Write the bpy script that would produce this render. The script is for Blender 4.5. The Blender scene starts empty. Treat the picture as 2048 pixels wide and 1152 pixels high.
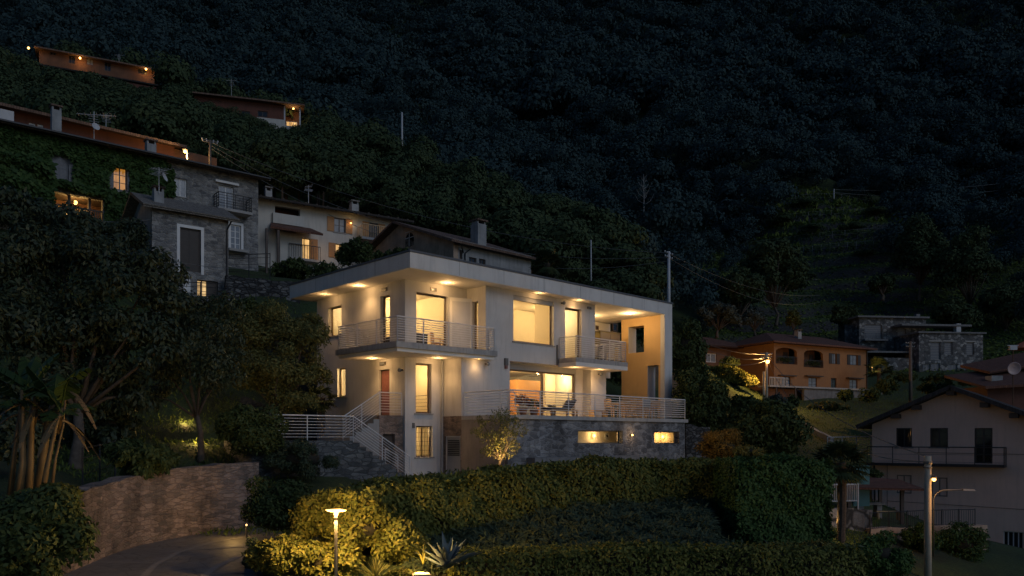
import bpy, math, random
import numpy as np
from mathutils import Vector, Matrix
random.seed(7); RNG = np.random.default_rng(11)
SC = bpy.context.scene
COL = SC.collection
F = 1575.0; HZ = 875.0          # focal length and horizon of the photograph, in its pixels
R = math.radians

def wx(px, Y): return (px - 1024.0) / F * Y
def wz(py, Y): return (HZ - py) / F * Y
def P(px, py, Y): return Vector((wx(px, Y), Y, wz(py, Y)))

def tag(o, label=None, cat=None, group=None, kind=None):
    if label: o['label'] = label
    if cat: o['category'] = cat
    if group: o['group'] = group
    if kind: o['kind'] = kind
    return o

def empty(name, loc, rz=0.0, label=None, cat=None, group=None):
    o = bpy.data.objects.new(name, None); COL.objects.link(o)
    o.empty_display_size = .2
    o.location = loc; o.rotation_euler = (0, 0, rz)
    return tag(o, label, cat, group)

class Fr:
    """A building's own axes on the ground plane: x along its front, y going back."""
    def __init__(s, px, Y, vp=None, ang=None):
        s.ox, s.oy = wx(px, Y), Y
        if ang is None: ang = math.atan2(1.0, (vp - 1024.0) / F)
        s.a = ang; s.c, s.s = math.cos(ang), math.sin(ang)
    def w(s, x, y, z=0.0): return Vector((s.ox + s.c*x - s.s*y, s.oy + s.s*x + s.c*y, z))
    def Y(s, x, y): return s.oy + s.s*x + s.c*y
    def fx(s, px, y=0.0):
        k = (px - 1024.0) / F
        return (k*(s.oy + s.c*y) - s.ox + s.s*y) / (s.c - k*s.s)
    def fy(s, px, x=0.0):
        k = (px - 1024.0) / F
        return (s.ox + s.c*x - k*(s.oy + s.s*x)) / (s.s + k*s.c)
    def fz(s, py, x, y): return (HZ - py) / F * s.Y(x, y)

class MB:
    """Collects shapes and links them as ONE mesh object."""
    def __init__(s): s.v = []; s.f = []; s.m = []; s.cur = 0
    def add(s, vs, fs):
        b = len(s.v); s.v.extend([tuple(p) for p in vs])
        for f in fs: s.f.append([i + b for i in f]); s.m.append(s.cur)
    def box(s, x0, x1, y0, y1, z0, z1):
        s.add([(x0,y0,z0),(x1,y0,z0),(x1,y1,z0),(x0,y1,z0),(x0,y0,z1),(x1,y0,z1),(x1,y1,z1),(x0,y1,z1)],
              [(0,3,2,1),(4,5,6,7),(0,1,5,4),(1,2,6,5),(2,3,7,6),(3,0,4,7)])
    def hexa(s, lo, hi):
        n = len(lo); s.add(list(lo) + list(hi), [list(range(n))[::-1], list(range(n, 2*n))] + [(i, (i+1) % n, n + (i+1) % n, n + i) for i in range(n)])
    def quad(s, *p): s.add(p, [list(range(len(p)))])
    def tube(s, pts, r, n=6, cap=True):
        pts = [Vector(p) for p in pts]; m = len(pts)
        rr = r if isinstance(r, (list, tuple)) else [r]*m
        vs = []; prev = None
        for i, p in enumerate(pts):
            t = (pts[min(i+1, m-1)] - pts[max(i-1, 0)])
            if t.length < 1e-9: t = Vector((0,0,1))
            t.normalize()
            a = prev if prev is not None else (Vector((0,0,1)) if abs(t.z) < .9 else Vector((1,0,0)))
            u = (a - t*a.dot(t))
            if u.length < 1e-6: u = t.orthogonal()
            u.normalize(); prev = u; w = t.cross(u)
            for k in range(n):
                q = 2*math.pi*k/n
                vs.append(p + (u*math.cos(q) + w*math.sin(q))*rr[i])
        fs = [(i*n+k, i*n+(k+1) % n, (i+1)*n+(k+1) % n, (i+1)*n+k) for i in range(m-1) for k in range(n)]
        if cap: fs += [list(range(n))[::-1], list(range((m-1)*n, m*n))]
        s.add(vs, fs)
    def lathe(s, c, prof, n=12):
        c = Vector(c); vs = []; m = len(prof)
        for r, z in prof:
            for k in range(n):
                q = 2*math.pi*k/n; vs.append((c.x + r*math.cos(q), c.y + r*math.sin(q), c.z + z))
        fs = [(i*n+k, i*n+(k+1) % n, (i+1)*n+(k+1) % n, (i+1)*n+k) for i in range(m-1) for k in range(n)]
        fs += [list(range(n))[::-1], list(range((m-1)*n, m*n))]
        s.add(vs, fs)
    def ball(s, c, r, n=10, m=6):
        s.lathe(c, [(max(1e-3, r*math.sin(math.pi*i/m)), -r*math.cos(math.pi*i/m)) for i in range(m+1)], n)
    def build(s, name, mats, parent=None, off=(0,0,0), smooth=False):
        me = bpy.data.meshes.new(name)
        ox, oy, oz = off
        me.from_pydata([(x-ox, y-oy, z-oz) for x, y, z in s.v], [], s.f)
        if not isinstance(mats, (list, tuple)): mats = [mats]
        for m in mats: me.materials.append(m)
        if len(mats) > 1: me.polygons.foreach_set('material_index', s.m)
        if smooth: me.polygons.foreach_set('use_smooth', [True]*len(s.f))
        me.update()
        o = bpy.data.objects.new(name, me); COL.objects.link(o)
        if parent is not None: o.parent = parent
        return o

# ------------------------------------------------------------------ materials
def nt(name):
    m = bpy.data.materials.new(name); m.use_nodes = True
    t = m.node_tree; t.nodes.clear()
    out = t.nodes.new('ShaderNodeOutputMaterial'); b = t.nodes.new('ShaderNodeBsdfPrincipled')
    t.links.new(b.outputs[0], out.inputs[0])
    return m, t, b, out
def ramp(t, fac, stops):
    r = t.nodes.new('ShaderNodeValToRGB'); t.links.new(fac, r.inputs[0])
    e = r.color_ramp.elements
    while len(e) < len(stops): e.new(.5)
    for i, (p, c) in enumerate(stops): e[i].position = p; e[i].color = (*c, 1)
    return r.outputs[0]
def coords(t, scale=(1,1,1), kind='Object'):
    c = t.nodes.new('ShaderNodeTexCoord'); m = t.nodes.new('ShaderNodeMapping')
    m.inputs['Scale'].default_value = scale
    t.links.new(c.outputs[kind], m.inputs[0]); return m.outputs[0]
def noise(t, co, scale, detail=4, rough=.55):
    n = t.nodes.new('ShaderNodeTexNoise'); n.inputs['Scale'].default_value = scale
    n.inputs['Detail'].default_value = detail; n.inputs['Roughness'].default_value = rough
    t.links.new(co, n.inputs['Vector']); return n.outputs[0]
def mixc(t, fac, a, b, mode='MIX'):
    m = t.nodes.new('ShaderNodeMix'); m.data_type = 'RGBA'; m.blend_type = mode
    for s, x in ((m.inputs[0], fac), (m.inputs[6], a), (m.inputs[7], b)):
        if isinstance(x, (int, float)): s.default_value = x
        elif isinstance(x, tuple): s.default_value = (*x, 1)
        else: t.links.new(x, s)
    return m.outputs[2]
def bump(t, b, h, strength, dist=.02):
    n = t.nodes.new('ShaderNodeBump'); n.inputs['Strength'].default_value = strength; n.inputs['Distance'].default_value = dist
    t.links.new(h, n.inputs['Height']); t.links.new(n.outputs[0], b.inputs['Normal'])
def sc(c, k): return tuple(min(1, x*k) for x in c)

def plain(name, col, rough=.6, metal=0, var=.12, scale=2.5, bmp=0, bscale=40, streak=None):
    m, t, b, _ = nt(name)
    co = coords(t)
    n1 = noise(t, co, scale, 6, .6)
    c = ramp(t, n1, [(.3, sc(col, 1-var)), (.7, sc(col, 1+var))])
    if streak:
        n2 = noise(t, coords(t, (3, 3, .35)), 1.6, 5, .65)
        f = ramp(t, n2, [(.5, (0,0,0)), (.75, (1,1,1))])
        c = mixc(t, f, c, sc(col, streak))
    t.links.new(c, b.inputs['Base Color'])
    b.inputs['Roughness'].default_value = rough; b.inputs['Metallic'].default_value = metal
    if bmp: bump(t, b, noise(t, co, bscale, 3), bmp)
    return m

def stone(name, cols, mortar, scale=2.2, flat=2.2, mort=.05, rough=.85, bmp=.9, stain=.5):
    m, t, b, _ = nt(name)
    co = coords(t, (1, 1, flat))
    w = t.nodes.new('ShaderNodeVectorMath'); w.operation = 'ADD'
    n0 = t.nodes.new('ShaderNodeTexNoise'); n0.inputs['Scale'].default_value = 2.5
    t.links.new(co, n0.inputs['Vector'])
    s0 = t.nodes.new('ShaderNodeVectorMath'); s0.operation = 'SCALE'; s0.inputs['Scale'].default_value = .35
    t.links.new(n0.outputs['Color'], s0.inputs[0]); t.links.new(co, w.inputs[0]); t.links.new(s0.outputs[0], w.inputs[1])
    v1 = t.nodes.new('ShaderNodeTexVoronoi'); v1.inputs['Scale'].default_value = scale
    v2 = t.nodes.new('ShaderNodeTexVoronoi'); v2.feature = 'DISTANCE_TO_EDGE'; v2.inputs['Scale'].default_value = scale
    for v in (v1, v2): t.links.new(w.outputs[0], v.inputs['Vector'])
    sep = t.nodes.new('ShaderNodeSeparateColor'); t.links.new(v1.outputs['Color'], sep.inputs[0])
    k = len(cols)
    c = ramp(t, sep.outputs[0], [((i+.5)/k, cols[i]) for i in range(k)])
    c = mixc(t, .55, c, ramp(t, noise(t, co, 9, 5, .65), [(.3, (.35,.35,.35)), (.75, (1,1,1))]), 'MULTIPLY')
    e = ramp(t, v2.outputs['Distance'], [(mort*.4, (0,0,0)), (mort*1.6, (1,1,1))])
    c = mixc(t, e, mortar, c)
    st = ramp(t, noise(t, coords(t, (.8,.8,.35)), 1.1, 5, .7), [(.42, (1,1,1)), (.68, (1-stain,)*3)])
    c = mixc(t, 1.0, c, st, 'MULTIPLY')
    t.links.new(c, b.inputs['Base Color']); b.inputs['Roughness'].default_value = rough
    h = t.nodes.new('ShaderNodeMath'); h.operation = 'MULTIPLY_ADD'
    t.links.new(e, h.inputs[0]); h.inputs[1].default_value = .8; t.links.new(noise(t, co, 14, 4), h.inputs[2])
    bump(t, b, h.outputs[0], bmp, .04)
    return m

def tiles(name, c1, c2, wx_=5.0, wy_=3.0):
    m, t, b, _ = nt(name)
    co = coords(t)
    br = t.nodes.new('ShaderNodeTexBrick'); br.inputs['Scale'].default_value = 3.2
    br.inputs['Mortar Size'].default_value = .03; br.inputs['Color1'].default_value = (*c1, 1); br.inputs['Color2'].default_value = (*c2, 1)
    br.inputs['Mortar'].default_value = (*sc(c1, .25), 1); t.links.new(co, br.inputs['Vector'])
    c = mixc(t, .7, br.outputs[0], ramp(t, noise(t, co, 4, 5, .7), [(.3, (.35,.35,.35)), (.7, (1.0,1.0,1.0))]), 'MULTIPLY')
    t.links.new(c, b.inputs['Base Color']); b.inputs['Roughness'].default_value = .9
    bump(t, b, br.outputs[1], -.7, .05)
    return m

def emit(name, col, strength):
    m, t, b, _ = nt(name)
    b.inputs['Base Color'].default_value = (*col, 1)
    b.inputs['Emission Color'].default_value = (*col, 1); b.inputs['Emission Strength'].default_value = strength
    return m

def litpane(name, col, strength, sx=2.2):
    """A lit window with a curtain: folds and an uneven glow of the lamp behind it."""
    m, t, b, _ = nt(name)
    co = coords(t, (1, 1, 1))
    n1 = ramp(t, noise(t, coords(t, (7, 7, .15)), 1.6, 3), [(.3, (.45,.40,.34)), (.7, (1,1,1))])
    n2 = ramp(t, noise(t, co, 1.3, 2), [(.3, (.35,.30,.22)), (.7, (1,1,1))])
    c = mixc(t, 1.0, mixc(t, 1.0, col, n1, 'MULTIPLY'), n2, 'MULTIPLY')
    b.inputs['Base Color'].default_value = (.1,.08,.05,1); b.inputs['Roughness'].default_value = .15
    t.links.new(c, b.inputs['Emission Color']); b.inputs['Emission Strength'].default_value = strength
    return m

def thin_glass(name, tint=(.96,.97,.95), refl=.08):
    m, t, b, out = nt(name); t.nodes.remove(b)
    tr = t.nodes.new('ShaderNodeBsdfTransparent'); tr.inputs[0].default_value = (*tint, 1)
    gl = t.nodes.new('ShaderNodeBsdfGlossy'); gl.inputs['Roughness'].default_value = .02
    mx = t.nodes.new('ShaderNodeMixShader'); lw = t.nodes.new('ShaderNodeLayerWeight'); lw.inputs[0].default_value = .5
    pw = t.nodes.new('ShaderNodeMath'); pw.operation = 'POWER'; pw.inputs[1].default_value = 5; t.links.new(lw.outputs['Facing'], pw.inputs[0])
    ma = t.nodes.new('ShaderNodeMath'); ma.operation = 'MULTIPLY_ADD'; ma.inputs[1].default_value = .55; ma.inputs[2].default_value = .03; t.links.new(pw.outputs[0], ma.inputs[0])
    t.links.new(ma.outputs[0], mx.inputs[0]); t.links.new(tr.outputs[0], mx.inputs[1]); t.links.new(gl.outputs[0], mx.inputs[2])
    t.links.new(mx.outputs[0], out.inputs[0]); return m

def leafmat(name, stops, rough=.5, spec=.35, trans=.25):
    trans *= .6; spec *= .45; rough = min(.8, rough+.12)
    m, t, b, out = nt(name)
    g = t.nodes.new('ShaderNodeNewGeometry')
    k = len(stops)
    c = ramp(t, g.outputs['Random Per Island'], [(i/(k-1), stops[i]) for i in range(k)])
    t.links.new(c, b.inputs['Base Color']); b.inputs['Roughness'].default_value = rough
    b.inputs['Specular IOR Level'].default_value = spec
    tl = t.nodes.new('ShaderNodeBsdfTranslucent'); t.links.new(c, tl.inputs[0])
    mx = t.nodes.new('ShaderNodeMixShader'); mx.inputs[0].default_value = trans
    t.links.new(b.outputs[0], mx.inputs[1]); t.links.new(tl.outputs[0], mx.inputs[2]); t.links.new(mx.outputs[0], out.inputs[0])
    return m

M = {}
M['plaster'] = plain('white_plaster', (.55,.535,.52), .8, var=.07, scale=1.2, bmp=.15, bscale=60, streak=.80)
M['fascia'] = plain('fascia_plaster', (.60,.595,.585), .75, var=.08, scale=.8, streak=.80)
M['soffit'] = plain('soffit_paint', (.70,.68,.64), .8, var=.03)
M['ochre'] = plain('ochre_plaster', (.64,.43,.20), .8, var=.06, scale=.9, bmp=.1, bscale=50, streak=.92)
M['brownplaster'] = plain('taupe_plaster', (.22,.185,.165), .85, var=.15, scale=1.5, streak=.7)
M['coping'] = plain('coping_metal', (.10,.10,.11), .5, .4, var=.1)
M['weathered'] = plain('weathered_concrete', (.17,.17,.175), .85, var=.25, scale=2, streak=.6)
M['concrete'] = plain('concrete', (.36,.35,.34), .8, var=.18, scale=3, bmp=.2, streak=.7)
M['taupe'] = plain('taupe_interior_paint', (.47,.39,.28), .8, var=.04)
M['interior'] = plain('interior_paint', (.74,.66,.50), .8, var=.03)
M['ceilpaint'] = plain('ceiling_paint', (.82,.76,.62), .8, var=.02)
M['woodfloor'] = plain('wood_floor', (.26,.14,.06), .45, var=.25, scale=6)
M['woodwall'] = plain('wood_panelling', (.50,.25,.075), .5, var=.12, scale=2)
M['wood'] = plain('teak_wood', (.52,.34,.17), .55, var=.2, scale=8)
M['darkwood'] = plain('dark_wood', (.06,.04,.03), .6, var=.3, scale=8)
M['frame'] = plain('brown_window_frame', (.10,.065,.04), .5, var=.1)
M['whiteframe'] = plain('white_window_frame', (.62,.62,.62), .5, var=.05)
M['blackframe'] = plain('black_window_frame', (.02,.02,.022), .45, var=.1)
M['rail'] = plain('galvanised_rail', (.66,.66,.67), .45, .1, var=.06)
M['darkrail'] = plain('dark_iron', (.03,.03,.033), .5, .3, var=.15)
M['redwood'] = plain('red_door_wood', (.21,.085,.075), .5, var=.2, scale=6)
M['sillstone'] = plain('sill_stone', (.30,.29,.28), .7, var=.1)
M['glass'] = thin_glass('window_glass')
M['stone'] = stone('grey_stone_wall', [(.16,.16,.17),(.28,.28,.29),(.42,.42,.43),(.22,.22,.23)], (.30,.30,.31), 2.4, 2.2, mort=.06, stain=.78)
M['stairstone'] = stone('stair_stone_wall', [(.09,.10,.105),(.17,.18,.185),(.24,.25,.25)], (.08,.085,.09), 2.4, 2.6)
M['pinkstone'] = stone('pinkish_stone_wall', [(.30,.22,.175),(.46,.335,.27),(.39,.295,.24),(.21,.165,.14)], (.27,.195,.16), 2.7, 3.4, mort=.055, stain=.7)
M['oldstone'] = stone('old_house_stone', [(.18,.18,.19),(.36,.355,.35),(.46,.45,.43),(.25,.245,.245)], (.30,.295,.285), 2.6, 2.3, mort=.06, stain=.5)
M['drystone'] = stone('dry_stone', [(.05,.052,.056),(.13,.135,.14),(.20,.20,.20)], (.012,.012,.013), 2.6, 2.4, mort=.09)
M['ruinstone'] = stone('rubble_stone', [(.09,.095,.10),(.20,.20,.205),(.50,.50,.49),(.13,.135,.14),(.16,.16,.165)], (.10,.10,.105), 2.0, 1.4, mort=.06)
M['cream'] = plain('cream_render', (.50,.485,.45), .85, var=.08, scale=1, streak=.8)
M['brownrender'] = plain('old_brown_render', (.38,.28,.21), .9, var=.3, scale=1.2, streak=.5, bmp=.3, bscale=12)
M['greyrender'] = plain('old_grey_render', (.27,.275,.28), .9, var=.25, scale=1.3, streak=.6)
M['orange'] = plain('orange_render', (.30,.145,.060), .85, var=.10, scale=.7, streak=.8)
M['redrender'] = plain('red_render', (.12,.046,.032), .85, var=.2, scale=.8, streak=.7)
M['rust'] = plain('rust_render', (.13,.062,.034), .85, var=.25, scale=.8, streak=.7)
M['beige'] = plain('beige_render', (.78,.55,.45), .85, var=.06, scale=.8, streak=.85)
M['tile_dark'] = tiles('dark_roof_tiles', (.050,.044,.044), (.080,.068,.064))
M['tile_red'] = tiles('red_roof_tiles', (.16,.065,.045), (.24,.11,.075))
M['tile_grey'] = tiles('stone_slab_roof', (.20,.18,.155), (.36,.32,.28))
M['tile_brown'] = tiles('brown_roof_tiles', (.16,.10,.075), (.25,.16,.12))
M['shutter_warm'] = plain('honey_shutter', (.42,.20,.06), .55, var=.12, scale=5)
M['shutter_dark'] = plain('dark_shutter', (.035,.028,.025), .6, var=.2, scale=5)
M['shutter_grey'] = plain('grey_shutter', (.13,.14,.16), .6, var=.2, scale=5)
M['roller'] = plain('pale_roller_shutter', (.34,.35,.36), .6, var=.08)
M['darkpane'] = plain('dark_window_glass', (.020,.022,.024), .05, var=.6, scale=1.4)
M['palepane'] = plain('curtained_glass', (.20,.22,.25), .15, var=.25, scale=3)
M['lit_amber'] = litpane('lit_amber_window', (1.0,.44,.07), .8)
M['lit_warm'] = litpane('lit_warm_window', (1.0,.60,.22), 1.5)
M['lit_cream'] = litpane('lit_cream_window', (1.0,.66,.28), 1.0)
M['bulb'] = emit('lamp_bulb', (1.0,.56,.16), 5)
M['bulb_hot'] = emit('lamp_bulb_bright', (1.0,.52,.13), 7)
M['bulb_soft'] = emit('lamp_bulb_soft', (1.0,.60,.22), 3)
M['steel'] = plain('lamp_steel', (.16,.15,.14), .45, .5, var=.1)
M['polewhite'] = plain('pale_pole', (.46,.47,.49), .6, var=.08)
M['poleconc'] = plain('concrete_pole', (.40,.34,.26), .85, var=.15, scale=3, bmp=.2)
M['polewood'] = plain('wooden_pole', (.13,.10,.08), .85, var=.2, scale=4)
M['wire'] = plain('cable', (.16,.165,.17), .5, .2, var=.05)
M['fabric_grey'] = plain('grey_cloth', (.30,.31,.33), .9, var=.1)
M['fabric_red'] = plain('red_cloth', (.25,.06,.04), .9, var=.1)
M['fabric_dark'] = plain('dark_upholstery', (.045,.04,.04), .9, var=.2)
M['pot'] = plain('terracotta', (.30,.13,.07), .8, var=.15)
M['art'] = plain('picture_canvas', (.10,.20,.17), .6, var=.5, scale=5)
M['dish'] = plain('dish_enamel', (.50,.36,.34), .5, var=.05)
M['tealdoor'] = plain('teal_metal', (.05,.16,.17), .5, var=.1)
M['tarp'] = plain('orange_tarpaulin', (.50,.14,.06), .7, var=.1)
M['bark'] = plain('bark', (.09,.07,.055), .9, var=.35, scale=7, bmp=.5, bscale=20)
M['palebark'] = plain('pale_dead_wood', (.24,.24,.24), .9, var=.2, scale=7)
M['twig_shade'] = plain('inner_twigs_and_shade', (.022,.020,.014), .95, var=.3, scale=6)  # twigs, with the shade inside a plant put into the dark colour
M['palmtrunk'] = plain('palm_trunk_fibre', (.075,.058,.045), .95, var=.4, scale=14, bmp=.9, bscale=25)
M['bananastem'] = plain('banana_stem', (.13,.085,.036), .6, var=.35, scale=4, streak=.5)
# leaves
L = {}
L['far'] = leafmat('far_forest_leaves', [(.030,.054,.058),(.037,.064,.068),(.048,.080,.080)], .7, .15, .15)  # bluish tint puts distance haze into the leaf colour
L['spur'] = leafmat('ridge_leaves', [(.040,.062,.034),(.052,.078,.038),(.070,.096,.044)], .65, .2, .2)
L['dark'] = leafmat('dark_glossy_leaves', [(.028,.044,.030),(.040,.058,.034),(.066,.074,.032)], .38, .5, .15)
L['olive'] = leafmat('olive_leaves', [(.080,.096,.036),(.125,.132,.046),(.19,.170,.056)], .55, .3, .25)
L['bush'] = leafmat('bush_leaves', [(.036,.058,.022),(.054,.078,.027),(.080,.102,.032)], .5, .35, .25)
L['hedge'] = leafmat('hedge_leaves', [(.080,.098,.028),(.125,.140,.034),(.20,.185,.045)], .5, .35, .25)
L['box'] = leafmat('boxwood_leaves', [(.042,.082,.026),(.062,.115,.032),(.090,.145,.040)], .5, .35, .25)
L['cover'] = leafmat('trailing_leaves', [(.036,.058,.038),(.052,.076,.044),(.080,.095,.046)], .5, .4, .2)
L['flower'] = leafmat('yellow_green_leaves', [(.055,.068,.017),(.085,.092,.021),(.14,.125,.028)], .5, .35, .3)
L['ivy'] = leafmat('ivy_leaves', [(.026,.056,.018),(.042,.082,.024),(.062,.105,.030)], .5, .35, .2)
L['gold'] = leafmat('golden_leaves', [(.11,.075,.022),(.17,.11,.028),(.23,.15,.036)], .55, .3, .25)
L['grey'] = leafmat('grey_green_leaves', [(.060,.075,.065),(.085,.10,.085),(.11,.125,.10)], .6, .25, .2)
L['palm'] = leafmat('palm_leaves', [(.030,.046,.024),(.050,.070,.030),(.075,.090,.036)], .45, .4, .15)
L['banana'] = leafmat('banana_leaves', [(.024,.048,.016),(.040,.070,.020)], .4, .4, .35)
L['agave'] = leafmat('agave_leaves', [(.085,.115,.13),(.115,.15,.165)], .6, .3, .05)
L['grass'] = leafmat('grass_blades', [(.070,.110,.030),(.105,.150,.036),(.14,.175,.044)], .6, .25, .3)
L['red'] = leafmat('red_leaves', [(.16,.035,.02),(.26,.06,.03),(.12,.06,.03)], .5, .3, .25)
# ------------------------------------------------------------------ terrain
CTRL = [  # (photo px column, distance, height)
 (-700,8,-3.4),(0,9,-3.2),(1024,8,-3.6),(2048,9,-5),(2700,10,-5.5),
 (150,15,-3),(400,20,-3),(500,25,-3),(600,18,-3),(800,16,-3.2),(1024,18,-3.3),(1400,17,-3.6),(1850,20,-5.2),(2100,26,-6.5),(2500,30,-7),
 (200,26.5,-.9),(400,28.5,-.6),(470,31,-.3),(60,21,-1.1),(-100,17,-1.3),(-400,18,-1),(300,33,1.0),(100,32,1.6),(450,36,1.6),(0,30,1.8),(-400,30,2),
 (590,37,-.2),(640,41,.6),
 (380,42,6.0),(250,40,5.6),(500,43,6.8),(560,44,7.0),(560,47,9.4),(480,47,9.4),(640,48,9.0),(760,50,8.5),
 (620,56,11.6),(850,52,8.8),(1060,54,8.6),(1120,58,9),(1250,62,6),(1310,58,3.5),
 (0,42,10.8),(300,47,10.4),(510,51,10.6),(-400,42,11),(0,53,18),(200,57,18.4),(380,59,17.6),(-400,55,18),
 (700,62,15.5),(900,62,13),
 (0,140,60),(430,125,47),(640,115,38),(860,105,31),(1000,96,24.5),(1130,88,19.5),(1240,80,14.5),(1295,72,8.5),(-600,150,68),
 (0,82,29),(400,86,29),(640,86,25.5),(900,76,18.5),(1100,72,13.5),(180,128,56.5),(60,122,55.5),(180,120,50.5),(300,120,50),(60,120,52),(470,103,39),(500,111,44.0),(560,105,40.5),(-500,90,30),
 (0,180,66),(430,165,54),(640,155,45),(1000,132,33),(1240,115,22),(1340,105,14),
 (0,235,95),(640,230,84),(1024,222,74),(1400,225,72),(2048,225,70),(-800,240,105),(2900,230,80),
 (-800,420,255),(300,420,240),(1024,420,232),(1700,420,235),(2900,420,250),
 (-800,700,440),(1024,700,430),(2900,700,440),
 (1600,114,10),(1500,128,18),(1700,140,24.5),(1650,160,36),(1650,195,57),(2048,114,10),(2060,160,36),(1380,110,10.5),(1420,150,31),(2600,150,34),
 (1640,97,5.6),(1480,93,5.2),(1750,100,5.8),(1850,108,8),(2000,100,6),
 (1700,78,1.6),(1650,64,-.9),(1750,66,-.6),(1560,52,-1.8),(1450,47,-1.7),(1400,42,-1.7),(1500,75,2.2),(1380,70,1.0),
 (1900,52,-6),(1780,50,-4.4),(2100,52,-6.6),(1680,30,-4),(1760,40,-4.1),(1850,34,-4.6),(1950,38,-4.9),(2050,80,2),(2600,60,-4),(2600,100,6),
 (700,27,-2.0),(900,28,-1.75),(1100,30,-1.72),(1300,33,-1.72),(1450,34,-1.8),(800,33,-1.72),
 (1100,21,-2.5),(1400,22,-2.6),(1600,23,-3.2),(900,19.5,-2.6)]
_c = np.array([(wx(p, y), y, z) for p, y, z in CTRL])
def _phi(d): return np.sqrt(d*d + 1.0)
_K = _phi(np.hypot(_c[:,None,0]-_c[None,:,0], _c[:,None,1]-_c[None,:,1]))
_A = np.block([[_K + np.eye(len(_c))*-.02, np.ones((len(_c),1))],[np.ones((1,len(_c))), np.zeros((1,1))]])
_w = np.linalg.solve(_A, np.append(_c[:,2], 0))
HF = Fr(810.0, 33.5, 2668)                  # axes of the white house
ZG, Z1, Z2, ZC = -1.72, .936, 3.82, 6.764
# driveway outline on the ground (world x, y): sunken below the garden
WALLTOP = [(-9.6,15.0,-1.35),(-9.75,16.8,-1.3),(-10.0,18.5,-1.25),(-10.3,20.3,-1.15),(-10.35,22.0,-1.05),(-10.05,23.6,-.95),(-9.5,25.0,-.88),(-8.75,26.0,-.83)]
DRIVE = [(x, y) for x, y, z in WALLTOP] + [(-7.6,26.3),(-7.0,24.2),(-6.4,21.5),(-6.2,19.0),(-5.3,16.9),(-4.2,15.2),(-3.5,13.0),(-3.5,9.0),(-9.5,9.0)]
CARVE = [(x-.75, y+.45) for x, y, z in WALLTOP] + [(-8.3,27.0)] + DRIVE[len(WALLTOP):]
def inside(poly, X, Y):
    r = np.zeros(X.shape, bool); n = len(poly)
    for i in range(n):
        x0, y0 = poly[i]; x1, y1 = poly[(i+1) % n]
        if y0 == y1: continue
        c = ((y0 > Y) != (y1 > Y)) & (X < (x1-x0)*(Y-y0)/(y1-y0) + x0)
        r ^= c
    return r
def Hs(X, Y):
    X = np.asarray(X, float); Y = np.asarray(Y, float); sh = X.shape
    x = X.ravel(); y = Y.ravel(); out = np.empty(len(x))
    for i in range(0, len(x), 20000):
        d = np.hypot(x[i:i+20000,None]-_c[None,:,0], y[i:i+20000,None]-_c[None,:,1])
        out[i:i+20000] = _phi(d) @ _w[:-1] + _w[-1]
    far = np.clip((y-60)/120, 0, 1)
    gul = np.clip((y-135)/90, 0, 1); q = x + .55*y + 8*np.sin(y*.02)
    out += far*(np.sin(x*.05+y*.021)*1.5 + np.sin(x*.11+y*.07)*1.0) + gul*(5.5*np.sin(q*.075+.6) + 2.2*np.sin(q*.15+y*.012) + .6*np.sin(q*.33))
    # terraces of the meadow: level strips with steep faces
    px = 1024 + F*x/np.maximum(y, 1)
    tm = np.clip((px-1430)/40, 0, 1)*np.clip((1900-px)/60, 0, 1)*np.clip((y-114)/4, 0, 1)*np.clip((200-y)/6, 0, 1)
    hz_ = out + .5*np.sin(x*.16+1)+.3*np.sin(x*.41); st = 3.4; fr = hz_/st - np.floor(hz_/st)
    stp = (np.floor(hz_/st) + np.clip((fr-.72)/.28, 0, 1)**.8 + .12*np.minimum(fr/.72, 1)*(fr < .72) + .12*(fr >= .72)*(1-np.clip((fr-.72)/.28, 0, 1)))*st
    out = out*(1-tm) + (stp-.5*np.sin(x*.16+1)-.3*np.sin(x*.41))*tm
    # level ground round the white house
    dx, dy = x-HF.ox, y-HF.oy
    lx, ly = HF.c*dx+HF.s*dy, -HF.s*dx+HF.c*dy
    pad = (lx > -3.2) & (lx < 15.6) & (ly > -7.2) & (ly < 9)
    out = np.where(pad, np.minimum(out, ZG-.02), out)
    pad2 = (lx > -9) & (lx <= -3.2) & (ly > -.8) & (ly < 4)
    out = np.where(pad2, np.minimum(out, -.2), out)
    dr = inside(CARVE, x, y)
    out = np.where(dr, np.minimum(out, -3.02), out)
    return out.reshape(sh)
def H(x, y): return float(Hs(np.array([x]), np.array([y]))[0])

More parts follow.
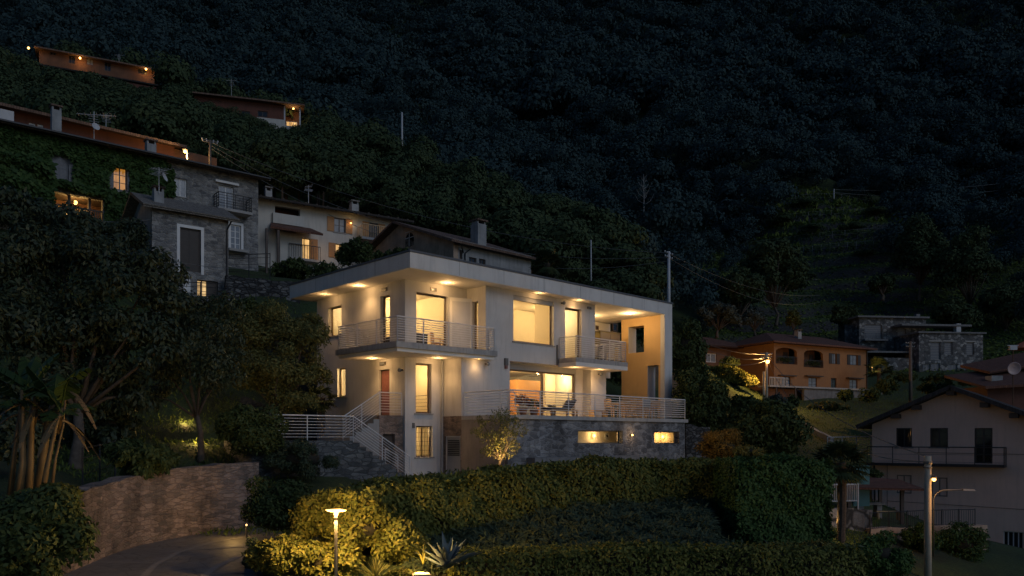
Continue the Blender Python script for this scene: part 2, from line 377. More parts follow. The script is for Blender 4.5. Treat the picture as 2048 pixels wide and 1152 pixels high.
def ground_sheet():
    ys = np.concatenate([np.linspace(5, 60, 190), np.linspace(60.4, 112, 90), np.linspace(112.25, 200, 260), np.geomspace(201, 760, 70)])
    pxs = np.linspace(-1100, 3150, 420)
    PX, YY = np.meshgrid(pxs, ys); X = (PX-1024)/F*YY
    Z = Hs(X, YY)
    n, m = X.shape
    me = bpy.data.meshes.new('ground')
    v = np.stack([X, YY, Z], -1).reshape(-1, 3)
    i = np.arange((n-1)*(m-1)); r, c = i//(m-1), i % (m-1)
    q = np.stack([r*m+c, r*m+c+1, (r+1)*m+c+1, (r+1)*m+c], -1)
    setmesh(me, v, q); me.polygons.foreach_set('use_smooth', [True]*len(q))
    o = bpy.data.objects.new('ground', me); COL.objects.link(o)
    mt, t, b, _ = nt('grassy_ground')
    co = coords(t)
    c1 = ramp(t, noise(t, co, .35, 6, .65), [(.3, (.026,.036,.018)), (.5, (.040,.072,.020)), (.72, (.060,.095,.026))])
    c2 = mixc(t, .8, c1, ramp(t, noise(t, co, 7, 5, .7), [(.3, (.3,.3,.3)), (.7, (1.1,1.1,1.1))]), 'MULTIPLY')
    g = t.nodes.new('ShaderNodeNewGeometry'); sp = t.nodes.new('ShaderNodeSeparateXYZ'); t.links.new(g.outputs['Normal'], sp.inputs[0])
    stp = ramp(t, sp.outputs[2], [(.50, (1,1,1)), (.66, (0,0,0))])
    rk = ramp(t, noise(t, coords(t, (1,1,2.5)), 2.2, 5, .7), [(.35, (.012,.013,.014)), (.6, (.05,.052,.052)), (.75, (.11,.11,.11))])
    c2 = mixc(t, stp, c2, rk)
    t.links.new(c2, b.inputs['Base Color']); b.inputs['Roughness'].default_value = .95
    bump(t, b, noise(t, co, 9, 5, .7), .8, .15)
    me.materials.append(mt)
    return tag(o, kind='structure')

def setmesh(me, v, q):
    nq, k = q.shape
    me.vertices.add(len(v)); me.vertices.foreach_set('co', np.ascontiguousarray(v, np.float32).ravel())
    me.loops.add(nq*k); me.loops.foreach_set('vertex_index', np.ascontiguousarray(q, np.int32).ravel())
    me.polygons.add(nq); me.polygons.foreach_set('loop_start', np.arange(0, nq*k, k, dtype=np.int32))
    me.update(calc_edges=True)

# ------------------------------------------------------------------ foliage
def unit(v): return v/np.maximum(np.linalg.norm(v, axis=-1, keepdims=True), 1e-9)
def leaf_verts(p, out, Ln, Wd, rng, droop=.25, rand=.7, up=1.0, var=.35, fold=.12):
    """Diamond leaves: (N*4, 3) vertices rooted at p and pointing along out."""
    n = len(p)
    d = unit(out + rng.normal(0, rand, (n,3)) + np.array([0,0,-droop]))
    side = unit(np.cross(d, np.array([0,0,up]) + rng.normal(0, .55, (n,3))))
    nn = np.cross(side, d)
    l = Ln*(1 + rng.uniform(-var, var, (n,1))); w = Wd*(1 + rng.uniform(-var, var, (n,1)))
    mid = p + d*l*.48 + nn*l*fold
    return np.stack([p, mid + side*w*.5, p + d*l - nn*l*fold*.6, mid - side*w*.5], 1).reshape(-1, 3)
def leaf_face(p, out, Ln, Wd, rng, droop=.25, rand=.7, up=1.0, var=.35, fold=.12):
    """Leaves lying against the outside of a crown, facing out."""
    n = len(p)
    nn = unit(unit(out) + rng.normal(0, .30+.25*rand, (n,3)) + np.array([0,0,.15]))
    d = rng.normal(0, 1, (n,3)) + np.array([0,0,-droop*2]); d = unit(d - nn*(d*nn).sum(1, keepdims=True))
    side = np.cross(nn, d)
    l = Ln*(1 + rng.uniform(-var, var, (n,1))); w = Wd*(1 + rng.uniform(-var, var, (n,1)))
    mid = p + d*l*.45 - nn*l*fold*.4
    return np.stack([p, mid + side*w*.5, p + d*l - nn*l*fold*.8, mid - side*w*.5], 1).reshape(-1, 3)
def quads(nv): return np.arange(nv).reshape(-1, 4)

def mesh_obj(name, v, q, mats, parent=None, idx=None, smooth=False):
    me = bpy.data.meshes.new(name); setmesh(me, v, q)
    for m in (mats if isinstance(mats, (list, tuple)) else [mats]): me.materials.append(m)
    if idx is not None: me.polygons.foreach_set('material_index', idx)
    if smooth: me.polygons.foreach_set('use_smooth', [True]*len(q))
    o = bpy.data.objects.new(name, me); COL.objects.link(o)
    if parent is not None: o.parent = parent
    return o

def dirs(n, rng, zmin=-.35):
    z = rng.uniform(zmin, 1, n); a = rng.uniform(0, 2*np.pi, n); r = np.sqrt(1-z*z)
    return np.stack([r*np.cos(a), r*np.sin(a), z], -1)

def lobes_in(rx, ry, rz, k, lr, rng, zmin=-.5):
    d = dirs(k, rng, zmin); s = rng.uniform(.45, .82, (k,1))
    c = d*s*np.array([rx, ry, rz])
    r = rng.uniform(.7, 1.2, k)*lr
    return np.concatenate([c, r[:,None]], 1)

def lobe_points(lobes, n, rng, zmin=-.45, depth=.35, squash=.85):
    w = lobes[:,3]**2; w = w/w.sum()
    i = rng.choice(len(lobes), n, p=w)
    d = dirs(n, rng, zmin)
    rad = lobes[i,3:4]*(1 - depth*rng.uniform(0, 1, (n,1))**1.5)
    return lobes[i,:3] + d*rad*np.array([1,1,squash]), d

def hull(rx, ry, rz, k=.72, n=14, m=9, rng=None):
    """A closed dark inner body standing for twigs and the shade among them, (verts, quads)."""
    th = np.linspace(.02, np.pi-.02, m); ph = np.linspace(0, 2*np.pi, n, endpoint=False)
    T, Q = np.meshgrid(th, ph, indexing='ij')
    rr = k*(1 + (rng.uniform(-.1, .1, T.shape) if rng is not None else 0))
    v = np.stack([rx*rr*np.sin(T)*np.cos(Q), ry*rr*np.sin(T)*np.sin(Q), rz*rr*np.cos(T)], -1).reshape(-1, 3)
    q = [(i*n+j, i*n+(j+1) % n, (i+1)*n+(j+1) % n, (i+1)*n+j) for i in range(m-1) for j in range(n)]
    return v, np.array(q)

def shrub(name, label, cat, px, py, Y, rw, rh, n, Ln, mat, Wd=None, depth=.8, k=14, lr=.45, droop=.2, rand=.7, zmin=-.6, seed=0, group=None, core=.45, parent=None, up=1.0):
    rng = np.random.default_rng(seed + int(px*7+py))
    rx, rz = rw/F*Y, rh/F*Y; ry = rx*depth
    lob = lobes_in(rx, ry, rz, k+14, lr*min(rx, rz)*1.0, rng, -.95)
    p, d = lobe_points(lob, int(n*1.6), rng, -.85)
    v = leaf_face(p, d, Ln, Wd or Ln*.5, rng, droop, rand, up)
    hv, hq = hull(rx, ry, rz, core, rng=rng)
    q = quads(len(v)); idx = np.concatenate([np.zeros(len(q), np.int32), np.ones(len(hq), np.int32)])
    o = mesh_obj(name, np.concatenate([v, hv]), np.concatenate([q, hq+len(v)]), [mat, M['twig_shade']], parent, idx)
    o.location = P(px, py, Y)
    return tag(o, label, cat, group)

def limb_mesh(base, lobes, tr, rng, lean=(0,0), fork=.45):
    b = MB(); base = Vector(base)
    top = Vector(lobes[:,:3].mean(0)); 
    h = top.z - base.z
    fk = base + (top-base)*fork + Vector((lean[0], lean[1], 0))
    m1 = base.lerp(fk, .5) + Vector((rng.normal(0,.03)*h, rng.normal(0,.03)*h, 0))
    b.tube([base - Vector((0,0,.3)), base, m1, fk], [tr*1.35, tr*1.15, tr*.85, tr*.7], 8)
    for c in lobes:
        e = Vector(c[:3]); md = fk.lerp(e, .5) + Vector((rng.normal(0,.1), rng.normal(0,.1), rng.normal(0,.1)))*c[3]
        b.tube([fk - Vector((0,0,tr)), md, e], [tr*.5, tr*.3, tr*.12], 5)
    return b

def tree(name, label, cat, px, py_top, py_base, Y, rw, n, Ln, mat, tr=.12, crown_from=.35, k=16, lr=.4, Wd=None, droop=.25, rand=.7, seed=0, group=None, base_z=None, bark='bark', zmin=-.4, depth=.85, lean=(0,0)):
    rng = np.random.default_rng(seed + int(px*5+py_top))
    zt = wz(py_top, Y); zb = wz(py_base, Y) if base_z is None else base_z
    h = zt - zb; rx = rw/F*Y; ch = h*(1-crown_from)/2; cz = h - ch
    lob = lobes_in(rx, rx*depth, ch, k, lr*min(rx, ch), rng, zmin); lob[:,2] += cz; lob[:,0] += lean[0]; lob[:,1] += lean[1]
    root = empty(name, (wx(px, Y), Y, zb), 0, label, cat, group)
    limb_mesh((0,0,0), lob, tr, rng, lean=(lean[0]*.4, lean[1]*.4), fork=max(.3, crown_from)).build('trunk', M[bark], root, smooth=True)
    p, d = lobe_points(lob, n, rng, zmin=-.7, depth=.55)
    v = leaf_face(p, d, Ln, Wd or Ln*.5, rng, droop, rand)
    mesh_obj('crown', v, quads(len(v)), mat, root)
    return root

def hedge_body(name, label, cat, pts, w, n, Ln, mat, Wd=None, droop=.1, rand=.7, seed=3, group=None, rough=.09, kind=None):
    """A clipped hedge along pts = (x, y, z_top, z_bottom); leaves stand out of a closed core."""
    rng = np.random.default_rng(seed)
    a = np.array(pts, float)
    sl = np.hypot(np.diff(a[:,0]), np.diff(a[:,1])); cum = np.concatenate([[0], np.cumsum(sl)])
    def at(s):
        return np.stack([np.interp(s, cum, a[:,i]) for i in range(4)], -1)
    def nrm(s):
        e = .15; d = at(np.minimum(s+e, cum[-1]))[:,:2] - at(np.maximum(s-e, 0))[:,:2]; d = unit(d)
        return np.stack([d[:,1], -d[:,0]], -1)          # to the camera's side
    s = rng.uniform(0, cum[-1], n); c = at(s); nr = nrm(s)
    hh = c[:,2]-c[:,3]
    u = rng.uniform(0, 1, n); hm = hh.mean(); per = hm + w + hm*.6
    r = u*per
    front = r < hm; top = (r >= hm) & (r < hm+w)
    cross = np.where(front, w/2, np.where(top, w/2-(r-hm), -w/2))
    zz = np.where(front, c[:,3]+hh*np.clip(r/hm, 0, 1), np.where(top, c[:,2], c[:,2]-hh*np.clip((r-hm-w)/(hm*.6), 0, 1)))
    # round the shoulders and let the surface swell and sink
    sw = rough*(np.sin(s*1.9+zz*2.3)+np.sin(s*3.7-zz*3.1+cross*2)+np.sin(s*.8+1)+np.sin(s*6.1+zz*5.2)*.6)
    edge = np.clip((zz-(c[:,2]-.3))/.3, 0, 1)
    cross = cross*(1-.14*edge*front) + np.where(front, sw, 0)
    zz = zz + np.where(top, sw*.6 - .12*np.clip((np.abs(cross)-(w/2-.3))/.3, 0, 1), 0)
    jit = rng.uniform(-.13, .04, n)
    o3 = np.where(top[:,None], np.array([0,0,1.0]), np.concatenate([nr*np.where(front, 1, -1)[:,None], np.full((n,1), .25)], 1))
    p = np.stack([c[:,0]+nr[:,0]*cross, c[:,1]+nr[:,1]*cross, zz], -1) + unit(o3)*jit[:,None]
    for end, sg in ((0.0, -1), (cum[-1], 1)):
        ne = int(n*.6*w*hm/(per*cum[-1])*2)
        ce = at(np.full(ne, end)); ns = nrm(np.full(ne, end)); tx = np.stack([-ns[:,1], ns[:,0]], -1)*sg
        cr = rng.uniform(-w/2, w/2, ne); ze = ce[:,3] + (ce[:,2]-ce[:,3])*rng.uniform(0, 1, ne)
        pe = np.stack([ce[:,0]+ns[:,0]*cr+tx[:,0]*rng.uniform(-.05,.1,ne), ce[:,1]+ns[:,1]*cr+tx[:,1]*rng.uniform(-.05,.1,ne), ze], -1)
        p = np.concatenate([p, pe]); o3 = np.concatenate([o3, np.concatenate([tx, np.full((ne,1), .2)], 1)])
    v = leaf_face(p, unit(o3), Ln, Wd or Ln*.5, rng, droop, rand)
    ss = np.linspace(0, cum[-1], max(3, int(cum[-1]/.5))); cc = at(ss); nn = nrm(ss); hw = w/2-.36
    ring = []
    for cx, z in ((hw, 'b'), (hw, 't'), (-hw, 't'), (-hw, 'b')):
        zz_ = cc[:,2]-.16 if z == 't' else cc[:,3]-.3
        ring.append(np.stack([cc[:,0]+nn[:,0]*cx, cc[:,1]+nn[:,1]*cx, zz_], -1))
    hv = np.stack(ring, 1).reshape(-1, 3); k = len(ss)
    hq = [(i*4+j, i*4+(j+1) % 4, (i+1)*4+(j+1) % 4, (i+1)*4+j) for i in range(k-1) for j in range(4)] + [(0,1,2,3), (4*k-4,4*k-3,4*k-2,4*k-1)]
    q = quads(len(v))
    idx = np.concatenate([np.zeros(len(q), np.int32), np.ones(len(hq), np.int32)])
    o = mesh_obj(name, np.concatenate([v, hv]), np.concatenate([q, np.array(hq)+len(v)]), [mat, M['twig_shade']], None, idx)
    return tag(o, label, cat, group, kind)

def patch_cover(name, label, poly, n, Ln, mat, Wd, zoff=.05, seed=5, lift=.5, droop=.3, zfun=None, kind='stuff', cat=None):
    """Low growth over a piece of ground."""
    rng = np.random.default_rng(seed); a = np.array(poly)
    x = rng.uniform(a[:,0].min(), a[:,0].max(), n*2); y = rng.uniform(a[:,1].min(), a[:,1].max(), n*2)
    k = inside(poly, x, y); x, y = x[k][:n], y[k][:n]
    z = (zfun or Hs)(x, y) + zoff + .22*np.abs(np.sin(x*2.1+y*1.3)*np.sin(y*2.7-x))*rng.uniform(.1, 1.3, len(x))
    out = np.stack([rng.normal(0,.7,len(x)), -.6+rng.normal(0,.6,len(x)), np.full(len(x), lift)], -1)
    v = leaf_face(np.stack([x, y, z], -1), np.stack([rng.normal(0,.35,len(x)), np.full(len(x),-.55), np.full(len(x),.8)], -1), Ln, Wd, rng, droop, 1.0)
    return tag(mesh_obj(name, v, quads(len(v)), mat), label, cat, None, kind)

def fan_palm(label, px, py_c, py_base, Y, rad, nf=30, trunk_r=.14, seed=1, base_z=None):
    """A fan palm: rough trunk and a crown of pleated fans on stalks."""
    rng = np.random.default_rng(seed)
    zb = wz(py_base, Y) if base_z is None else base_z; zc = wz(py_c, Y); h = zc - zb
    root = empty('fan_palm', (wx(px, Y), Y, zb), 0, label, 'palm tree')
    b = MB(); zs = np.linspace(-.2, h, 12)
    b.tube([(.04*math.sin(z*1.1), .03*math.cos(z), z) for z in zs], [trunk_r*(1.1+.12*((i % 2))) for i in range(12)], 10)
    b.build('trunk', M['palmtrunk'], root)
    V = []
    for i in range(nf):
        el = R(rng.uniform(-50, 78)); az = i*2.399 + rng.uniform(-.2,.2)
        d = np.array([math.cos(el)*math.cos(az), math.cos(el)*math.sin(az), math.sin(el)])
        c0 = np.array([.03*d[0], .03*d[1], h-.05]); st = rad*rng.uniform(.42, .55)
        hub = c0 + d*st + np.array([0,0,-.08*st])
        sd = unit(np.cross(d, [0,0,1.0]) + 1e-6); n = np.cross(sd, d)
        V.append(np.array([c0-sd*.012, hub-sd*.008, hub+sd*.008, c0+sd*.012]))
        bl = rad*rng.uniform(.48, .6)
        for k in range(17):
            a = R(-105 + 210*k/16); e = d*math.cos(a) + sd*math.sin(a)
            dr = np.array([0,0,-1.0])*bl*(.14 + .22*abs(math.sin(a)))*rng.uniform(.6, 1.3)
            s2 = d*-math.sin(a) + sd*math.cos(a); wd = bl*.075
            m_ = hub + e*bl*.55 + dr*.25 + n*.02
            V.append(np.array([hub, m_ + s2*wd, hub + e*bl + dr, m_ - s2*wd]))
    v = np.concatenate(V); mesh_obj('crown', v, quads(len(v)), L['palm'], root)
    return root

def blade_clump(name, label, cat, loc, n, Ln, Wd, mat, el=(15, 80), bend=.35, seed=0, seg=5, thick=False, taper=.35):
    """A rosette of strap leaves (agave, yucca, grass)."""
    rng = np.random.default_rng(seed); b = MB()
    for i in range(n):
        az = i*2.399 + rng.uniform(-.25,.25); e = R(rng.uniform(*el)); l = Ln*rng.uniform(.75, 1.1); w = Wd*rng.uniform(.85,1.15)
        d = Vector((math.cos(e)*math.cos(az), math.cos(e)*math.sin(az), math.sin(e))); hz = Vector((math.cos(az), math.sin(az), 0))
        sd = d.cross(Vector((0,0,1))).normalized(); up = sd.cross(d)
        rows = []; bn = bend*rng.uniform(.3, 1.3)
        for k in range(seg+1):
            t = k/seg; c = d*l*t + hz*l*bn*t*t*.4 - Vector((0,0,1))*l*bn*t*t*.5
            ww = w*(taper + (1-taper)*math.sin(min(1, t*1.7)*math.pi/2))*(1 if t < .45 else max(.02, (1-t)/.55)**.8)
            cup = up*ww*.28
            rows.append([c - sd*ww*.5 + cup, c - up*(ww*.12 if thick else .0), c + sd*ww*.5 + cup])
        vs = [p for r in rows for p in r]
        b.add(vs, [(k*3+j, k*3+j+1, (k+1)*3+j+1, (k+1)*3+j) for k in range(seg) for j in range(2)])
    o = b.build(name, mat, smooth=True); o.location = loc
    return tag(o, label, cat)
# ------------------------------------------------------------------ buildings: shared pieces
class Bld:
    """One building: an Empty at its base corner; parts are built in its own axes."""
    def __init__(s, name, label, fr, zb, cat='house', group=None):
        s.f = fr; s.zb = zb
        s.root = empty(name, (fr.ox, fr.oy, zb), fr.a, label, cat, group)
    def put(s, name, b, mat, parent=None, smooth=False):
        return b.build(name, mat, parent or s.root, (0, 0, s.zb), smooth)
    def box(s, name, mat, *a, parent=None):
        b = MB(); b.box(*a); return s.put(name, b, mat, parent)
    def boxes(s, name, mat, lst, parent=None):
        b = MB()
        for a in lst: b.box(*a)
        return s.put(name, b, mat, parent)
    def wall(s, name, axis, c0, th, a0, a1, z0, z1, holes=(), mat=None, top=None):
        """A wall along x (front at y=c0) or along y (front at x=c0) with real openings (a0,a1,z0,z1)."""
        A = sorted({a0, a1, *[min(max(h[i], a0), a1) for h in holes for i in (0,1)]})
        Z = sorted({z0, z1, *[min(max(h[i], z0), z1) for h in holes for i in (2,3)]})
        def full(i, j):
            if i < 0 or j < 0 or i >= len(A)-1 or j >= len(Z)-1: return False
            a, z = (A[i]+A[i+1])/2, (Z[j]+Z[j+1])/2
            return not any(h[0] < a < h[1] and h[2] < z < h[3] for h in holes)
        b = MB()
        def pt(a, t, z): return (a, c0+t, z) if axis == 'x' else (c0+t, a, z)
        def q(*p): b.add(p if axis == 'x' else p[::-1], [(0,1,2,3)])
        for i in range(len(A)-1):
            for j in range(len(Z)-1):
                if not full(i, j): continue
                x0, x1, y0, y1 = A[i], A[i+1], Z[j], Z[j+1]
                q(pt(x0,0,y0), pt(x1,0,y0), pt(x1,0,y1), pt(x0,0,y1))
                q(pt(x1,th,y0), pt(x0,th,y0), pt(x0,th,y1), pt(x1,th,y1))
                if not full(i-1, j): q(pt(x0,th,y0), pt(x0,0,y0), pt(x0,0,y1), pt(x0,th,y1))
                if not full(i+1, j): q(pt(x1,0,y0), pt(x1,th,y0), pt(x1,th,y1), pt(x1,0,y1))
                if not full(i, j-1): q(pt(x0,th,y0), pt(x1,th,y0), pt(x1,0,y0), pt(x0,0,y0))
                if not full(i, j+1): q(pt(x0,0,y1), pt(x1,0,y1), pt(x1,th,y1), pt(x0,th,y1))
        return s.put(name, b, mat)
    def win(s, axis, c0, h, dep=.14, fw=.06, mf=None, mp=None, nv=0, nh=0, sill=None, fd=.06, name='window', shut=None, shw=None, surround=None):
        """A window in the opening h: frame, pane; optional sill, open shutters and a painted surround."""
        a0, a1, z0, z1 = h; y0 = c0+dep; b = MB()
        def bx(bb, p0, p1, t0, t1, q0, q1):
            if axis == 'x': bb.box(p0, p1, t0, t1, q0, q1)
            else: bb.box(t0, t1, p0, p1, q0, q1)
        g = .002
        bx(b, a0+g, a0+fw, y0, y0+fd, z0+g, z1-g); bx(b, a1-fw, a1-g, y0, y0+fd, z0+g, z1-g)
        bx(b, a0+fw, a1-fw, y0, y0+fd, z0+g, z0+fw); bx(b, a0+fw, a1-fw, y0, y0+fd, z1-fw, z1-g)
        for i in range(nv):
            c = a0+(a1-a0)*(i+1)/(nv+1); bx(b, c-fw*.5, c+fw*.5, y0+.004, y0+fd-.004, z0+fw, z1-fw)
        for i in range(nh):
            c = z0+(z1-z0)*(i+1)/(nh+1); bx(b, a0+fw, a1-fw, y0+.008, y0+fd-.008, c-fw*.25, c+fw*.25)
        w = s.put(name, b, mf)
        b = MB(); bx(b, a0+fw*.6, a1-fw*.6, y0+fd*.4, y0+fd*.4+.012, z0+fw*.6, z1-fw*.6); s.put('pane', b, mp, w)
        if sill:
            b = MB(); bx(b, a0-.08, a1+.08, c0-.05, c0+dep-.003, z0-.06, z0-.003); s.put('sill', b, sill, w)
        if surround:
            b = MB(); k = .16
            bx(b, a0-k, a0-g, c0-.012, c0+.06, z0-.1, z1+k); bx(b, a1+g, a1+k, c0-.012, c0+.06, z0-.1, z1+k); bx(b, a0-g, a1+g, c0-.012, c0+.06, z1+g, z1+k)
            s.put('surround', b, surround, w)
        if shut:
            sw = shw or (a1-a0)*.5
            for p0, p1 in ((a0-sw-.01, a0-.01), (a1+.01, a1+sw+.01)):
                b = MB(); bx(b, p0, p1, c0-.055, c0-.008, z0, z1)
                n = max(3, int((z1-z0)/.12))
                for i in range(n):
                    zz = z0+(z1-z0)*(i+.5)/n; bx(b, p0+.05, p1-.05, c0-.07, c0-.055, zz-.02, zz+.02)
                s.put('shutter', b, shut, w)
        return w

def railing(bd, pts, h=1.0, nb=8, step=1.4, mat=None, parent=None, rb=.016, rp=.024, rt=.030, name='railing', low=.12):
    """Posts, a top rail and level bars along a polyline of (x, y, z)."""
    b = MB(); pts = [Vector(p) for p in pts]
    for p, q in zip(pts[:-1], pts[1:]):
        n = max(1, round((q-p).length/step))
        for i in range(n+1):
            c = p.lerp(q, i/n); b.tube([c, c+Vector((0,0,h))], rp, 6)
        for k in range(nb):
            z = low + (h-low)*k/nb; b.tube([p+Vector((0,0,z)), q+Vector((0,0,z))], rb, 5)
        b.tube([p+Vector((0,0,h)), q+Vector((0,0,h))], rt, 6)
    return bd.put(name, b, mat or M['rail'], parent)

def light(name, kind, loc, power, col=(1,.66,.32), size=.12, rot=None, cone=110, blend=.9):
    d = bpy.data.lights.new(name, kind); d.energy = power; d.color = col
    if kind == 'AREA': d.shape = 'DISK'; d.size = size
    else: d.shadow_soft_size = size
    if kind == 'SPOT': d.spot_size = R(cone); d.spot_blend = blend
    o = bpy.data.objects.new(name, d); COL.objects.link(o); o.location = loc
    if rot: o.rotation_euler = rot
    return o
def aim(o, d): o.rotation_euler = Vector(d).to_track_quat('-Z', 'Y').to_euler()

# ------------------------------------------------------------------ the white house
h = HF
WH = Bld('modern_house', 'white flat-roofed modern villa with lit windows and wrap-around balconies', HF, ZG, 'house')
PL, SO = M['plaster'], M['soffit']
def hl(px0, px1, py0, py1, x=0.0):                # opening on a wall that runs back (x = const)
    a, b = h.fy(px1, x), h.fy(px0, x); ym = (a+b)/2
    return (a, b, h.fz(py1, x, ym), h.fz(py0, x, ym))
def hf(px0, px1, py0, py1, y=0.0):                # opening on a front wall (y = const)
    a, b = h.fx(px0, y), h.fx(px1, y)
    return (a, b, h.fz((py1), (a+b)/2, y), h.fz((py0), (a+b)/2, y))
YB = -1.30                                         # bay front
XB1, XB0 = 3.45, 2.035                             # bay's left side, upper and lower floor
XBE = h.fx(1190, YB)                               # bay's right end, upper floor
XLE = h.fx(1212, YB)
XF0, XF1 = 15.98, 16.69                            # end wall
YR0, YR1 = -1.98, 7.8                              # roof
YT = -4.20                                         # terrace front
XT = 14.62
BK = 7.3
# openings
w_a = hl(657, 683, 613, 671); w_b = hl(760.5, 779.5, 591, 700); w_b = (w_b[0], w_b[1], Z2+.003, w_b[3])
w_c = hl(674.5, 691, 736, 793); d_r = hl(758, 779, 739, 832); d_r = (d_r[0], d_r[1], Z1+.003, d_r[3])
w_d = hf(832.7, 896, 588.5, 700); w_d = (w_d[0], w_d[1], Z2+.003, w_d[3])
w_e = hf(831.5, 863, 727, 826.5); w_f = hf(832, 865, 852, 914)
sl = (h.fy(956, XB1), h.fy(944.5, XB1), Z2+.003, h.fz(602, XB1, -.8))
w_g = hf(1026.7, 1107.5, 597, 687, YB); w_h = hf(1130.5, 1163, 617, 700, YB); w_h = (w_h[0], w_h[1], Z2+.003, w_h[3])
WH.wall('wall', 'y', 0, .3, 0, BK, ZG-.6, ZC, [w_a, w_b, w_c, d_r], PL)
ZM = 3.50
WH.wall('wall', 'x', 0, .3, .3, XB1, ZM, ZC, [w_d], PL)
WH.wall('wall', 'x', 0, .3, .3, XB0, ZG-.6, ZM, [w_e, w_f], PL)
WH.wall('wall', 'y', XB1, .3, YB, 0, ZM, ZC, [sl], PL)
WH.wall('wall', 'y', XB0, .3, YB, 0, Z1, ZM, [], PL)
gd = (h.fy(921, XB0), h.fy(889, XB0), ZG, h.fz(872, XB0, -.6))
WH.wall('stone_wall', 'y', XB0-.003, .3, YB, -.002, ZG-.6, Z1-.003, [gd], M['pinkstone'])
WH.wall('wall', 'x', YB, .3, XB1+.3, XBE, ZM, ZC, [w_g, w_h], PL)
# lower bay front with the deep window recess
rc = (h.fx(1019.6, YB), h.fx(1182, YB)); rz1 = h.fz(721.5, rc[0], YB)
WH.wall('wall', 'x', YB, .3, XB0+.3, XLE, Z1-.2, ZM-.003, [(rc[0], rc[1], Z1, rz1)], PL)
YRC = h.fy(1167, rc[1])
YRC = max(min(YRC, -.35), -.75)
wg = (h.fx(1019.6, YRC)-.1, h.fx(1150.5, YRC), Z1+.02, h.fz(738, h.fx(1030, YRC), YRC))
WH.wall('wall', 'x', YRC, .25, rc[0]-.3, rc[1]+.25, Z1-.2, ZM-.006, [wg], PL)
WH.box('wall', PL, rc[1]+.001, rc[1]+.25, YB+.3, YRC, Z1, rz1)                       # right cheek of the recess
WH.box('wall', PL, rc[0]-.3, rc[0]-.001, YB+.3, YRC, Z1, rz1)
WH.box('soffit', SO, rc[0]-.3, rc[1]+.25, YB+.3, YRC, rz1+.001, ZM-.01)
WH.box('wall', PL, XLE-.3, XLE, YB+.3, BK, Z1-.2, ZM-.01)                            # right side of the lower floor
WH.box('wall', PL, XBE-.3, XBE, YB+.3, BK, Z2, ZC)                                   # right side of the upper floor
WH.boxes('wall', PL, [(.3, XLE, BK-.3, BK, ZG-.6, Z2), (.3, XF0, BK-.3, BK, Z2+.001, ZC)])                                    # back
# roof, coping and soffit
RX0, RX1 = -1.194, XF1
WH.box('roof', M['fascia'], RX0, RX1, YR0, YR1, ZC+.004, ZC+.615)
WH.box('coping', M['coping'], RX0-.04, RX1+.04, YR0-.04, YR1+.04, ZC+.618, ZC+.70)
WH.boxes('soffit', SO, [(RX0+.01, -.001, YR0+.01, YR1-.01, ZC-.02, ZC), (.001, XF1-.01, YR0+.01, YB-.001, ZC-.02, ZC), (.001, XB1-.001, YB+.001, -.001, ZC-.02, ZC),
    (XBE+.001, XF0-.001, YB+.001, BK-.31, ZC-.02, ZC)])
# floors and ceilings inside
WH.boxes('floor', M['woodfloor'], [(.3, XB1+.3, .3, BK-.3, ZM+.02, Z2), (XB1+.3, XBE-.3, YB+.3, BK-.3, ZM+.02, Z2), (.3, XB0+.3, .3, BK-.3, Z1-.25, Z1), (XB0+.3, XLE-.3, .0, BK-.3, Z1-.25, Z1-.002),
    (XB0+.3, XLE-.3, YB+.3, -.002, Z1-.25, Z1-.002)])
CP = M['ceilpaint']; IN = M['interior']
WH.boxes('ceiling', CP, [(.3, XB1+.3, .3, BK-.3, ZC-.04, ZC), (XB1+.3, XBE-.3, YB+.3, BK-.3, ZC-.04, ZC), (.3, XB0+.3, .3, BK-.3, ZM-.04, ZM+.018), (rc[0]-.3, XLE-.3, YRC+.25, BK-.3, ZM-.05, ZM-.007)])
# inner partitions (each room keeps its own light)
WH.boxes('partition', IN, [(XB1+.01, XB1+.2, .3, 4.6, Z2, ZC-.05), (.31, XB1, 4.6, 4.75, Z2, ZC-.05), (8.4, 8.5, -.9, .55, Z2, ZC-.05), (8.6, XBE-.31, 2.4, 2.55, Z2, ZC-.05),
    (XB0+.31, rc[0]-.32, .02, .2, Z1, ZM-.05), (.31, XB0+.31, 3.0, 3.15, Z1, ZM-.05), (XB0+.31, XB0+.45, .21, 3.0, Z1, ZM-.05)])
WH.boxes('partition', M['taupe'], [(XB1+.2, 7.3, 2.6, 2.75, Z2, ZC-.05), (7.31, 8.39, 3.4, 3.55, Z2, ZC-.05)])
WH.boxes('wood_partition', M['woodwall'], [(XB0+.46, 8.2, 4.2, 4.35, Z1, Z1+2.05), (8.9, 10.6, 2.2, 2.35, Z1, Z1+2.1), (8.75, 8.9, 2.2, 4.2, Z1, Z1+2.1)])
WH.boxes('partition', CP, [(XB0+.46, XLE-.31, 5.0, 5.15, Z1, ZM-.055), (7.2, 7.4, 2.6, 2.8, Z1, ZM-.055), (10.7, XLE-.31, 2.0, 2.15, Z1, ZM-.055)])
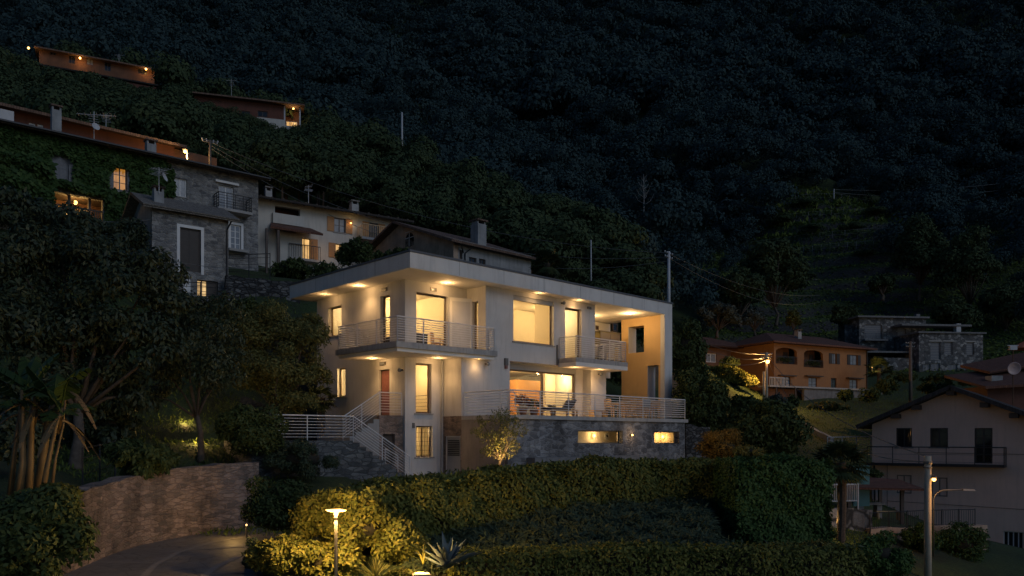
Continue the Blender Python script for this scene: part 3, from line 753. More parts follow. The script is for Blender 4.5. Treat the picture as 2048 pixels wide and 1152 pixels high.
# windows and doors
FR_, GL = M['frame'], M['glass']
WH.win('y', 0, w_a, .17, .055, FR_, GL, sill=M['sillstone'])
WH.win('y', 0, w_b, .17, .06, FR_, GL)
WH.win('y', 0, w_c, .17, .055, FR_, GL, sill=M['sillstone'])
dr = WH.win('y', 0, d_r, .10, .05, FR_, M['redwood'], name='door')
WH.box('handle', M['steel'], .075, .10, d_r[0]+.14, d_r[0]+.17, Z1+.95, Z1+1.15, parent=dr)
WH.box('panel', M['redwood'], .112, .122, d_r[0]+.2, d_r[1]-.2, Z1+.3, Z1+1.75, parent=dr)
WH.win('x', 0, w_d, .16, .07, FR_, GL)
WH.win('x', 0, w_e, .16, .07, FR_, GL, sill=M['sillstone'])
wf = WH.win('x', 0, w_f, .16, .06, FR_, GL, sill=M['sillstone'])
g = MB()
for i in range(6): c = w_f[0]+(w_f[1]-w_f[0])*(i+.5)/6; g.tube([(c, .07, w_f[2]+.002), (c, .07, w_f[3]-.002)], .008, 5)
for i in range(7): c = w_f[2]+(w_f[3]-w_f[2])*(i+.5)/7; g.tube([(w_f[0], .085, c), (w_f[1], .085, c)], .007, 5)
WH.put('window_grille', g, M['darkrail'], wf)
WH.win('y', XB1, sl, .15, .05, FR_, GL)
wgx = WH.win('x', YB, w_g, .17, .06, FR_, GL, sill=M['sillstone'])
WH.box('roller_shutter', M['roller'], w_g[0]+.003, w_g[1]-.003, YB+.06, YB+.165, w_g[3]-.20, w_g[3]-.003, parent=wgx)
WH.win('x', YB, w_h, .17, .07, FR_, GL)
lw = WH.win('x', YRC, wg, .06, .09, FR_, GL, nv=1, fd=.09)
WH.box('roller_shutter', M['roller'], wg[0], wg[1], YRC-.05, YRC-.003, wg[3]-.02, wg[3]+.22, parent=lw)
# the pale door leaf folded out beside the upper front opening
lf = MB(); dx = w_d[1]+.05
lf.hexa([(dx,-.06,Z2+.02),(dx+1.03,-.40,Z2+.02),(dx+1.045,-.355,Z2+.02),(dx+.015,-.015,Z2+.02)], [(dx,-.06,w_d[3]-.02),(dx+1.03,-.40,w_d[3]-.02),(dx+1.045,-.355,w_d[3]-.02),(dx+.015,-.015,w_d[3]-.02)])
leaf = WH.put('door', lf, M['soffit'])
lf = MB(); q = Vector((1.03,-.34,0))/1.085; n_ = Vector((-q.y*-1, -q.x, 0)); n_ = Vector((q.y, -q.x, 0))
o_ = Vector((dx, -.06, 0))
def lp(s_, t_, z): return o_ + q*s_ + n_*t_ + Vector((0,0,z))
lf.hexa([lp(.12,.002,Z2+.2), lp(.96,.002,Z2+.2), lp(.96,.014,Z2+.2), lp(.12,.014,Z2+.2)][::-1], [lp(.12,.002,w_d[3]-.18), lp(.96,.002,w_d[3]-.18), lp(.96,.014,w_d[3]-.18), lp(.12,.014,w_d[3]-.18)][::-1])
WH.put('panel', lf, M['plaster'], leaf)
# grille door in the stone strip
gdo = WH.win('y', XB0-.003, gd, .08, .05, M['whiteframe'], M['roller'], name='door')
g = MB()
for i in range(9): z = gd[2]+.95+(gd[3]-gd[2]-1.15)*i/8; g.box(XB0+.05, XB0+.072, gd[0]+.16, gd[1]-.16, z-.022, z+.022)
WH.put('louvre', g, M['blackframe'], gdo)
# wall vents above openings, wall lamps, alarm box
def vent(axis, c0, a, z, w=.34, hh=.15):
    b = MB(); f = (lambda p0,p1,t0,t1,q0,q1: b.box(p0,p1,t0,t1,q0,q1)) if axis == 'x' else (lambda p0,p1,t0,t1,q0,q1: b.box(t0,t1,p0,p1,q0,q1))
    f(a-w/2, a+w/2, c0-.04, c0-.003, z-hh/2, z+hh/2)
    v = WH.put('bulkhead_light', b, M['steel']); b = MB()
    f(a-w/2+.05, a+w/2-.05, c0-.052, c0-.042, z-hh/2+.04, z+hh/2-.04); WH.put('lens', b, M['palepane'], v)
vent('x', 0, h.fx(866.5), h.fz(579, h.fx(866.5), 0)); vent('y', 0, h.fy(768.5), h.fz(579, 0, h.fy(768.5)), .42)
vent('y', 0, h.fy(766), h.fz(727.5, 0, h.fy(766)), .42); vent('x', 0, h.fx(826.5), h.fz(851, h.fx(826.5), 0), .12, .22)
vent('x', YB, h.fx(1178, YB), h.fz(618.5, 11, YB), .3, .12)
def globe(x, y, z, nx, ny, r=.085):
    b = MB(); b.tube([(x, y, z), (x+nx*.12, y+ny*.12, z)], .045, 8); v = WH.put('wall_lamp', b, M['steel'])
    b = MB(); b.ball((x+nx*.17, y+ny*.17, z-.01), r); WH.put('globe', b, M['palepane'], v, True)
globe(0, h.fy(805.5), h.fz(741, 0, .1)+.02, -1, 0)
globe(h.fx(971, YB), YB, h.fz(731, 4.5, YB), 0, -1); globe(h.fx(1196.5, YB), YB, h.fz(750, 12, YB), 0, -1)
globe(h.fx(1123, YB), YB, h.fz(607, 8.5, YB), 0, -1)
ax, az = h.fx(1011, YB), h.fz(731, 5.5, YB)
ab = WH.box('alarm_box', M['steel'], ax-.09, ax+.09, YB-.1, YB-.002, az-.05, az+.27)
WH.box('beacon', M['redwood'], ax-.07, ax+.07, YB-.085, YB-.01, az-.2, az-.052, parent=ab)
WH.box('downpipe', M['steel'], h.fx(1113.5, YB)-.03, h.fx(1113.5, YB)+.03, YB-.06, YB-.005, h.fz(731, 8, YB), h.fz(690, 8, YB))
# end wall: ochre inside, pale front edge, two openings
fo1 = (h.fy(1288, XF0), h.fy(1256.7, XF0), h.fz(705, XF0, -.2), h.fz(652, XF0, -.2))
fo2 = (h.fy(1317, XF0), h.fy(1295, XF0), .5, h.fz(730.5, XF0, -1.3))
WH.wall('end_wall', 'y', XF0, XF1-XF0, -1.7, 1.0, ZG-.8, ZC, [fo1, fo2], M['ochre'])
WH.wall('end_pillar', 'x', YR0, .28, XF0, XF1, ZG-.8, ZC+.003, [], M['fascia'])
WH.boxes('reveal', M['fascia'], [(XF0+.003, XF1-.003, fo1[1]-.012, fo1[1]-.002, fo1[2]+.002, fo1[3]-.002), (XF0+.003, XF1-.003, fo2[1]-.012, fo2[1]-.002, fo2[2]+.002, fo2[3]-.002)])
dpw = MB(); dpw.tube([(XB0-.09, -.10, Z2-.40), (XB0-.09, -.10, ZG-.3)], .045, 8); WH.put('downpipe', dpw, M['roller'])
for k in range(1, 7): jx = RX0+(RX1-RX0)*k/7; WH.box('joint', M['weathered'], jx-.006, jx+.006, YR0-.0035, YR0-.0005, ZC+.02, ZC+.61)
for k in range(1, 4): jy = YR0+(YR1-YR0)*k/4; WH.box('joint', M['weathered'], RX0-.0035, RX0-.0005, jy-.006, jy+.006, ZC+.02, ZC+.61)
# balconies
AB, BB = -1.75, -1.68
yl = h.fy(670.7, BB); xr = h.fx(995, AB)
BALC = WH.boxes('balcony', M['concrete'], [(BB, -.002, AB, yl, Z2-.24, Z2), (-.002, xr, AB, YB-.002, Z2-.24, Z2), (-.002, XB1-.002, YB-.002, -.002, Z2-.24, Z2)])
WH.boxes('slab_edge', SO, [(BB+.1, -.004, AB+.1, yl-.1, Z2-.39, Z2-.243), (-.004, xr-.1, AB+.1, YB-.004, Z2-.39, Z2-.243), (-.004, XB0-.004, YB-.004, -.004, Z2-.39, Z2-.243), (XB0-.002, XB1, YB-.004, YB-.002, Z2-.39, Z2-.243)], BALC)
railing(WH, [(-.08, yl-.12, Z2), (BB+.1, yl-.12, Z2), (BB+.1, AB+.1, Z2), (xr-.12, AB+.1, Z2), (xr-.12, YB-.06, Z2)], 1.0, 9, 1.35, parent=BALC)
BX0 = h.fx(1116, YB); BY = h.fy(1152, BX0); BX1 = h.fx(1255.6, BY)
BALD = WH.boxes('balcony', M['concrete'], [(BX0, BX1, BY, YB-.002, Z2-.22, Z2), (XBE+.002, BX1, YB-.002, 4.0, Z2-.22, Z2)])
WH.boxes('slab_edge', SO, [(BX0+.003, BX1-.003, BY+.003, YB-.004, Z2-.42, Z2-.223), (XBE+.004, BX1-.003, YB-.004, 3.9, Z2-.42, Z2-.223)], BALD)
railing(WH, [(BX0+.08, YB-.06, Z2), (BX0+.08, BY+.08, Z2), (BX1-.08, BY+.08, Z2), (BX1-.08, 2.0, Z2)], 1.02, 9, 1.5, parent=BALD)
# loggia back wall: bright, with dark glazing high up
LY = 2.4
lo1 = hf(1191, 1199, 651, 660, LY); lo2 = hf(1227, 1237, 646, 663, LY)
WH.wall('loggia_wall', 'x', LY, .2, XBE, XF1-.003, Z2-.3, ZC-.03, [lo1, lo2], M['soffit'])
WH.win('x', LY, lo1, .05, .06, FR_, M['darkpane'], nv=1); WH.win('x', LY, lo2, .05, .07, FR_, M['darkpane'])
# terrace and its stone base
TER = WH.boxes('terrace', M['concrete'], [(XB0, XT+.12, YT-.12, YB-.003, Z1-.17, Z1-.004), (XLE+.003, XT+.12, YB-.003, 3.5, Z1-.17, Z1-.004)])
lw1 = hf(1156, 1245.5, 861, 887.5, YT); lw2 = hf(1308.5, 1358.5, 863, 887.5, YT)
BZ = ZG-.9
WH.wall('stone_base', 'x', YT, .35, XB0, XT, BZ, Z1-.173, [lw1, lw2], M['stone'])
WH.wall('stone_base', 'y', XT-.35, .35, YT+.35, 3.5, BZ, Z1-.173, [], M['stone'])
WH.wall('garage_wall', 'y', XB0, .3, YT+.35, YB-.003, BZ, Z1-.173, [], M['brownplaster'])
WH.boxes('basement_wall', IN, [(XB0+.31, XT-.36, -3.0, -2.85, BZ, Z1-.18), (11.0, 11.15, YT+.36, -3.0, BZ, Z1-.18)])
WH.box('basement_floor', M['sillstone'], XB0+.31, XT-.36, YT+.36, -3.0, BZ, ZG-.1)
WH.win('x', YT, lw1, .26, .05, M['steel'], GL, nv=0); WH.win('x', YT, lw2, .26, .05, M['steel'], GL)
railing(WH, [(XB0+.1, YB-.1, Z1), (XB0+.1, YT, Z1), (XT, YT, Z1), (XT, 2.0, Z1)], 1.0, 8, 1.9, parent=TER)
b = MB()                                            # low bench ledge along the stone base
b.box(h.fx(1070, YT-.5), h.fx(1296, YT-.5), YT-.5, YT-.004, ZG-.3, h.fz(911, 9, YT-.5)); WH.put('ledge', b, M['weathered'])
# recessed downlights: ring, bulb and the light itself
def down(x, y, z, power, cone=125, rad=.05, tilt=None, bulb='bulb_hot'):
    b = MB(); b.lathe((x, y, z), [(.065, -.008), (.065, -.001)], 12); r_ = WH.put('downlight', b, M['whiteframe'])
    b = MB(); b.lathe((x, y, z), [(.042, -.012), (.042, -.0085)], 12); WH.put('bulb', b, M[bulb], r_)
    o = light('downlight_beam', 'SPOT', HF.w(x, y, z-.04), power, (1,.57,.22), rad, cone=cone)
    aim(o, HF.w(*(tilt or (0,0,-1))) - HF.w(0,0,0))
    light('downlight_glow', 'POINT', HF.w(x, y, z-.17), power*.19, (1,.57,.22), .05); return o
PW = 1.9
zs = ZC-.02
for x, y, p in ((-.62, h.fy(650, -.62), 34), (-.62, h.fy(718, -.62), 60), (h.fx(894.6, -.62), -.62, 70)): down(x, y, zs, p*PW)
for px in (1078, 1157): down(h.fx(px, -1.68), -1.68, zs, 22*PW, 140)
for x, y, p in ((-.66, h.fy(745, -.66), 60), (h.fx(955, -1.5), -1.58, 11)): down(x, y, Z2-.39, p*PW)
down(1.3, -.62, Z2-.39, 45*PW)
for px in (1149.5, 1197.5): down(h.fx(px, -1.9), -1.9, Z2-.42, 34*PW, 140)
# loggia lamp, an added front loggia light, and room lamps
def room(x, y, z, power, size=.28, bulb='bulb_soft', col=(1,.66,.28)):
    b = MB(); b.lathe((x, y, z), [(size*.5, -.05), (size*.5, -.004)], 16); WH.put('ceiling_lamp', b, M[bulb])
    return light('ceiling_lamp_glow', 'POINT', HF.w(x, y, z-.38), power*.8, col, .12)
zc = ZC-.04; zl = ZM-.05
KR = 1.75
room(1.4, 2.0, zc, 120*KR); room(2.2, 3.8, zc, 60*KR)
room(5.5, 1.0, zc, 150*KR); room(7.4, 2.4, zc, 70*KR); room(9.6, .6, zc, 110*KR)
room(1.2, 1.6, ZM-.042, 95*KR); room(1.3, 5.8, zc, 90*KR); room(1.2, 4.6, ZM-.042, 150*KR)
room(4.8, 2.2, zl, 130*KR); room(8.0, 1.2, zl, 110*KR); room(6.4, 4.6, zl, 70*KR); room(11, 1.2, zl, 50*KR)
light('loggia_glow', 'POINT', HF.w(13.3, 1.2, ZC-.35), 60*KR, (1,.60,.24), .15); light('loggia_glow', 'POINT', HF.w(14.3, -.9, ZC-.30), 42*KR, (1,.62,.27), .15)  # second light is added near the front to light the whole end wall
b = MB(); b.lathe((14.3, -.9, ZC-.02), [(.10, -.05), (.10, -.004)], 14); WH.put('ceiling_lamp', b, M['bulb_soft'])  # lamp disc added to go with the extra front light
b = MB(); b.lathe((13.3, 1.2, ZC-.02), [(.14, -.07), (.14, -.004)], 14); WH.put('ceiling_lamp', b, M['bulb_soft'])
# ground-floor room behind the barred window, and the basement rooms
WH.boxes('partition', IN, [(.31, XB0+.3, 2.0, 2.15, ZG, Z1-.26), (.31, 3.0, 2.16, 2.3, ZG, Z1-.26)])
WH.box('ceiling', CP, .3, XB0, .3, 2.0, Z1-.29, Z1-.255)
light('cellar_glow', 'POINT', HF.w(1.0, 1.1, Z1-.6), 60*KR, (1,.64,.28), .12)
def wall_bulb(px, py, pw, y=-3.0):
    x = h.fx(px, y); z = h.fz(py, x, y)
    b = MB(); b.lathe((x, y-.12, z), [(.05,-.09),(.075,-.03),(.05,.05),(.02,.07)], 10); l_ = WH.put('wall_lamp', b, M['bulb'])
    light('wall_lamp_glow', 'POINT', HF.w(x, y-.32, z), pw, (1,.60,.24), .07)
wall_bulb(1184, 871, 11*KR); 
ex = XT-.45
WH.box('partition', IN, ex, XT-.353, YT+.352, -3.01, BZ, Z1-.18)
y_ = h.fy(1328, ex); z_ = h.fz(873, ex, y_)
b = MB(); b.lathe((ex-.1, y_, z_), [(.05,-.09),(.075,-.03),(.05,.05),(.02,.07)], 10); WH.put('wall_lamp', b, M['bulb']); light('wall_lamp_glow', 'POINT', HF.w(ex-.3, y_-.02, z_), 13, (1,.55,.18), .07)
b = MB(); x = h.fx(1213, -3.0); b.lathe((0,0,0), [(.15,-.012),(.15,.012)], 20)
ck = MB(); z = h.fz(872.5, x, -3.0); ck.tube([(x, -3.0, z), (x, -3.04, z)], .17, 20); c_ = WH.put('clock_face', ck, M['whiteframe'])
ck = MB(); ck.tube([(x, -3.041, z), (x, -3.056, z)], .06, 12); WH.put('clock_hub', ck, M['darkrail'], c_)
# small lamp on the stone base
x = h.fx(1260.5, YT); z = h.fz(870, x, YT)
b = MB(); b.box(x-.04, x+.04, YT-.08, YT-.002, z-.05, z+.06); l_ = WH.put('wall_lamp', b, M['steel'])
b = MB(); b.ball((x, YT-.12, z), .045); WH.put('bulb', b, M['bulb'], l_)
light('wall_lamp_glow', 'POINT', HF.w(x, YT-.25, z), 4, (1,.6,.3), .05)

# furniture: things of their own, in the house's axes
def hth(name, label, cat, x, y, z, rz=0, group=None): return empty(name, HF.w(x, y, z), HF.a+rz, label, cat, group)
def chair(label, x, y, z, rz, mat, group):
    t = hth('garden_chair', label, 'chair', x, y, z, rz, group)
    b = MB(); b.box(-.23,.23,-.22,.22,.42,.455); b.build('seat', mat, t)
    for sx in (-1,1):
        b = MB(); b.box(sx*.22-.022, sx*.22+.022, -.215,-.17, 0,.62); b.build('leg', mat, t)
        b = MB(); b.hexa([(sx*.22-.022,.17,0),(sx*.22+.022,.17,0),(sx*.22+.022,.215,0),(sx*.22-.022,.215,0)], [(sx*.22-.022,.25,.92),(sx*.22+.022,.25,.92),(sx*.22+.022,.295,.92),(sx*.22-.022,.295,.92)]); b.build('leg', mat, t)
        b = MB(); b.box(sx*.22-.03, sx*.22+.03, -.22,.2, .622,.65); b.build('armrest', mat, t)
    b = MB()
    for z0 in (.52,.64,.76,.86): b.box(-.2,.2,.225+(z0-.5)*.09,.25+(z0-.5)*.09, z0, z0+.075)
    b.build('backrest', mat, t); return t
TZ = Z1
gx = [h.fx(p, -3.0) for p in (1222, 1240, 1262, 1284, 1305)]
ch = [('slatted wooden chair at the left end of the terrace table', gx[0], -3.05, 1.4), ('slatted wooden chair on the near side of the terrace table, beside the left end', gx[1], -3.55, 3.3),
      ('wooden terrace chair draped with a grey cloth', gx[2]+.1, -3.6, 3.05), ('slatted wooden chair at the right end of the terrace table', gx[4]+.1, -2.9, -1.5), ('wooden chair on the far side of the terrace table by the ochre wall', gx[3], -2.1, 0)]
CH = [chair(l, x, y, TZ, r, M['wood'], 'chairs around the terrace table') for l, x, y, r in ch]
t = hth('terrace_table', 'wooden garden table on the terrace behind the railing', 'table', (gx[1]+gx[3])/2+.1, -2.85, TZ)
b = MB()
for i in range(7): b.box(-.95,.95,-.42+i*.122,-.42+i*.122+.112,.71,.745)
b.build('tabletop', M['wood'], t)
for sx in (-1,1):
    for sy in (-1,1): b = MB(); b.box(sx*.86-.035,sx*.86+.035,sy*.34-.035,sy*.34+.035,0,.71); b.build('leg', M['wood'], t)
def cloth(label, x, y, z, w, d, dr, mat):
    b = MB(); n = 10; pr = [(-d/2, -dr), (-d/2, -dr*.4), (-d/2+.01, 0), (d/2-.01, 0), (d/2, -dr*.3), (d/2+.01, -dr*.7)]
    vs = [(w*(i/n-.5), yy+.012*math.sin(i*1.7+zz*9), zz+.006*math.sin(i*2.1)) for yy, zz in pr for i in range(n+1)]
    b.add(vs, [(j*(n+1)+i, j*(n+1)+i+1, (j+1)*(n+1)+i+1, (j+1)*(n+1)+i) for j in range(len(pr)-1) for i in range(n)])
    o = b.build('cloth', mat, smooth=True); o.location = HF.w(x, y, z); o.rotation_euler = (0,0,HF.a+3.05-math.pi)
    so = o.modifiers.new('thick', 'SOLIDIFY'); so.thickness = .012
    return tag(o, label, 'cloth')
cloth('grey cloth hanging over the back of a terrace chair', gx[2]+.1, -3.885, TZ+.955, .52, .08, .42, M['fabric_grey'])
def planter(label, x, y, z, r, hh, mat, n, Ln, hgt):
    t = hth('potted_plant', label, 'potted plant', x, y, z)
    b = MB(); b.lathe((0,0,0), [(r*.7,0),(r,hh*.9),(r*1.08,hh*.9),(r*1.08,hh),(r*.9,hh),(r*.85,hh*.9)], 14); b.build('pot', M['pot'], t)
    rng = np.random.default_rng(int(x*10)); lo = np.array([[0,0,hh+hgt*.5,hgt*.5],[r*.5,0,hh+hgt*.35,hgt*.35],[-r*.4,.1,hh+hgt*.6,hgt*.35]])
    p, d = lobe_points(lo, n, rng); v = leaf_verts(p, d, Ln, Ln*.4, rng); mesh_obj('foliage', v, quads(len(v)), mat, t); return t
planter('terracotta pot of red-leaved plant on the terrace by the big window', h.fx(1046, -3.2), -3.2, TZ, .19, .34, L['red'], 260, .14, .55)
planter('terracotta pot of green bush behind the terrace railing', h.fx(1068, -3.4), -3.4, TZ, .2, .3, L['bush'], 260, .12, .42)
planter('small pot plant on the terrace beside the lounger', h.fx(1106, -2.6), -2.6, TZ, .14, .26, L['olive'], 160, .1, .3)
t = hth('sun_lounger', 'wooden sun lounger with dark cushion on the terrace', 'sun lounger', h.fx(1120, -3.1), -3.1, TZ, .05)
b = MB(); b.box(-.95,.95,-.33,-.28,.26,.32); b.box(-.95,.95,.28,.33,.26,.32)
for i in range(15): b.box(-.95+i*.13,-.95+i*.13+.1,-.28,.28,.27,.30)
b.build('frame', M['wood'], t)
for sx in (-.85,.85):
    for sy in (-.3,.3): b = MB(); b.box(sx-.03,sx+.03,sy-.03,sy+.03,0,.26); b.build('leg', M['wood'], t)
b = MB(); b.box(-.9,.35,-.28,.28,.322,.40); b.hexa([(.35,-.28,.322),(.42,-.28,.30),(.42,.28,.30),(.35,.28,.322)], [(.80,-.28,.80),(.88,-.28,.76),(.88,.28,.76),(.80,.28,.80)]); b.build('cushion', M['fabric_dark'], t)
# pool-ladder style hoop and small lamp by the terrace corner
t = hth('handrail_hoop', 'bent steel hoop handrail at the terrace corner', 'handrail', h.fx(1023, -3.7), -3.7, TZ)
for dy in (0, .38):
    b = MB(); b.tube([(-.22+.0,dy,0),(-.22,dy,.78)]+[(-.22*math.cos(a),dy,.78+.22*math.sin(a)) for a in np.linspace(.2,math.pi-.2,9)]+[(.22,dy,.78),(.22,dy,.3)], .026, 8); b.build('hoop', M['rail'], t, smooth=True)
t = hth('terrace_bench', 'low wooden bench against the white wall on the terrace', 'bench', h.fx(1197, -1.75), -1.75, TZ)
b = MB(); b.box(-.55,.55,-.2,.2,.38,.42); b.build('seat', M['wood'], t)
for sx in (-.5,.5): b = MB(); b.box(sx-.03,sx+.03,-.18,.18,0,.38); b.build('leg', M['wood'], t)
# through the windows
def sofa(label, x, y, z, rz, w, mat):
    t = hth('sofa', label, 'sofa', x, y, z, rz)
    b = MB(); b.box(-w/2,w/2,-.4,.25,.12,.42); b.build('seat', mat, t)
    b = MB(); b.hexa([(-w/2,.252,.12),(w/2,.252,.12),(w/2,.45,.12),(-w/2,.45,.12)], [(-w/2,.32,.82),(w/2,.32,.82),(w/2,.48,.82),(-w/2,.48,.82)]); b.build('backrest', mat, t)
    for sx in (-1,1): b = MB(); b.box(sx*w/2-.01 if sx>0 else -w/2-.16, w/2+.16 if sx>0 else -w/2+.01, -.4,.25,.121,.6); b.build('armrest', mat, t)
    return t
sofa('dark sofa seen through the upper corner window', 1.1, 1.3, Z2, math.pi, 1.5, M['fabric_dark'])
chair('wooden chair inside the upper corner room by the glass', 2.35, .75, Z2, .6, M['wood'], 'chairs indoors')
sofa('low dark sofa inside the big terrace window', 4.9, .9, Z1, math.pi, 1.9, M['fabric_dark'])
sofa('grey armchair inside the terrace window by the wooden wall', 8.3, 1.0, Z1, 2.4, .7, M['fabric_grey'])
planter('red-leaved house plant inside the terrace window', 5.4, .45, Z1, .2, .5, L['red'], 240, .18, .7)
t = hth('picture', 'small framed green picture on the wall inside the upper bay window', 'picture', 5.15, 2.56, Z2+1.05)
b = MB(); b.box(-.2,.2,-.02,.02,-.02,.62); b.build('frame', M['darkwood'], t); b = MB(); b.box(-.16,.16,-.032,-.021,.02,.58); b.build('canvas', M['art'], t)
chair('dark chair inside the narrow upper balcony door', 9.5, .2, Z2, 2.0, M['darkwood'], 'chairs indoors')
t = hth('side_table', 'thin-legged table behind the upper bay window', 'table', 7.3, -.3, Z2)
b = MB(); b.lathe((0,0,0), [(.4,.70),(.4,.73)], 20); b.build('tabletop', M['darkwood'], t)
for a in (0.4,2.5,4.6): b = MB(); b.tube([(.33*math.cos(a),.33*math.sin(a),0),(.25*math.cos(a),.25*math.sin(a),.70)], .018, 6); b.build('leg', M['darkwood'], t)
t = hth('stair_guard', 'thin white guard rail of an inner stair seen through the tall lower window', 'handrail', 1.75, .5, Z1)
b = MB(); b.tube([(0,0,0),(0,0,.95),(0,1.3,.95),(0,1.3,0)], .018, 6)
for k in range(5): b.tube([(0,0,.15+.16*k),(0,1.3,.15+.16*k)], .008, 5)
b.build('rail', M['darkrail'], t)
t = hth('wall_plaque', 'pale brown oval plaque on the wall inside the tall lower window', 'wall plaque', XB0+.30, .85, Z1+1.45)
b = MB(); b.lathe((0,0,0), [(.01,-.012),(.26,-.012),(.26,.012),(.01,.012)], 24); o = b.build('plaque', M['shutter_warm'], t); o.rotation_euler = (0,R(90),0); o.scale = (1.3,.75,1)
# loggia furniture
lx0, lx1 = h.fx(1203, .35), h.fx(1243, .35)
t = hth('storage_cabinet', 'olive wooden cabinet with a grey side standing in the upper loggia', 'cabinet', (lx0+lx1)/2, .9, Z2)
w2 = (lx1-lx0)/2
b = MB(); b.box(-w2, w2, -.45,.45,.06,2.0); b.build('carcass', plain('olive_cabinet', (.22,.18,.06), .6, var=.08), t)
b = MB(); b.box(-w2-.04, w2+.04, -.5,.5,2.002,2.05); b.build('top', M['steel'], t)
for sx in (-1,1): b = MB(); b.box(min(sx*.01,sx*(w2-.02)), max(sx*.01,sx*(w2-.02)), -.472,-.452,.1,1.96); d_ = b.build('door', M['steel'], t)
chair('dark chair on the upper right balcony behind the railing', h.fx(1199, -.6), -.6, Z2, 2.8, M['darkwood'], 'chairs on the balconies')
chair('yellow chair on the upper right balcony in front of the cabinet', h.fx(1224, -.7), -.7, Z2, 3.5, plain('yellow_paint', (.45,.30,.05), .6), 'chairs on the balconies')

# ------------------------------------------------------------------ outside staircase
SN = -.75
ST = Bld('staircase', 'turning outdoor stone staircase with white rails up to the red door', Fr(0,1,ang=0), ZG, 'staircase')
ST.f = HF; ST.root.location = (HF.ox, HF.oy, ZG); ST.root.rotation_euler = (0,0,HF.a)
LZ = -.12
nich = (-1.02, -.42, ZG, .15)
ST.wall('landing', 'x', .14, .2, -1.2, -.004, ZG-.6, Z1-.004, [nich], M['pinkstone'])
ST.box('landing', M['sillstone'], -1.2, -.004, .343, 2.6, ZG-.6, Z1-.004)
ST.box('niche_door', M['darkwood'], nich[0]+.003, nich[1]-.003, .30, .339, ZG, nich[3]-.003)
for k in range(6):
    x1 = -1.204-k*.285; z = Z1-(k+1)*(Z1-LZ)/6-.003
    ST.boxes('step', M['sillstone'], [(x1-.285, x1-.002, .14, 1.3, ZG-.6, z)])
ST.box('lower_landing', M['stairstone'], -7.2, -3.04, SN, 1.6, -3.2, LZ)
nst = 9
for k in range(nst):
    x0 = -3.036+k*.302; z = LZ-(k+1)*(LZ-ZG)/(nst+.0)+.09
    ST.box('step', M['stairstone'], x0, x0+.30, SN, .136, -3.0, z)
    ST.box('tread', M['brownplaster'], x0-.02, x0+.30, SN+.12, .13, z+.002, z+.035)
def srail(pts, h_=.95, nb=7):
    b = MB(); pts = [Vector(p) for p in pts]; up = Vector((0,0,1))
    for p, q in zip(pts[:-1], pts[1:]):
        for k in range(nb): b.tube([p+up*(.14+(h_-.14)*k/nb), q+up*(.14+(h_-.14)*k/nb)], .011, 5)
        b.tube([p+up*h_, q+up*h_], .024, 6)
    for i, p in enumerate(pts): b.tube([p-up*.05, p+up*h_], .022, 6)
    for i in range(len(pts)-1):
        if (pts[i+1]-pts[i]).length > 1.8: c = pts[i].lerp(pts[i+1], .5); b.tube([c-up*.3, c+up*h_], .022, 6)
    return ST.put('railing', b, M['rail'])
srail([(-.05,.18,Z1), (-1.16,.18,Z1), (-2.92,.18,LZ)])
srail([(-2.92,.18,LZ), (-3.0,SN+.05,LZ), (-.27,SN+.05,ZG-.02)])
srail([(-.95,.1,ZG+.3),(-.30,.1,ZG)])
srail([(-3.0,SN+.05,LZ), (-7.0,SN+.05,LZ)])
# ------------------------------------------------------------------ neighbouring houses
def slabroof(bd, name, mat, quad4, th=.14, parent=None):
    """A roof plane through four points, with thickness."""
    b = MB(); q = [Vector(p) for p in quad4]; n = (q[1]-q[0]).cross(q[3]-q[0]).normalized()
    if n.z < 0: n = -n
    b.hexa([p - n*th for p in q], q); return bd.put(name, b, mat, parent)
def chimney(bd, x, y, z0, z1, w=.6, mat=None, cap='tile_brown'):
    c = bd.box('chimney', mat or M['greyrender'], x-w/2, x+w/2, y-w/2, y+w/2, z0, z1)
    for sx in (-1,1): bd.box('chimney_pier', M['greyrender'], x+sx*w*.4-.05, x+sx*w*.4+.05, y-w*.4, y+w*.4, z1+.002, z1+.2, parent=c)
    bd.box('chimney_cap', M[cap], x-w*.62, x+w*.62, y-w*.62, y+w*.62, z1+.203, z1+.29, parent=c)
def rafters(bd, y, x0, x1, z, n, parent=None, d=.35, mat='darkwood'):
    for i in range(n):
        x = x0+(x1-x0)*i/(n-1); bd.box('rafter', M[mat], x-.06, x+.06, y-d, y-.003, z-.16, z-.02, parent=parent)
def bop(f, px0, px1, py0, py1, y=0):
    a, b = f.fx(px0, y), f.fx(px1, y); m = (a+b)/2
    return (a, b, f.fz(py1, m, y), f.fz(py0, m, y))
def antenna(label, px, py0, py1, Y, w=1.0, dish=False, rz=.4):
    t = empty('tv_antenna', P(px, py1, Y), rz, label, 'antenna', 'roof antennas')
    hgt = wz(py0, Y)-wz(py1, Y); b = MB(); b.tube([(0,0,-.3),(0,0,hgt)], .025, 6); b.build('mast', M['polewhite'], t)
    b = MB(); b.tube([(-w*.5,0,hgt*.86),(w*.5,0,hgt*.95)], .018, 5)
    for i in range(6):
        x = -w*.45+w*.9*i/5; z = hgt*(.86+.09*i/5); b.tube([(x,-.3-.05*i,z),(x,.3+.05*i,z)], .012, 4)
    b.tube([(0,-w*.5,hgt*.7),(0,w*.5,hgt*.7)], .015, 5)
    for i in range(5): y = -w*.45+w*.9*i/4; b.tube([(-.28,y,hgt*.7),(.28,y,hgt*.7)], .012, 4)
    b.build('aerial', M['polewhite'], t)
    if dish:
        b = MB(); b.lathe((0,0,0), [(.02,0),(.14,.03),(.25,.09),(.24,.094),(.13,.04),(.02,.02)], 16); o = b.build('dish', M['polewhite'], t); o.location=(.1,-.25,hgt*.5); o.rotation_euler=(R(70),0,R(30))
    return t

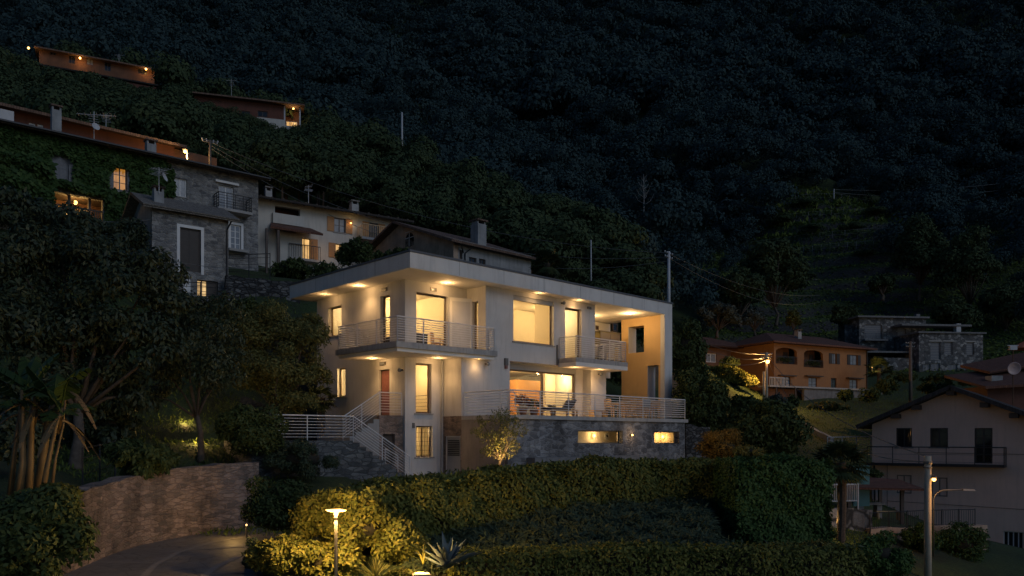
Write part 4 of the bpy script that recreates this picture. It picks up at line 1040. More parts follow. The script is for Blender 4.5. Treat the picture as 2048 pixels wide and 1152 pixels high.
# A: long old stone house, left half under ivy
fa = Fr(516.5, 52, 2900); zA = 9.6
A = Bld('stone_house', 'long old stone house whose left half is covered in ivy', fa, zA, 'house', None)
zE = fa.fz(358, 0, 0)
oA = [bop(fa,348,374,357,393), bop(fa,437.5,467,372,423), bop(fa,461,482,450,500)]
oI = [bop(fa,104,137,308,362), bop(fa,226,254,334,380)]
log = bop(fa,104,206,391,446)
A.wall('wall', 'x', 0, .45, -26, 0, zA-3, zE, oA+oI+[log], M['oldstone'])
A.wall('wall', 'y', -.45, .45, .45, 9, zA-3, zE, [], M['oldstone'])
A.box('wall', M['oldstone'], -26, -.46, 8.6, 9, zA-3, zE)
A.box('ceiling', M['darkwood'], -25.9, -.46, .46, 8.59, log[3]+.02, log[3]+.2)
A.box('loggia_wall', M['rust'], log[0]-1, log[1]+1, 1.8, 2.0, log[2]-1, log[3]+.019)
A.box('loggia_floor', M['sillstone'], log[0]-1, log[1]+1, .46, 1.79, log[2]-.3, log[2]-.002)
A.boxes('loggia_wall', M['rust'], [(log[0]-1.2, log[0]-1.0, .46, 1.79, log[2]-1, log[3]+.018), (log[1]+1.0, log[1]+1.2, .46, 1.79, log[2]-1, log[3]+.018)])
A.win('x', 0, oA[0], .12, .07, M['whiteframe'], M['palepane'], nv=1, sill=M['sillstone'])
w = A.win('x', 0, oA[1], .12, .06, M['whiteframe'], M['palepane'], nv=1, surround=None)
A.box('awning_box', M['whiteframe'], oA[1][0]-.25, oA[1][1]+.3, -.18, -.005, oA[1][3]+.12, oA[1][3]+.26, parent=w)
bA = A.box('balcony', M['concrete'], oA[1][0]-.35, oA[1][1]+.9, -.9, -.005, oA[1][2]-.18, oA[1][2]-.02)
railing(A, [(oA[1][0]-.3,-.06,oA[1][2]-.02),(oA[1][0]-.3,-.85,oA[1][2]-.02),(oA[1][1]+.85,-.85,oA[1][2]-.02),(oA[1][1]+.85,-.06,oA[1][2]-.02)], .95, 5, .5, M['darkrail'], bA)
A.win('x', 0, oA[2], .1, .07, M['whiteframe'], M['palepane'], nv=1, nh=3, surround=M['whiteframe'])
bA = A.box('balcony', M['sillstone'], oA[2][0]-.3, oA[2][1]+.3, -.6, -.005, oA[2][2]-.2, oA[2][2]-.04)
A.win('x', 0, oI[0], .1, .07, M['shutter_grey'], M['shutter_grey'], nv=1, nh=1, shut=M['shutter_grey'], shw=.35)
A.win('x', 0, oI[1], .12, .07, M['shutter_grey'], M['lit_amber'], nv=1, nh=2, shut=M['shutter_grey'], shw=.32)
lg = MB()
lx = [fa.fx(p, 1.79) for p in (104, 128, 131, 152)]
A.win('x', 1.72, (log[0]-.2, log[0]+.75, log[2]+.1, log[3]-.25), .0, .07, M['darkwood'], M['lit_amber'], nv=1, nh=2)
A.win('x', 1.72, (log[0]+.95, log[0]+1.8, log[2]+.02, log[3]-.15), .0, .07, M['darkwood'], M['lit_amber'], nv=1, nh=2, name='door')
rl = MB()
for i in range(26): x = log[0]+(log[1]-log[0])*i/25; rl.box(x-.025, x+.025, .1, .14, log[2]+.05, log[2]+.85)
rl.box(log[0], log[1], .08, .16, log[2]+.86, log[2]+.93); A.put('balustrade', rl, M['darkwood'])
for x in (log[0]+.9, log[0]+1.95): A.box('post', M['darkwood'], x-.07, x+.07, .2, .34, log[2], log[3]-.01)
lpx = fa.fx(151, .5); lpz = fa.fz(405, lpx, .5)
b = MB(); b.ball((lpx, .5, lpz), .11); bb = A.put('hanging_lamp', b, M['bulb'], smooth=True)
b = MB(); b.tube([(lpx,.5,lpz+.1),(lpx,.5,log[3]+.01)], .012, 5); A.put('lamp_cord', b, M['darkrail'], bb)
light('loggia_lamp_glow', 'POINT', fa.w(lpx, .7, lpz-.2), 55, (1,.58,.18), .1)
# roof: low eaves line with stone slabs, rising to a ridge behind
slabroof(A, 'roof', M['tile_grey'], [(-26.3,-.75,zE-.05),(.55,-.75,zE-.05),(.55,4.4,zE+1.5),(-26.3,4.4,zE+1.5)], .16)
slabroof(A, 'roof', M['tile_grey'], [(-26.3,4.4,zE+1.5),(.55,4.4,zE+1.5),(.55,9.5,zE-.05),(-26.3,9.5,zE-.05)], .16)
gt = MB(); gt.tube([(-26.2,-.85,zE-.1),(.5,-.85,zE-.1)], .07, 6); A.put('gutter', gt, M['darkrail'])
gab = MB(); gab.hexa([(-.45,.0,zE),(-.003,.0,zE),(-.003,9,zE),(-.45,9,zE)], [(-.45,4.2,zE+1.25),(-.003,4.2,zE+1.25),(-.003,4.6,zE+1.25),(-.45,4.6,zE+1.25)]); A.put('gable', gab, M['oldstone'])
cx = fa.fx(301, 2); chimney(A, cx, 2, zE+.5, fa.fz(290, cx, 2), .55)
chimney(A, fa.fx(112, 3), 3, zE+.6, fa.fz(222, fa.fx(112,3), 3), .5)

# ivy over A: mats of leaves standing off the wall (one plant)
def ivy_wall(label, f, segs, y0, n, Ln, seed):
    rng = np.random.default_rng(seed); Pn = []
    ar = np.array([max(.01,(b_-a_)*(d_-c_)) for a_, b_, c_, d_, t_ in segs]); cnt = (n*ar/ar.sum()).astype(int)
    for (a_, b_, c_, d_, t_), k in zip(segs, cnt):
        x = rng.uniform(a_, b_, k); z = rng.uniform(c_, d_, k)
        y = y0 - t_*(.25+.75*rng.uniform(0,1,k)) * (.65+.35*np.sin(x*2.3+z*1.7)*np.sin(x*.9-z*2.9))
        Pn.append(np.stack([x, y, z], -1))
    p = np.concatenate(Pn); out = np.tile(np.array([0,-1,.15]), (len(p),1))
    v = leaf_face(p, out, Ln, Ln*.8, rng, .7, .6)
    b = MB()
    for a_, b_, c_, d_, t_ in segs:
        if t_ > .5: b.box(a_+.15, b_-.15, y0-t_*.3, y0-.02, c_+.1, d_-.15)
    hv = np.array(b.v) if b.v else np.zeros((0,3)); hq = np.array(b.f, int) if b.f else np.zeros((0,4), int)
    vv = np.concatenate([v, hv]); 
    wv = np.stack([f.ox+f.c*vv[:,0]-f.s*vv[:,1], f.oy+f.s*vv[:,0]+f.c*vv[:,1], vv[:,2]], -1)
    o = mesh_obj('ivy', wv, np.concatenate([quads(len(v)), hq+len(v)]).astype(int), L['ivy'])
    return tag(o, label, 'ivy')
X = lambda px: fa.fx(px, 0)
def Zp(py, px): return fa.fz(py, fa.fx(px,0), 0)
segs = [(X(-60),X(100),Zp(330,40),zE-.1,.35),(X(100),X(141),oI[0][3]+.05,zE-.1,.3),(X(150),X(214),oI[0][2]-.2,zE-.15,.35),(X(141),X(224),Zp(330,190),zE-.1,.3),(X(224),X(258),oI[1][3]+.08,zE-.1,.3),
        (X(262),X(330),Zp(385,300),zE-.15,.35),(X(330),X(346),Zp(390,338),zE-.5,.2),(X(100),X(262),log[3]+.28,oI[0][2]-.05,.8),(X(262),X(300),Zp(440,280),Zp(380,280),.5),
        (X(212),X(262),Zp(450,235),Zp(395,235),.6)]
ivy_wall('dense ivy covering the left half of the old stone house', fa, segs, -.02, 17000, .26, 4)
segs = [(X(-40),X(98),Zp(450,50),Zp(325,50),1.5)]
ivy_wall('rounded ivy mass bulging at the far left of the stone house', fa, segs, -.5, 7000, .26, 8)

# B: long red house above A
fb = Fr(349, 58.5, 2900); zB = 16
Bh = Bld('red_house', 'long low rust-red house under a dark eave, above the ivy house', fb, zB)
zBe = fb.fz(293, 0, 0)
ob = [bop(fb,58,71,246,262), bop(fb,75,87,249,264)]
Bh.wall('wall', 'x', 0, .3, -26, 0, zB-2, zBe, ob, M['redrender']); Bh.box('wall', M['redrender'], -.3, 0, .301, 7, zB-2, zBe)
for o_ in ob: Bh.win('x', 0, o_, .08, .06, M['whiteframe'], M['roller'], nh=6)
slabroof(Bh, 'roof', M['tile_brown'], [(-26.3,-1.0,zBe-.06),(.6,-1.0,zBe-.06),(.6,4,zBe+1.0),(-26.3,4,zBe+1.0)], .18)
slabroof(Bh, 'roof', M['tile_brown'], [(-26.3,4,zBe+1.0),(.6,4,zBe+1.0),(.6,8,zBe),(-26.3,8,zBe)], .18)
lf_ = MB(); lf_.box(0.003, 3.2, .2, .5, zB-2, zBe-.1); Bh.put('side_wall', lf_, M['rust'])
chimney(Bh, fb.fx(112,1.5), 1.5, zBe, fb.fz(222, fb.fx(112,1.5), 1.5), .5)
bx_ = fb.fx(8, -.4); Bh.box('cabinet', M['polewhite'], bx_-.5, bx_+.5, -.8, -.3, zBe-2, fb.fz(222, bx_, -.5))
antenna('tall antenna with crossed aerials left of the street lamp, on the ivy house roof', 188, 223, 290, 51, 2.0, True)
antenna('second roof antenna just right of the tall one', 212, 228, 262, 57, 1.3)

# C: small stone house with a slab roof in front of A
fc = Fr(304, 42, 3000); zC_ = 6.0
C_ = Bld('stone_cottage', 'small square stone house with slab roof and one lit lower window', fc, zC_)
cw = fc.fx(457, 0); cd = 4.6
zCe = fc.fz(436, cw, 0)
oc = [bop(fc,360,402,457,543), bop(fc,394,436,561,594), bop(fc,367,381,557,592)]
C_.wall('wall', 'x', 0, .4, 0, cw, zC_-3, zCe, [oc[0], oc[1]], M['oldstone'])
C_.wall('wall', 'y', 0, .4, .4, cd, zC_-3, zCe, [], M['greyrender']); C_.box('wall', M['oldstone'], cw-.4, cw, .4, cd, zC_-3, zCe); C_.box('wall', M['oldstone'], .4, cw-.4, cd-.3, cd, zC_-3, zCe)
rz = zCe+1.15
g_ = MB(); g_.hexa([(.003,0.003,zCe),(.4,.003,zCe),(.4,cd,zCe),(.003,cd,zCe)], [(.003,cd*.48,rz-.12),(.4,cd*.48,rz-.12),(.4,cd*.52,rz-.12),(.003,cd*.52,rz-.12)]); C_.put('gable', g_, M['greyrender'])
rf = slabroof(C_, 'roof', M['tile_grey'], [(-.55,-.5,zCe-.12),(cw+.5,-.5,zCe-.12),(cw+.5,cd/2,rz),(-.55,cd/2,rz)], .15)
slabroof(C_, 'roof', M['tile_grey'], [(-.55,cd/2,rz),(cw+.5,cd/2,rz),(cw+.5,cd+.5,zCe-.12),(-.55,cd+.5,zCe-.12)], .15)
chimney(C_, fc.fx(316,.7), .7, zCe, fc.fz(385, fc.fx(316,.7), .7), .5)
C_.win('x', 0, oc[0], .12, .08, M['shutter_dark'], M['shutter_dark'], nv=1, surround=M['whiteframe'], name='door')
lw_ = C_.win('x', 0, oc[1], .14, .06, M['darkwood'], M['lit_cream'], nv=3, nh=2, sill=M['sillstone'])
mx = oc[1][0]+(oc[1][1]-oc[1][0])*.46
C_.box('shutter', M['shutter_dark'], mx, oc[1][1]-.02, .115, .136, oc[1][2]+.03, oc[1][3]-.03, parent=lw_)
nb_ = MB(); nb_.box(oc[2][0], oc[2][1], -.01, .05, oc[2][2], oc[2][3]-.15); nb_.tube([((oc[2][0]+oc[2][1])/2,-.01,oc[2][3]-.16),((oc[2][0]+oc[2][1])/2,.05,oc[2][3]-.16)], (oc[2][1]-oc[2][0])/2-.003, 12); C_.put('niche', nb_, M['whiteframe'])
dn = MB(); dn.tube([(cw+.05,-.42,zCe-.2),(cw-.1,-.06,zCe-.7),(cw-.1,-.06,zC_)], .045, 6); C_.put('downpipe', dn, M['darkrail'])
antenna('crossed antenna standing by the cottage chimney', 318, 335, 376, 42.6, .9, True, 1.0)

# D: cream house with honey shutters and lit windows
fd_ = Fr(500, 53.2, 3450); zD = 11
D = Bld('cream_house', 'cream rendered house with honey-coloured shutters and three lit windows', fd_, zD)
dw = fd_.fx(806, 0); zDe = fd_.fz(395, fd_.fx(517,0), 0)
od = [bop(fd_,597,621,476,521), bop(fd_,668,691,436,465), bop(fd_,671,689,488,517), bop(fd_,738,757,446,482), bop(fd_,550,600,415,444)]
D.wall('wall', 'x', 0, .35, -4, dw, zD-3, zDe, od, M['cream']); D.box('wall', M['cream'], dw-.35, dw, .351, 8, zD-3, zDe)
for i in range(3): D.win('x', 0, od[i], .1, .06, M['darkwood'], M['lit_warm'] if i != 1 else M['palepane'], nv=1, nh=1 if i else 0, sill=M['sillstone'], shut=M['shutter_warm'], shw=.5)
D.win('x', 0, od[3], .1, .06, M['darkwood'], M['darkpane'], nv=1, shut=M['shutter_warm'], shw=.5, name='door')
D.box('loggia_wall', M['redrender'], od[4][0]-.3, od[4][1]+.3, 1.2, 1.3, od[4][2]-.2, od[4][3]+.1)
bD = D.box('balcony', M['concrete'], fd_.fx(714), dw-.5, -1.0, -.005, od[3][2]-.2, od[3][2]-.03)
bl = MB(); bx0, bx1, bz = fd_.fx(714)+.04, dw-.55, od[3][2]-.03
for i in range(20): x = bx0+(bx1-bx0)*i/19; bl.box(x-.015,x+.015,-.96,-.93,bz,bz+.9)
for i in range(7): y = -.95+.9*i/6; bl.box(bx0,bx0+.03,y-.015,y+.015,bz,bz+.9)
bl.box(bx0-.02,bx1,-.98,-.91,bz+.901,bz+.95); D.put('balustrade', bl, M['wood'], bD)
bl = MB(); b2 = od[0][2]; xx0, xx1 = fd_.fx(573), fd_.fx(635)
for i in range(15): x = xx0+(xx1-xx0)*i/14; bl.box(x-.015,x+.015,-.62,-.59,b2,b2+.9)
bl.box(xx0,xx1,-.63,-.57,b2+.9,b2+.95); bD2 = D.box('balcony', M['concrete'], xx0, xx1, -.66, -.005, b2-.16, b2-.003); D.put('balustrade', bl, M['darkrail'], bD2)
slabroof(D, 'roof', M['tile_dark'], [(-4.3,-.9,zDe-.1),(dw+.5,-.9,zDe-.1),(dw+.5,4,zDe+1.25),(-4.3,4,zDe+1.25)], .16)
slabroof(D, 'roof', M['tile_dark'], [(-4.3,4,zDe+1.25),(dw+.5,4,zDe+1.25),(dw+.5,8.6,zDe-.1),(-4.3,8.6,zDe-.1)], .16)
rafters(D, -.35, .5, dw, zDe-.02, 15, d=.5)
px0, px1 = fd_.fx(527), fd_.fx(630); pz = fd_.fz(460, fd_.fx(580), -1)
slabroof(D, 'porch_roof', M['tile_red'], [(px0,-1.7,pz-.15),(px1,-1.7,pz-.15),(px1-.3,-.005,pz+.55),(px0+.5,-.005,pz+.55)], .14)
D.box('parapet', M['cream'], od[4][0]-.2, od[4][1]+.2, -.25, -.006, od[4][2]-.25, od[4][2]+.45)
for px in (533, 556): x = fd_.fx(px, -1.5); D.box('post', M['darkwood'], x-.07, x+.07, -1.6, -1.45, zD-2, pz-.3)
D.box('wall', M['cream'], fd_.fx(556), fd_.fx(600), -.5, -.007, zD-3, pz-.1)
chimney(D, fd_.fx(708,2.0), 2.0, zDe, fd_.fz(410, fd_.fx(708,2.0), 2.0), .55, M['concrete'], 'tile_grey'); chimney(D, fd_.fx(536,1.5), 1.5, zDe, fd_.fz(383, fd_.fx(536,1.5), 1.5), .45, M['concrete'], 'tile_grey')
antenna('thin antenna on the cream house roof', 617, 370, 405, 56, .5)
light('porch_glow', 'POINT', fd_.w(fd_.fx(645), -1.2, fd_.fz(505, fd_.fx(645), -1)), 9, (1,.55,.2), .1)
o = light('shutter_glow', 'POINT', fd_.w(od[1][1]+.4, -.45, od[1][2]+.7), 3.5, (1,.6,.2), .06)
b = MB(); b.ball((od[1][1]+.35, -.14, od[1][2]+.75), .06); D.put('wall_lamp', b, M['bulb'])

# E: old gabled house behind the villa's roof
fe = Fr(907, 50, 2668); zEb = 8
E = Bld('gabled_house', 'old patched house with brown gable, arched window and tall chimney behind the villa', fe, zEb)
ew = fe.fx(1062, 0); zEe = fe.fz(477, 0, 0); gy = fe.fy(799, 0); ez = fe.fz(446, 0, gy)
ga = hl_ = None
ay0, ay1 = fe.fy(828,0), fe.fy(811,0); az0, az1 = fe.fz(490,0,ay0), fe.fz(463,0,ay0)
E.wall('gable_wall', 'y', 0, .4, 0, gy*2, zEb-2, zEe, [], M['brownrender'])
gm = MB(); gm.hexa([(0,0,zEe),(.4,0,zEe),(.4,gy*2,zEe),(0,gy*2,zEe)], [(0,gy*.97,ez-.1),(.4,gy*.97,ez-.1),(.4,gy*1.03,ez-.1),(0,gy*1.03,ez-.1)]); E.put('gable', gm, M['brownrender'])
aw = MB(); am = (ay0+ay1)/2; ar_ = (ay1-ay0)/2; aw.box(-.02,.05,ay0,ay1,az0,az1-ar_); aw.tube([(-.02,am,az1-ar_),(.05,am,az1-ar_)], ar_, 16); aw = E.put('window', aw, M['darkpane'])
mb = MB(); mb.box(-.045,-.022,am-.03,am+.03,az0,az1); mb.box(-.045,-.022,ay0,ay1,az0+.55,az0+.60); mb.box(-.045,-.022,ay0,ay1,az0+.95,az0+1.0); E.put('frame', mb, M['polewhite'], aw)
oe = [bop(fe,919,925,500,518), bop(fe,938,953,515,530), bop(fe,958,971,518,531)]
E.wall('wall', 'x', 0, .4, .41, ew, zEb-2, zEe-.003, oe, M['greyrender']); E.box('wall', M['greyrender'], ew-.4, ew, .401, gy*2, zEb-2, zEe-.003)
for o_ in oe: E.win('x', 0, o_, .1, .06, M['darkwood'], M['darkpane'], nv=1)
slabroof(E, 'roof', M['tile_brown'], [(-.6,-.6,zEe-.25),(ew+.6,-.6,zEe-.25),(ew+.6,gy,ez+.05),(-.6,gy,ez+.05)], .15)
slabroof(E, 'roof', M['tile_brown'], [(-.6,gy,ez+.05),(ew+.6,gy,ez+.05),(ew+.6,gy*2+.6,zEe-.25),(-.6,gy*2+.6,zEe-.25)], .15)
chimney(E, fe.fx(957,1.0), 1.0, zEe, fe.fz(450, fe.fx(957,1.0), 1.0), .75)
dp = MB(); dp.tube([(1.3,-.5,zEe-.35),(.9,-.08,zEe-.8),(.9,-.08,zEb)], .045, 6); dp.tube([(.2,-.5,zEe-.35),(.75,-.08,zEe-.8)], .045, 6); E.put('downpipe', dp, M['darkrail'])

# F and G: houses up on the wooded ridge
ff = Fr(600, 112, 6500); zF = 40
Fh = Bld('hillside_house', 'dark wooden house with one lit porch high on the wooded ridge', ff, zF)
zFe = ff.fz(212, 0, 0); zfl = ff.fz(246, 0, 0)
of = [bop(ff,483,500,222,238), bop(ff,515,535,222,234), bop(ff,548,566,240,252), bop(ff,568,590,229,246)]
Fh.wall('wall', 'x', 0, .3, -14, -2.2, zF-3, zFe, [of[0], of[1]], M['redrender'])
for o_ in of[:2]: Fh.win('x', 0, o_, .1, .1, M['darkwood'], M['darkpane'], nv=1)
Fh.box('porch_wall', M['rust'], -2.2, 0, 2.2, 2.5, zF-3, zFe); Fh.box('porch_floor', M['concrete'], -2.2, .1, -.1, 2.19, zF-3, zfl-.6)
Fh.win('x', 2.2, (-1.9,-.35,zfl-.55,zfl+.9), -.08, .1, M['whiteframe'], M['lit_warm'], nv=2)
for x in (-2.1, .0): Fh.box('post', M['polewhite'], x-.1, x+.1, -.05, .15, zfl-.6, zFe-.1)
slabroof(Fh, 'roof', M['tile_brown'], [(-14.5,-1,zFe-.05),(.6,-1,zFe-.05),(.6,6,zFe+.7),(-14.5,6,zFe+.7)], .2)
Fh.box('lower_wall', M['cream'], ff.fx(515), ff.fx(570), -2.6, -2.3, zF-3, zfl-.8)
b = MB(); b.ball((-.9, .3, zFe-.35), .13); Fh.put('porch_lamp', b, M['bulb']); light('porch_glow', 'POINT', ff.w(-.9, .3, zFe-.9), 40, (1,.55,.2), .1)
antenna('pale mast on the roof of the lit-porch house on the ridge', 463, 158, 192, 112, 1.4)
fg = Fr(309, 128, 4200); zGG = 54
Gh = Bld('terraced_house', 'long row house with three lamps at the top left of the ridge', fg, zGG)
zGe = fg.fz(141, 0, 0)
og = [bop(fg,100,112,100,110), bop(fg,137,150,108,127), bop(fg,173,187,117,130), bop(fg,209,222,124,142), bop(fg,275,294,138,148)]
xg = fg.fx(78); Gh.wall('wall', 'x', 0, .3, xg, 0, zGG-3, zGe, og, M['rust']); Gh.box('wall', M['rust'], -.3, 0, .301, 7, zGG-3, zGe)
for o_ in og: Gh.win('x', 0, o_, .1, .1, M['darkwood'], M['palepane'] if o_ is og[2] else M['darkpane'], nv=1)
slabroof(Gh, 'roof', M['tile_brown'], [(xg-.6,-1.0,zGe-.05),(.6,-1.0,zGe-.05),(.6,6,zGe+.6),(xg-.6,6,zGe+.6)], .2)
slabroof(Gh, 'lower_roof', M['tile_dark'], [(fg.fx(45,-3),-3.0,zGe-3.5),(.5,-3.0,zGe-3.4),(.5,-.005,zGe-2.7),(fg.fx(45,-3),-.005,zGe-2.6)], .2)
Gh.box('lower_wall', M['redrender'], -5, .2, -2.6, -2.3, zGG-4, zGe-3.7)
for px, py in ((160,116),(292,138),(57,96)):
    x = fg.fx(px, -.8); z = fg.fz(py, x, -.8)
    b = MB(); b.ball((x, -.8, z), .16); Gh.put('wall_lamp', b, M['bulb_hot'], smooth=True); light('wall_lamp_glow', 'POINT', fg.w(x, -1.0, z-.45), 45, (1,.50,.15), .12)
antenna('pale roof mast on the long row house on the ridge', 238, 108, 132, 126, 1.2)

# H: orange house on the right
fh = Fr(1548, 95, 4000); zH = 3.2
Hh = Bld('orange_house', 'orange two-storey house with hipped tiled roof and arched loggias', fh, zH)
hw = fh.fx(1734, 0); zHb = fh.fz(777, fh.fx(1640), 0); zHe = fh.fz(688, fh.fx(1600), 0)-.15
oh = [bop(fh,1552,1594,695,728), bop(fh,1608,1646,700,735), bop(fh,1664,1673,707,728), bop(fh,1700,1715,710,730), bop(fh,1564,1581,754,777), bop(fh,1617,1634,755,780), bop(fh,1662,1673,756,781), bop(fh,1699,1715,759,784)]
oh = [list(o_) for o_ in oh]
for o_ in oh[4:]: o_[2] = zHb+.03
Hh.wall('wall', 'x', 0, .35, 0, hw, zH-2.5, zHe, oh, M['orange'])
Hh.wall('wall', 'y', 0, .35, .351, 9, zH-2.5, zHe, [], M['orange']); Hh.box('wall', M['orange'], hw-.35, hw, .351, 9, zH-2.5, zHe)
for o_ in oh[2:4]: Hh.win('x', 0, o_, .12, .07, M['shutter_dark'], M['palepane'], nv=1, shut=M['shutter_dark'], shw=.55)
for o_ in oh[4:]:
    w = Hh.win('x', 0, o_, .12, .07, M['shutter_dark'], M['palepane'] if o_ is not oh[6] else M['darkpane'], nv=1, nh=2, name='door')
    if o_ is not oh[6]: Hh.box('canopy', M['darkwood'], o_[0]-.7, o_[1]+.7, -.45, -.004, o_[3]+.1, o_[3]+.22, parent=w)
for i in (0,1):
    o_ = oh[i]; am = (o_[0]+o_[1])/2; aw_ = (o_[1]-o_[0])/2
    Hh.box('loggia_wall', M['rust'], o_[0]-.1, o_[1]+.1, 1.4, 1.5, o_[2]-.2, o_[3]+.1)
    Hh.win('x', 1.4, (o_[0]+.3, o_[0]+1.15, o_[2]+.1, o_[3]-.45), -.08, .08, M['whiteframe'], M['palepane'], nv=1)
    Hh.box('shutter', M['shutter_dark'], o_[1]-.9, o_[1]-.2, 1.3, 1.37, o_[2]+.1, o_[3]-.4)
    ac = MB(); n_a = 10                                              # arch spandrels
    for k in range(n_a):
        x0 = o_[0]+(o_[1]-o_[0])*k/n_a; x1 = o_[0]+(o_[1]-o_[0])*(k+1)/n_a
        f0, f1 = [o_[3]-.45+.42*math.sqrt(max(0,1-((x-am)/aw_)**2)) for x in (x0, x1)]
        ac.hexa([(x0,.01,f0),(x1,.01,f1),(x1,.30,f1),(x0,.30,f0)], [(x0,.01,o_[3]),(x1,.01,o_[3]),(x1,.30,o_[3]),(x0,.30,o_[3])])
    Hh.put('arch', ac, M['orange'])
    rb_ = MB()
    for k in range(16): x = o_[0]+(o_[1]-o_[0])*k/15; rb_.box(x-.02,x+.02,-.04,0,o_[2],o_[2]+.85)
    rb_.box(o_[0],o_[1],-.06,.02,o_[2]+.85,o_[2]+.9); Hh.put('balustrade', rb_, M['darkrail'])
    rng = np.random.default_rng(i+70); lo = np.array([[o_[0]+ .5+k*.5, -.2, o_[2]+.4, .32] for k in range(4)])
    p, d = lobe_points(lo, 260, rng); p[:,2] -= zH; v = leaf_verts(p, d, .2, .1, rng); mesh_obj('window_box_plants', v, quads(len(v)), L['bush'], Hh.root)
# hipped roof and the set-back left wing
eh = .9; rz_ = zHe+2.0
def hip(bd, name, x0, x1, y0, y1, z, zr, mat, ins=None):
    k = ins or (y1-y0)/2; ym = (y0+y1)/2
    b = MB(); a, c = Vector((x0+k,ym,zr)), Vector((x1-k,ym,zr))
    A4 = [(x0,y0,z),(x1,y0,z),(x1,y1,z),(x0,y1,z)]
    b.add([*A4, a, c, *[(p[0],p[1],p[2]-.18) for p in A4]], [(0,1,5,4),(1,2,5),(2,3,4,5),(3,0,4),(9,8,7,6),(0,6,7,1),(1,7,8,2),(2,8,9,3),(3,9,6,0)])
    return bd.put(name, b, mat)
hip(Hh, 'roof', -eh, hw+eh, -eh, 9+eh, zHe+.18, rz_, M['tile_red'], 4.2)
chimney(Hh, fh.fx(1596,2.2), 2.2, zHe+.8, fh.fz(664, fh.fx(1596,2.2), 2.2), .6, M['concrete'])
dpp = MB(); dpp.tube([(hw-.1,-.08,zHe),(hw-.1,-.08,zH-1)], .07, 6); Hh.put('downpipe', dpp, M['darkrail'])
fl_ = fh.fz(686, -4, 7); xl = fh.fx(1372, 6)
ow = [(fh.fx(1412,6), fh.fx(1433,6), fh.fz(722,-8,6), fh.fz(704,-8,6))]
Hh.wall('wing_wall', 'x', 6, .3, xl+.6, -.001, zH-2.5, zHe-.2, [ow[0], (fh.fx(1462,6), fh.fx(1492,6), fh.fz(722,-5,6), fh.fz(697,-5,6))], M['rust'])
Hh.box('wing_wall', M['rust'], xl+.6, xl+.9, 6.301, 13, zH-2.5, zHe-.2)
Hh.box('wing_wall', M['rust'], xl+.91, -.002, 8.5, 8.7, zH-2.5, zHe-.2)
Hh.win('x', 6, ow[0], .12, .08, M['whiteframe'], M['palepane'], nv=1)
hip(Hh, 'wing_roof', xl-.6, 2.5, 5.0, 14, zHe+.05, rz_-.35, M['tile_red'], 4.0)
Hh.box('terrace', M['concrete'], -3.0, hw+.8, -2.2, -.36, zHb-.22, zHb-.02); Hh.box('terrace_wall', M['weathered'], 3.0, hw+.5, -1.9, -1.6, zH-3, zHb-.223)
Hh.box('terrace_wall', M['rust'], -3.0, 2.6, -1.2, -1.0, zH-3, zHb-.223)
for px in (1552, 1590, 1700): x = fh.fx(px, -2.0); Hh.box('post', M['darkwood'], x-.08, x+.08, -2.1, -1.94, zH-3, zHb-.223)
rl = MB()
for i in range(13): x = -2.9+2.9*i/12; rl.box(x-.03,x+.03,-2.14,-2.08,zHb-.02,zHb+.85)
rl.box(-2.95,0,-2.16,-2.06,zHb+.85,zHb+.93); Hh.put('balustrade', rl, M['polewhite'])

# J: rubble-stone house behind it
fj = Fr(1838, 112, -2500); zJ = 7
fj = Fr(1838, 112, ang=R(6))
J = Bld('rubble_stone_house', 'grey rubble-stone house with closed pale shutters and flat stepped roofs', fj, zJ)
jx = fj.fx(1966, 0); jz = fj.fz(667, 4, 0)
oj = [bop(fj,1861,1881,684,719), bop(fj,1889,1905,684,709), bop(fj,1933,1948,685,709), bop(fj,1846,1861,728,748), bop(fj,1863,1880,726,748), bop(fj,1896,1915,728,748), bop(fj,1938,1957,728,758)]
J.wall('wall', 'x', 0, .4, 0, jx, zJ-3, jz, oj, M['ruinstone']); J.wall('wall', 'y', 0, .4, .401, 7, zJ-3, jz, [], M['ruinstone']); J.box('wall', M['ruinstone'], jx-.4, jx, .401, 7, zJ-3, jz)
for o_ in oj: J.win('x', 0, o_, .15, .08, M['sillstone'], M['shutter_grey'], nh=5 if o_ in oj[:3] else 0, nv=0 if o_ in oj[:3] else 1)
for o_ in oj[:3]: J.box('lintel', M['sillstone'], o_[0]-.25, o_[1]+.25, -.08, -.004, o_[3]+.04, o_[3]+.24)
J.box('roof', M['weathered'], -.25, jx+.35, -.3, 7.3, jz+.003, jz+.22)
u0, u1 = fj.fx(1718, 6), fj.fx(1852, 6); uz = fj.fz(636, -3, 6)
uo = [(fj.fx(1729,6), fj.fx(1764,6), fj.fz(676,-8,6), fj.fz(648,-8,6)), (fj.fx(1795,6), fj.fx(1811,6), fj.fz(678,-3,6), fj.fz(652,-3,6))]
J.wall('upper_wall', 'x', 6, .4, u0, u1, zJ-3, uz, uo, M['ruinstone']); J.wall('upper_wall', 'y', u0, .4, 6.401, 12, zJ-3, uz, [], M['ruinstone'])
for o_ in uo: J.win('x', 6, o_, .15, .08, M['sillstone'], M['shutter_grey'], nh=6)
J.box('roof', M['weathered'], u0-.5, u1+.2, 5.4, 12.3, uz+.003, uz+.25); J.box('roof_vent', M['weathered'], u1-1.2, u1-.6, 6.5, 7.1, uz+.253, uz+.8)
J.box('canopy', M['weathered'], fj.fx(1792,5), fj.fx(1930,5), 3.5, 5.98, fj.fz(651,0,5)-.2, fj.fz(650,0,5)); cxx = fj.fx(1914, 4); J.box('chimney', M['polewhite'], cxx-.35, cxx+.35, 3.6, 4.3, jz, fj.fz(648, cxx, 4))
J.box('lower_wall', M['ruinstone'], fj.fx(1690,8), u0-.01, 8, 8.4, zJ-3, fj.fz(648, -12, 8))
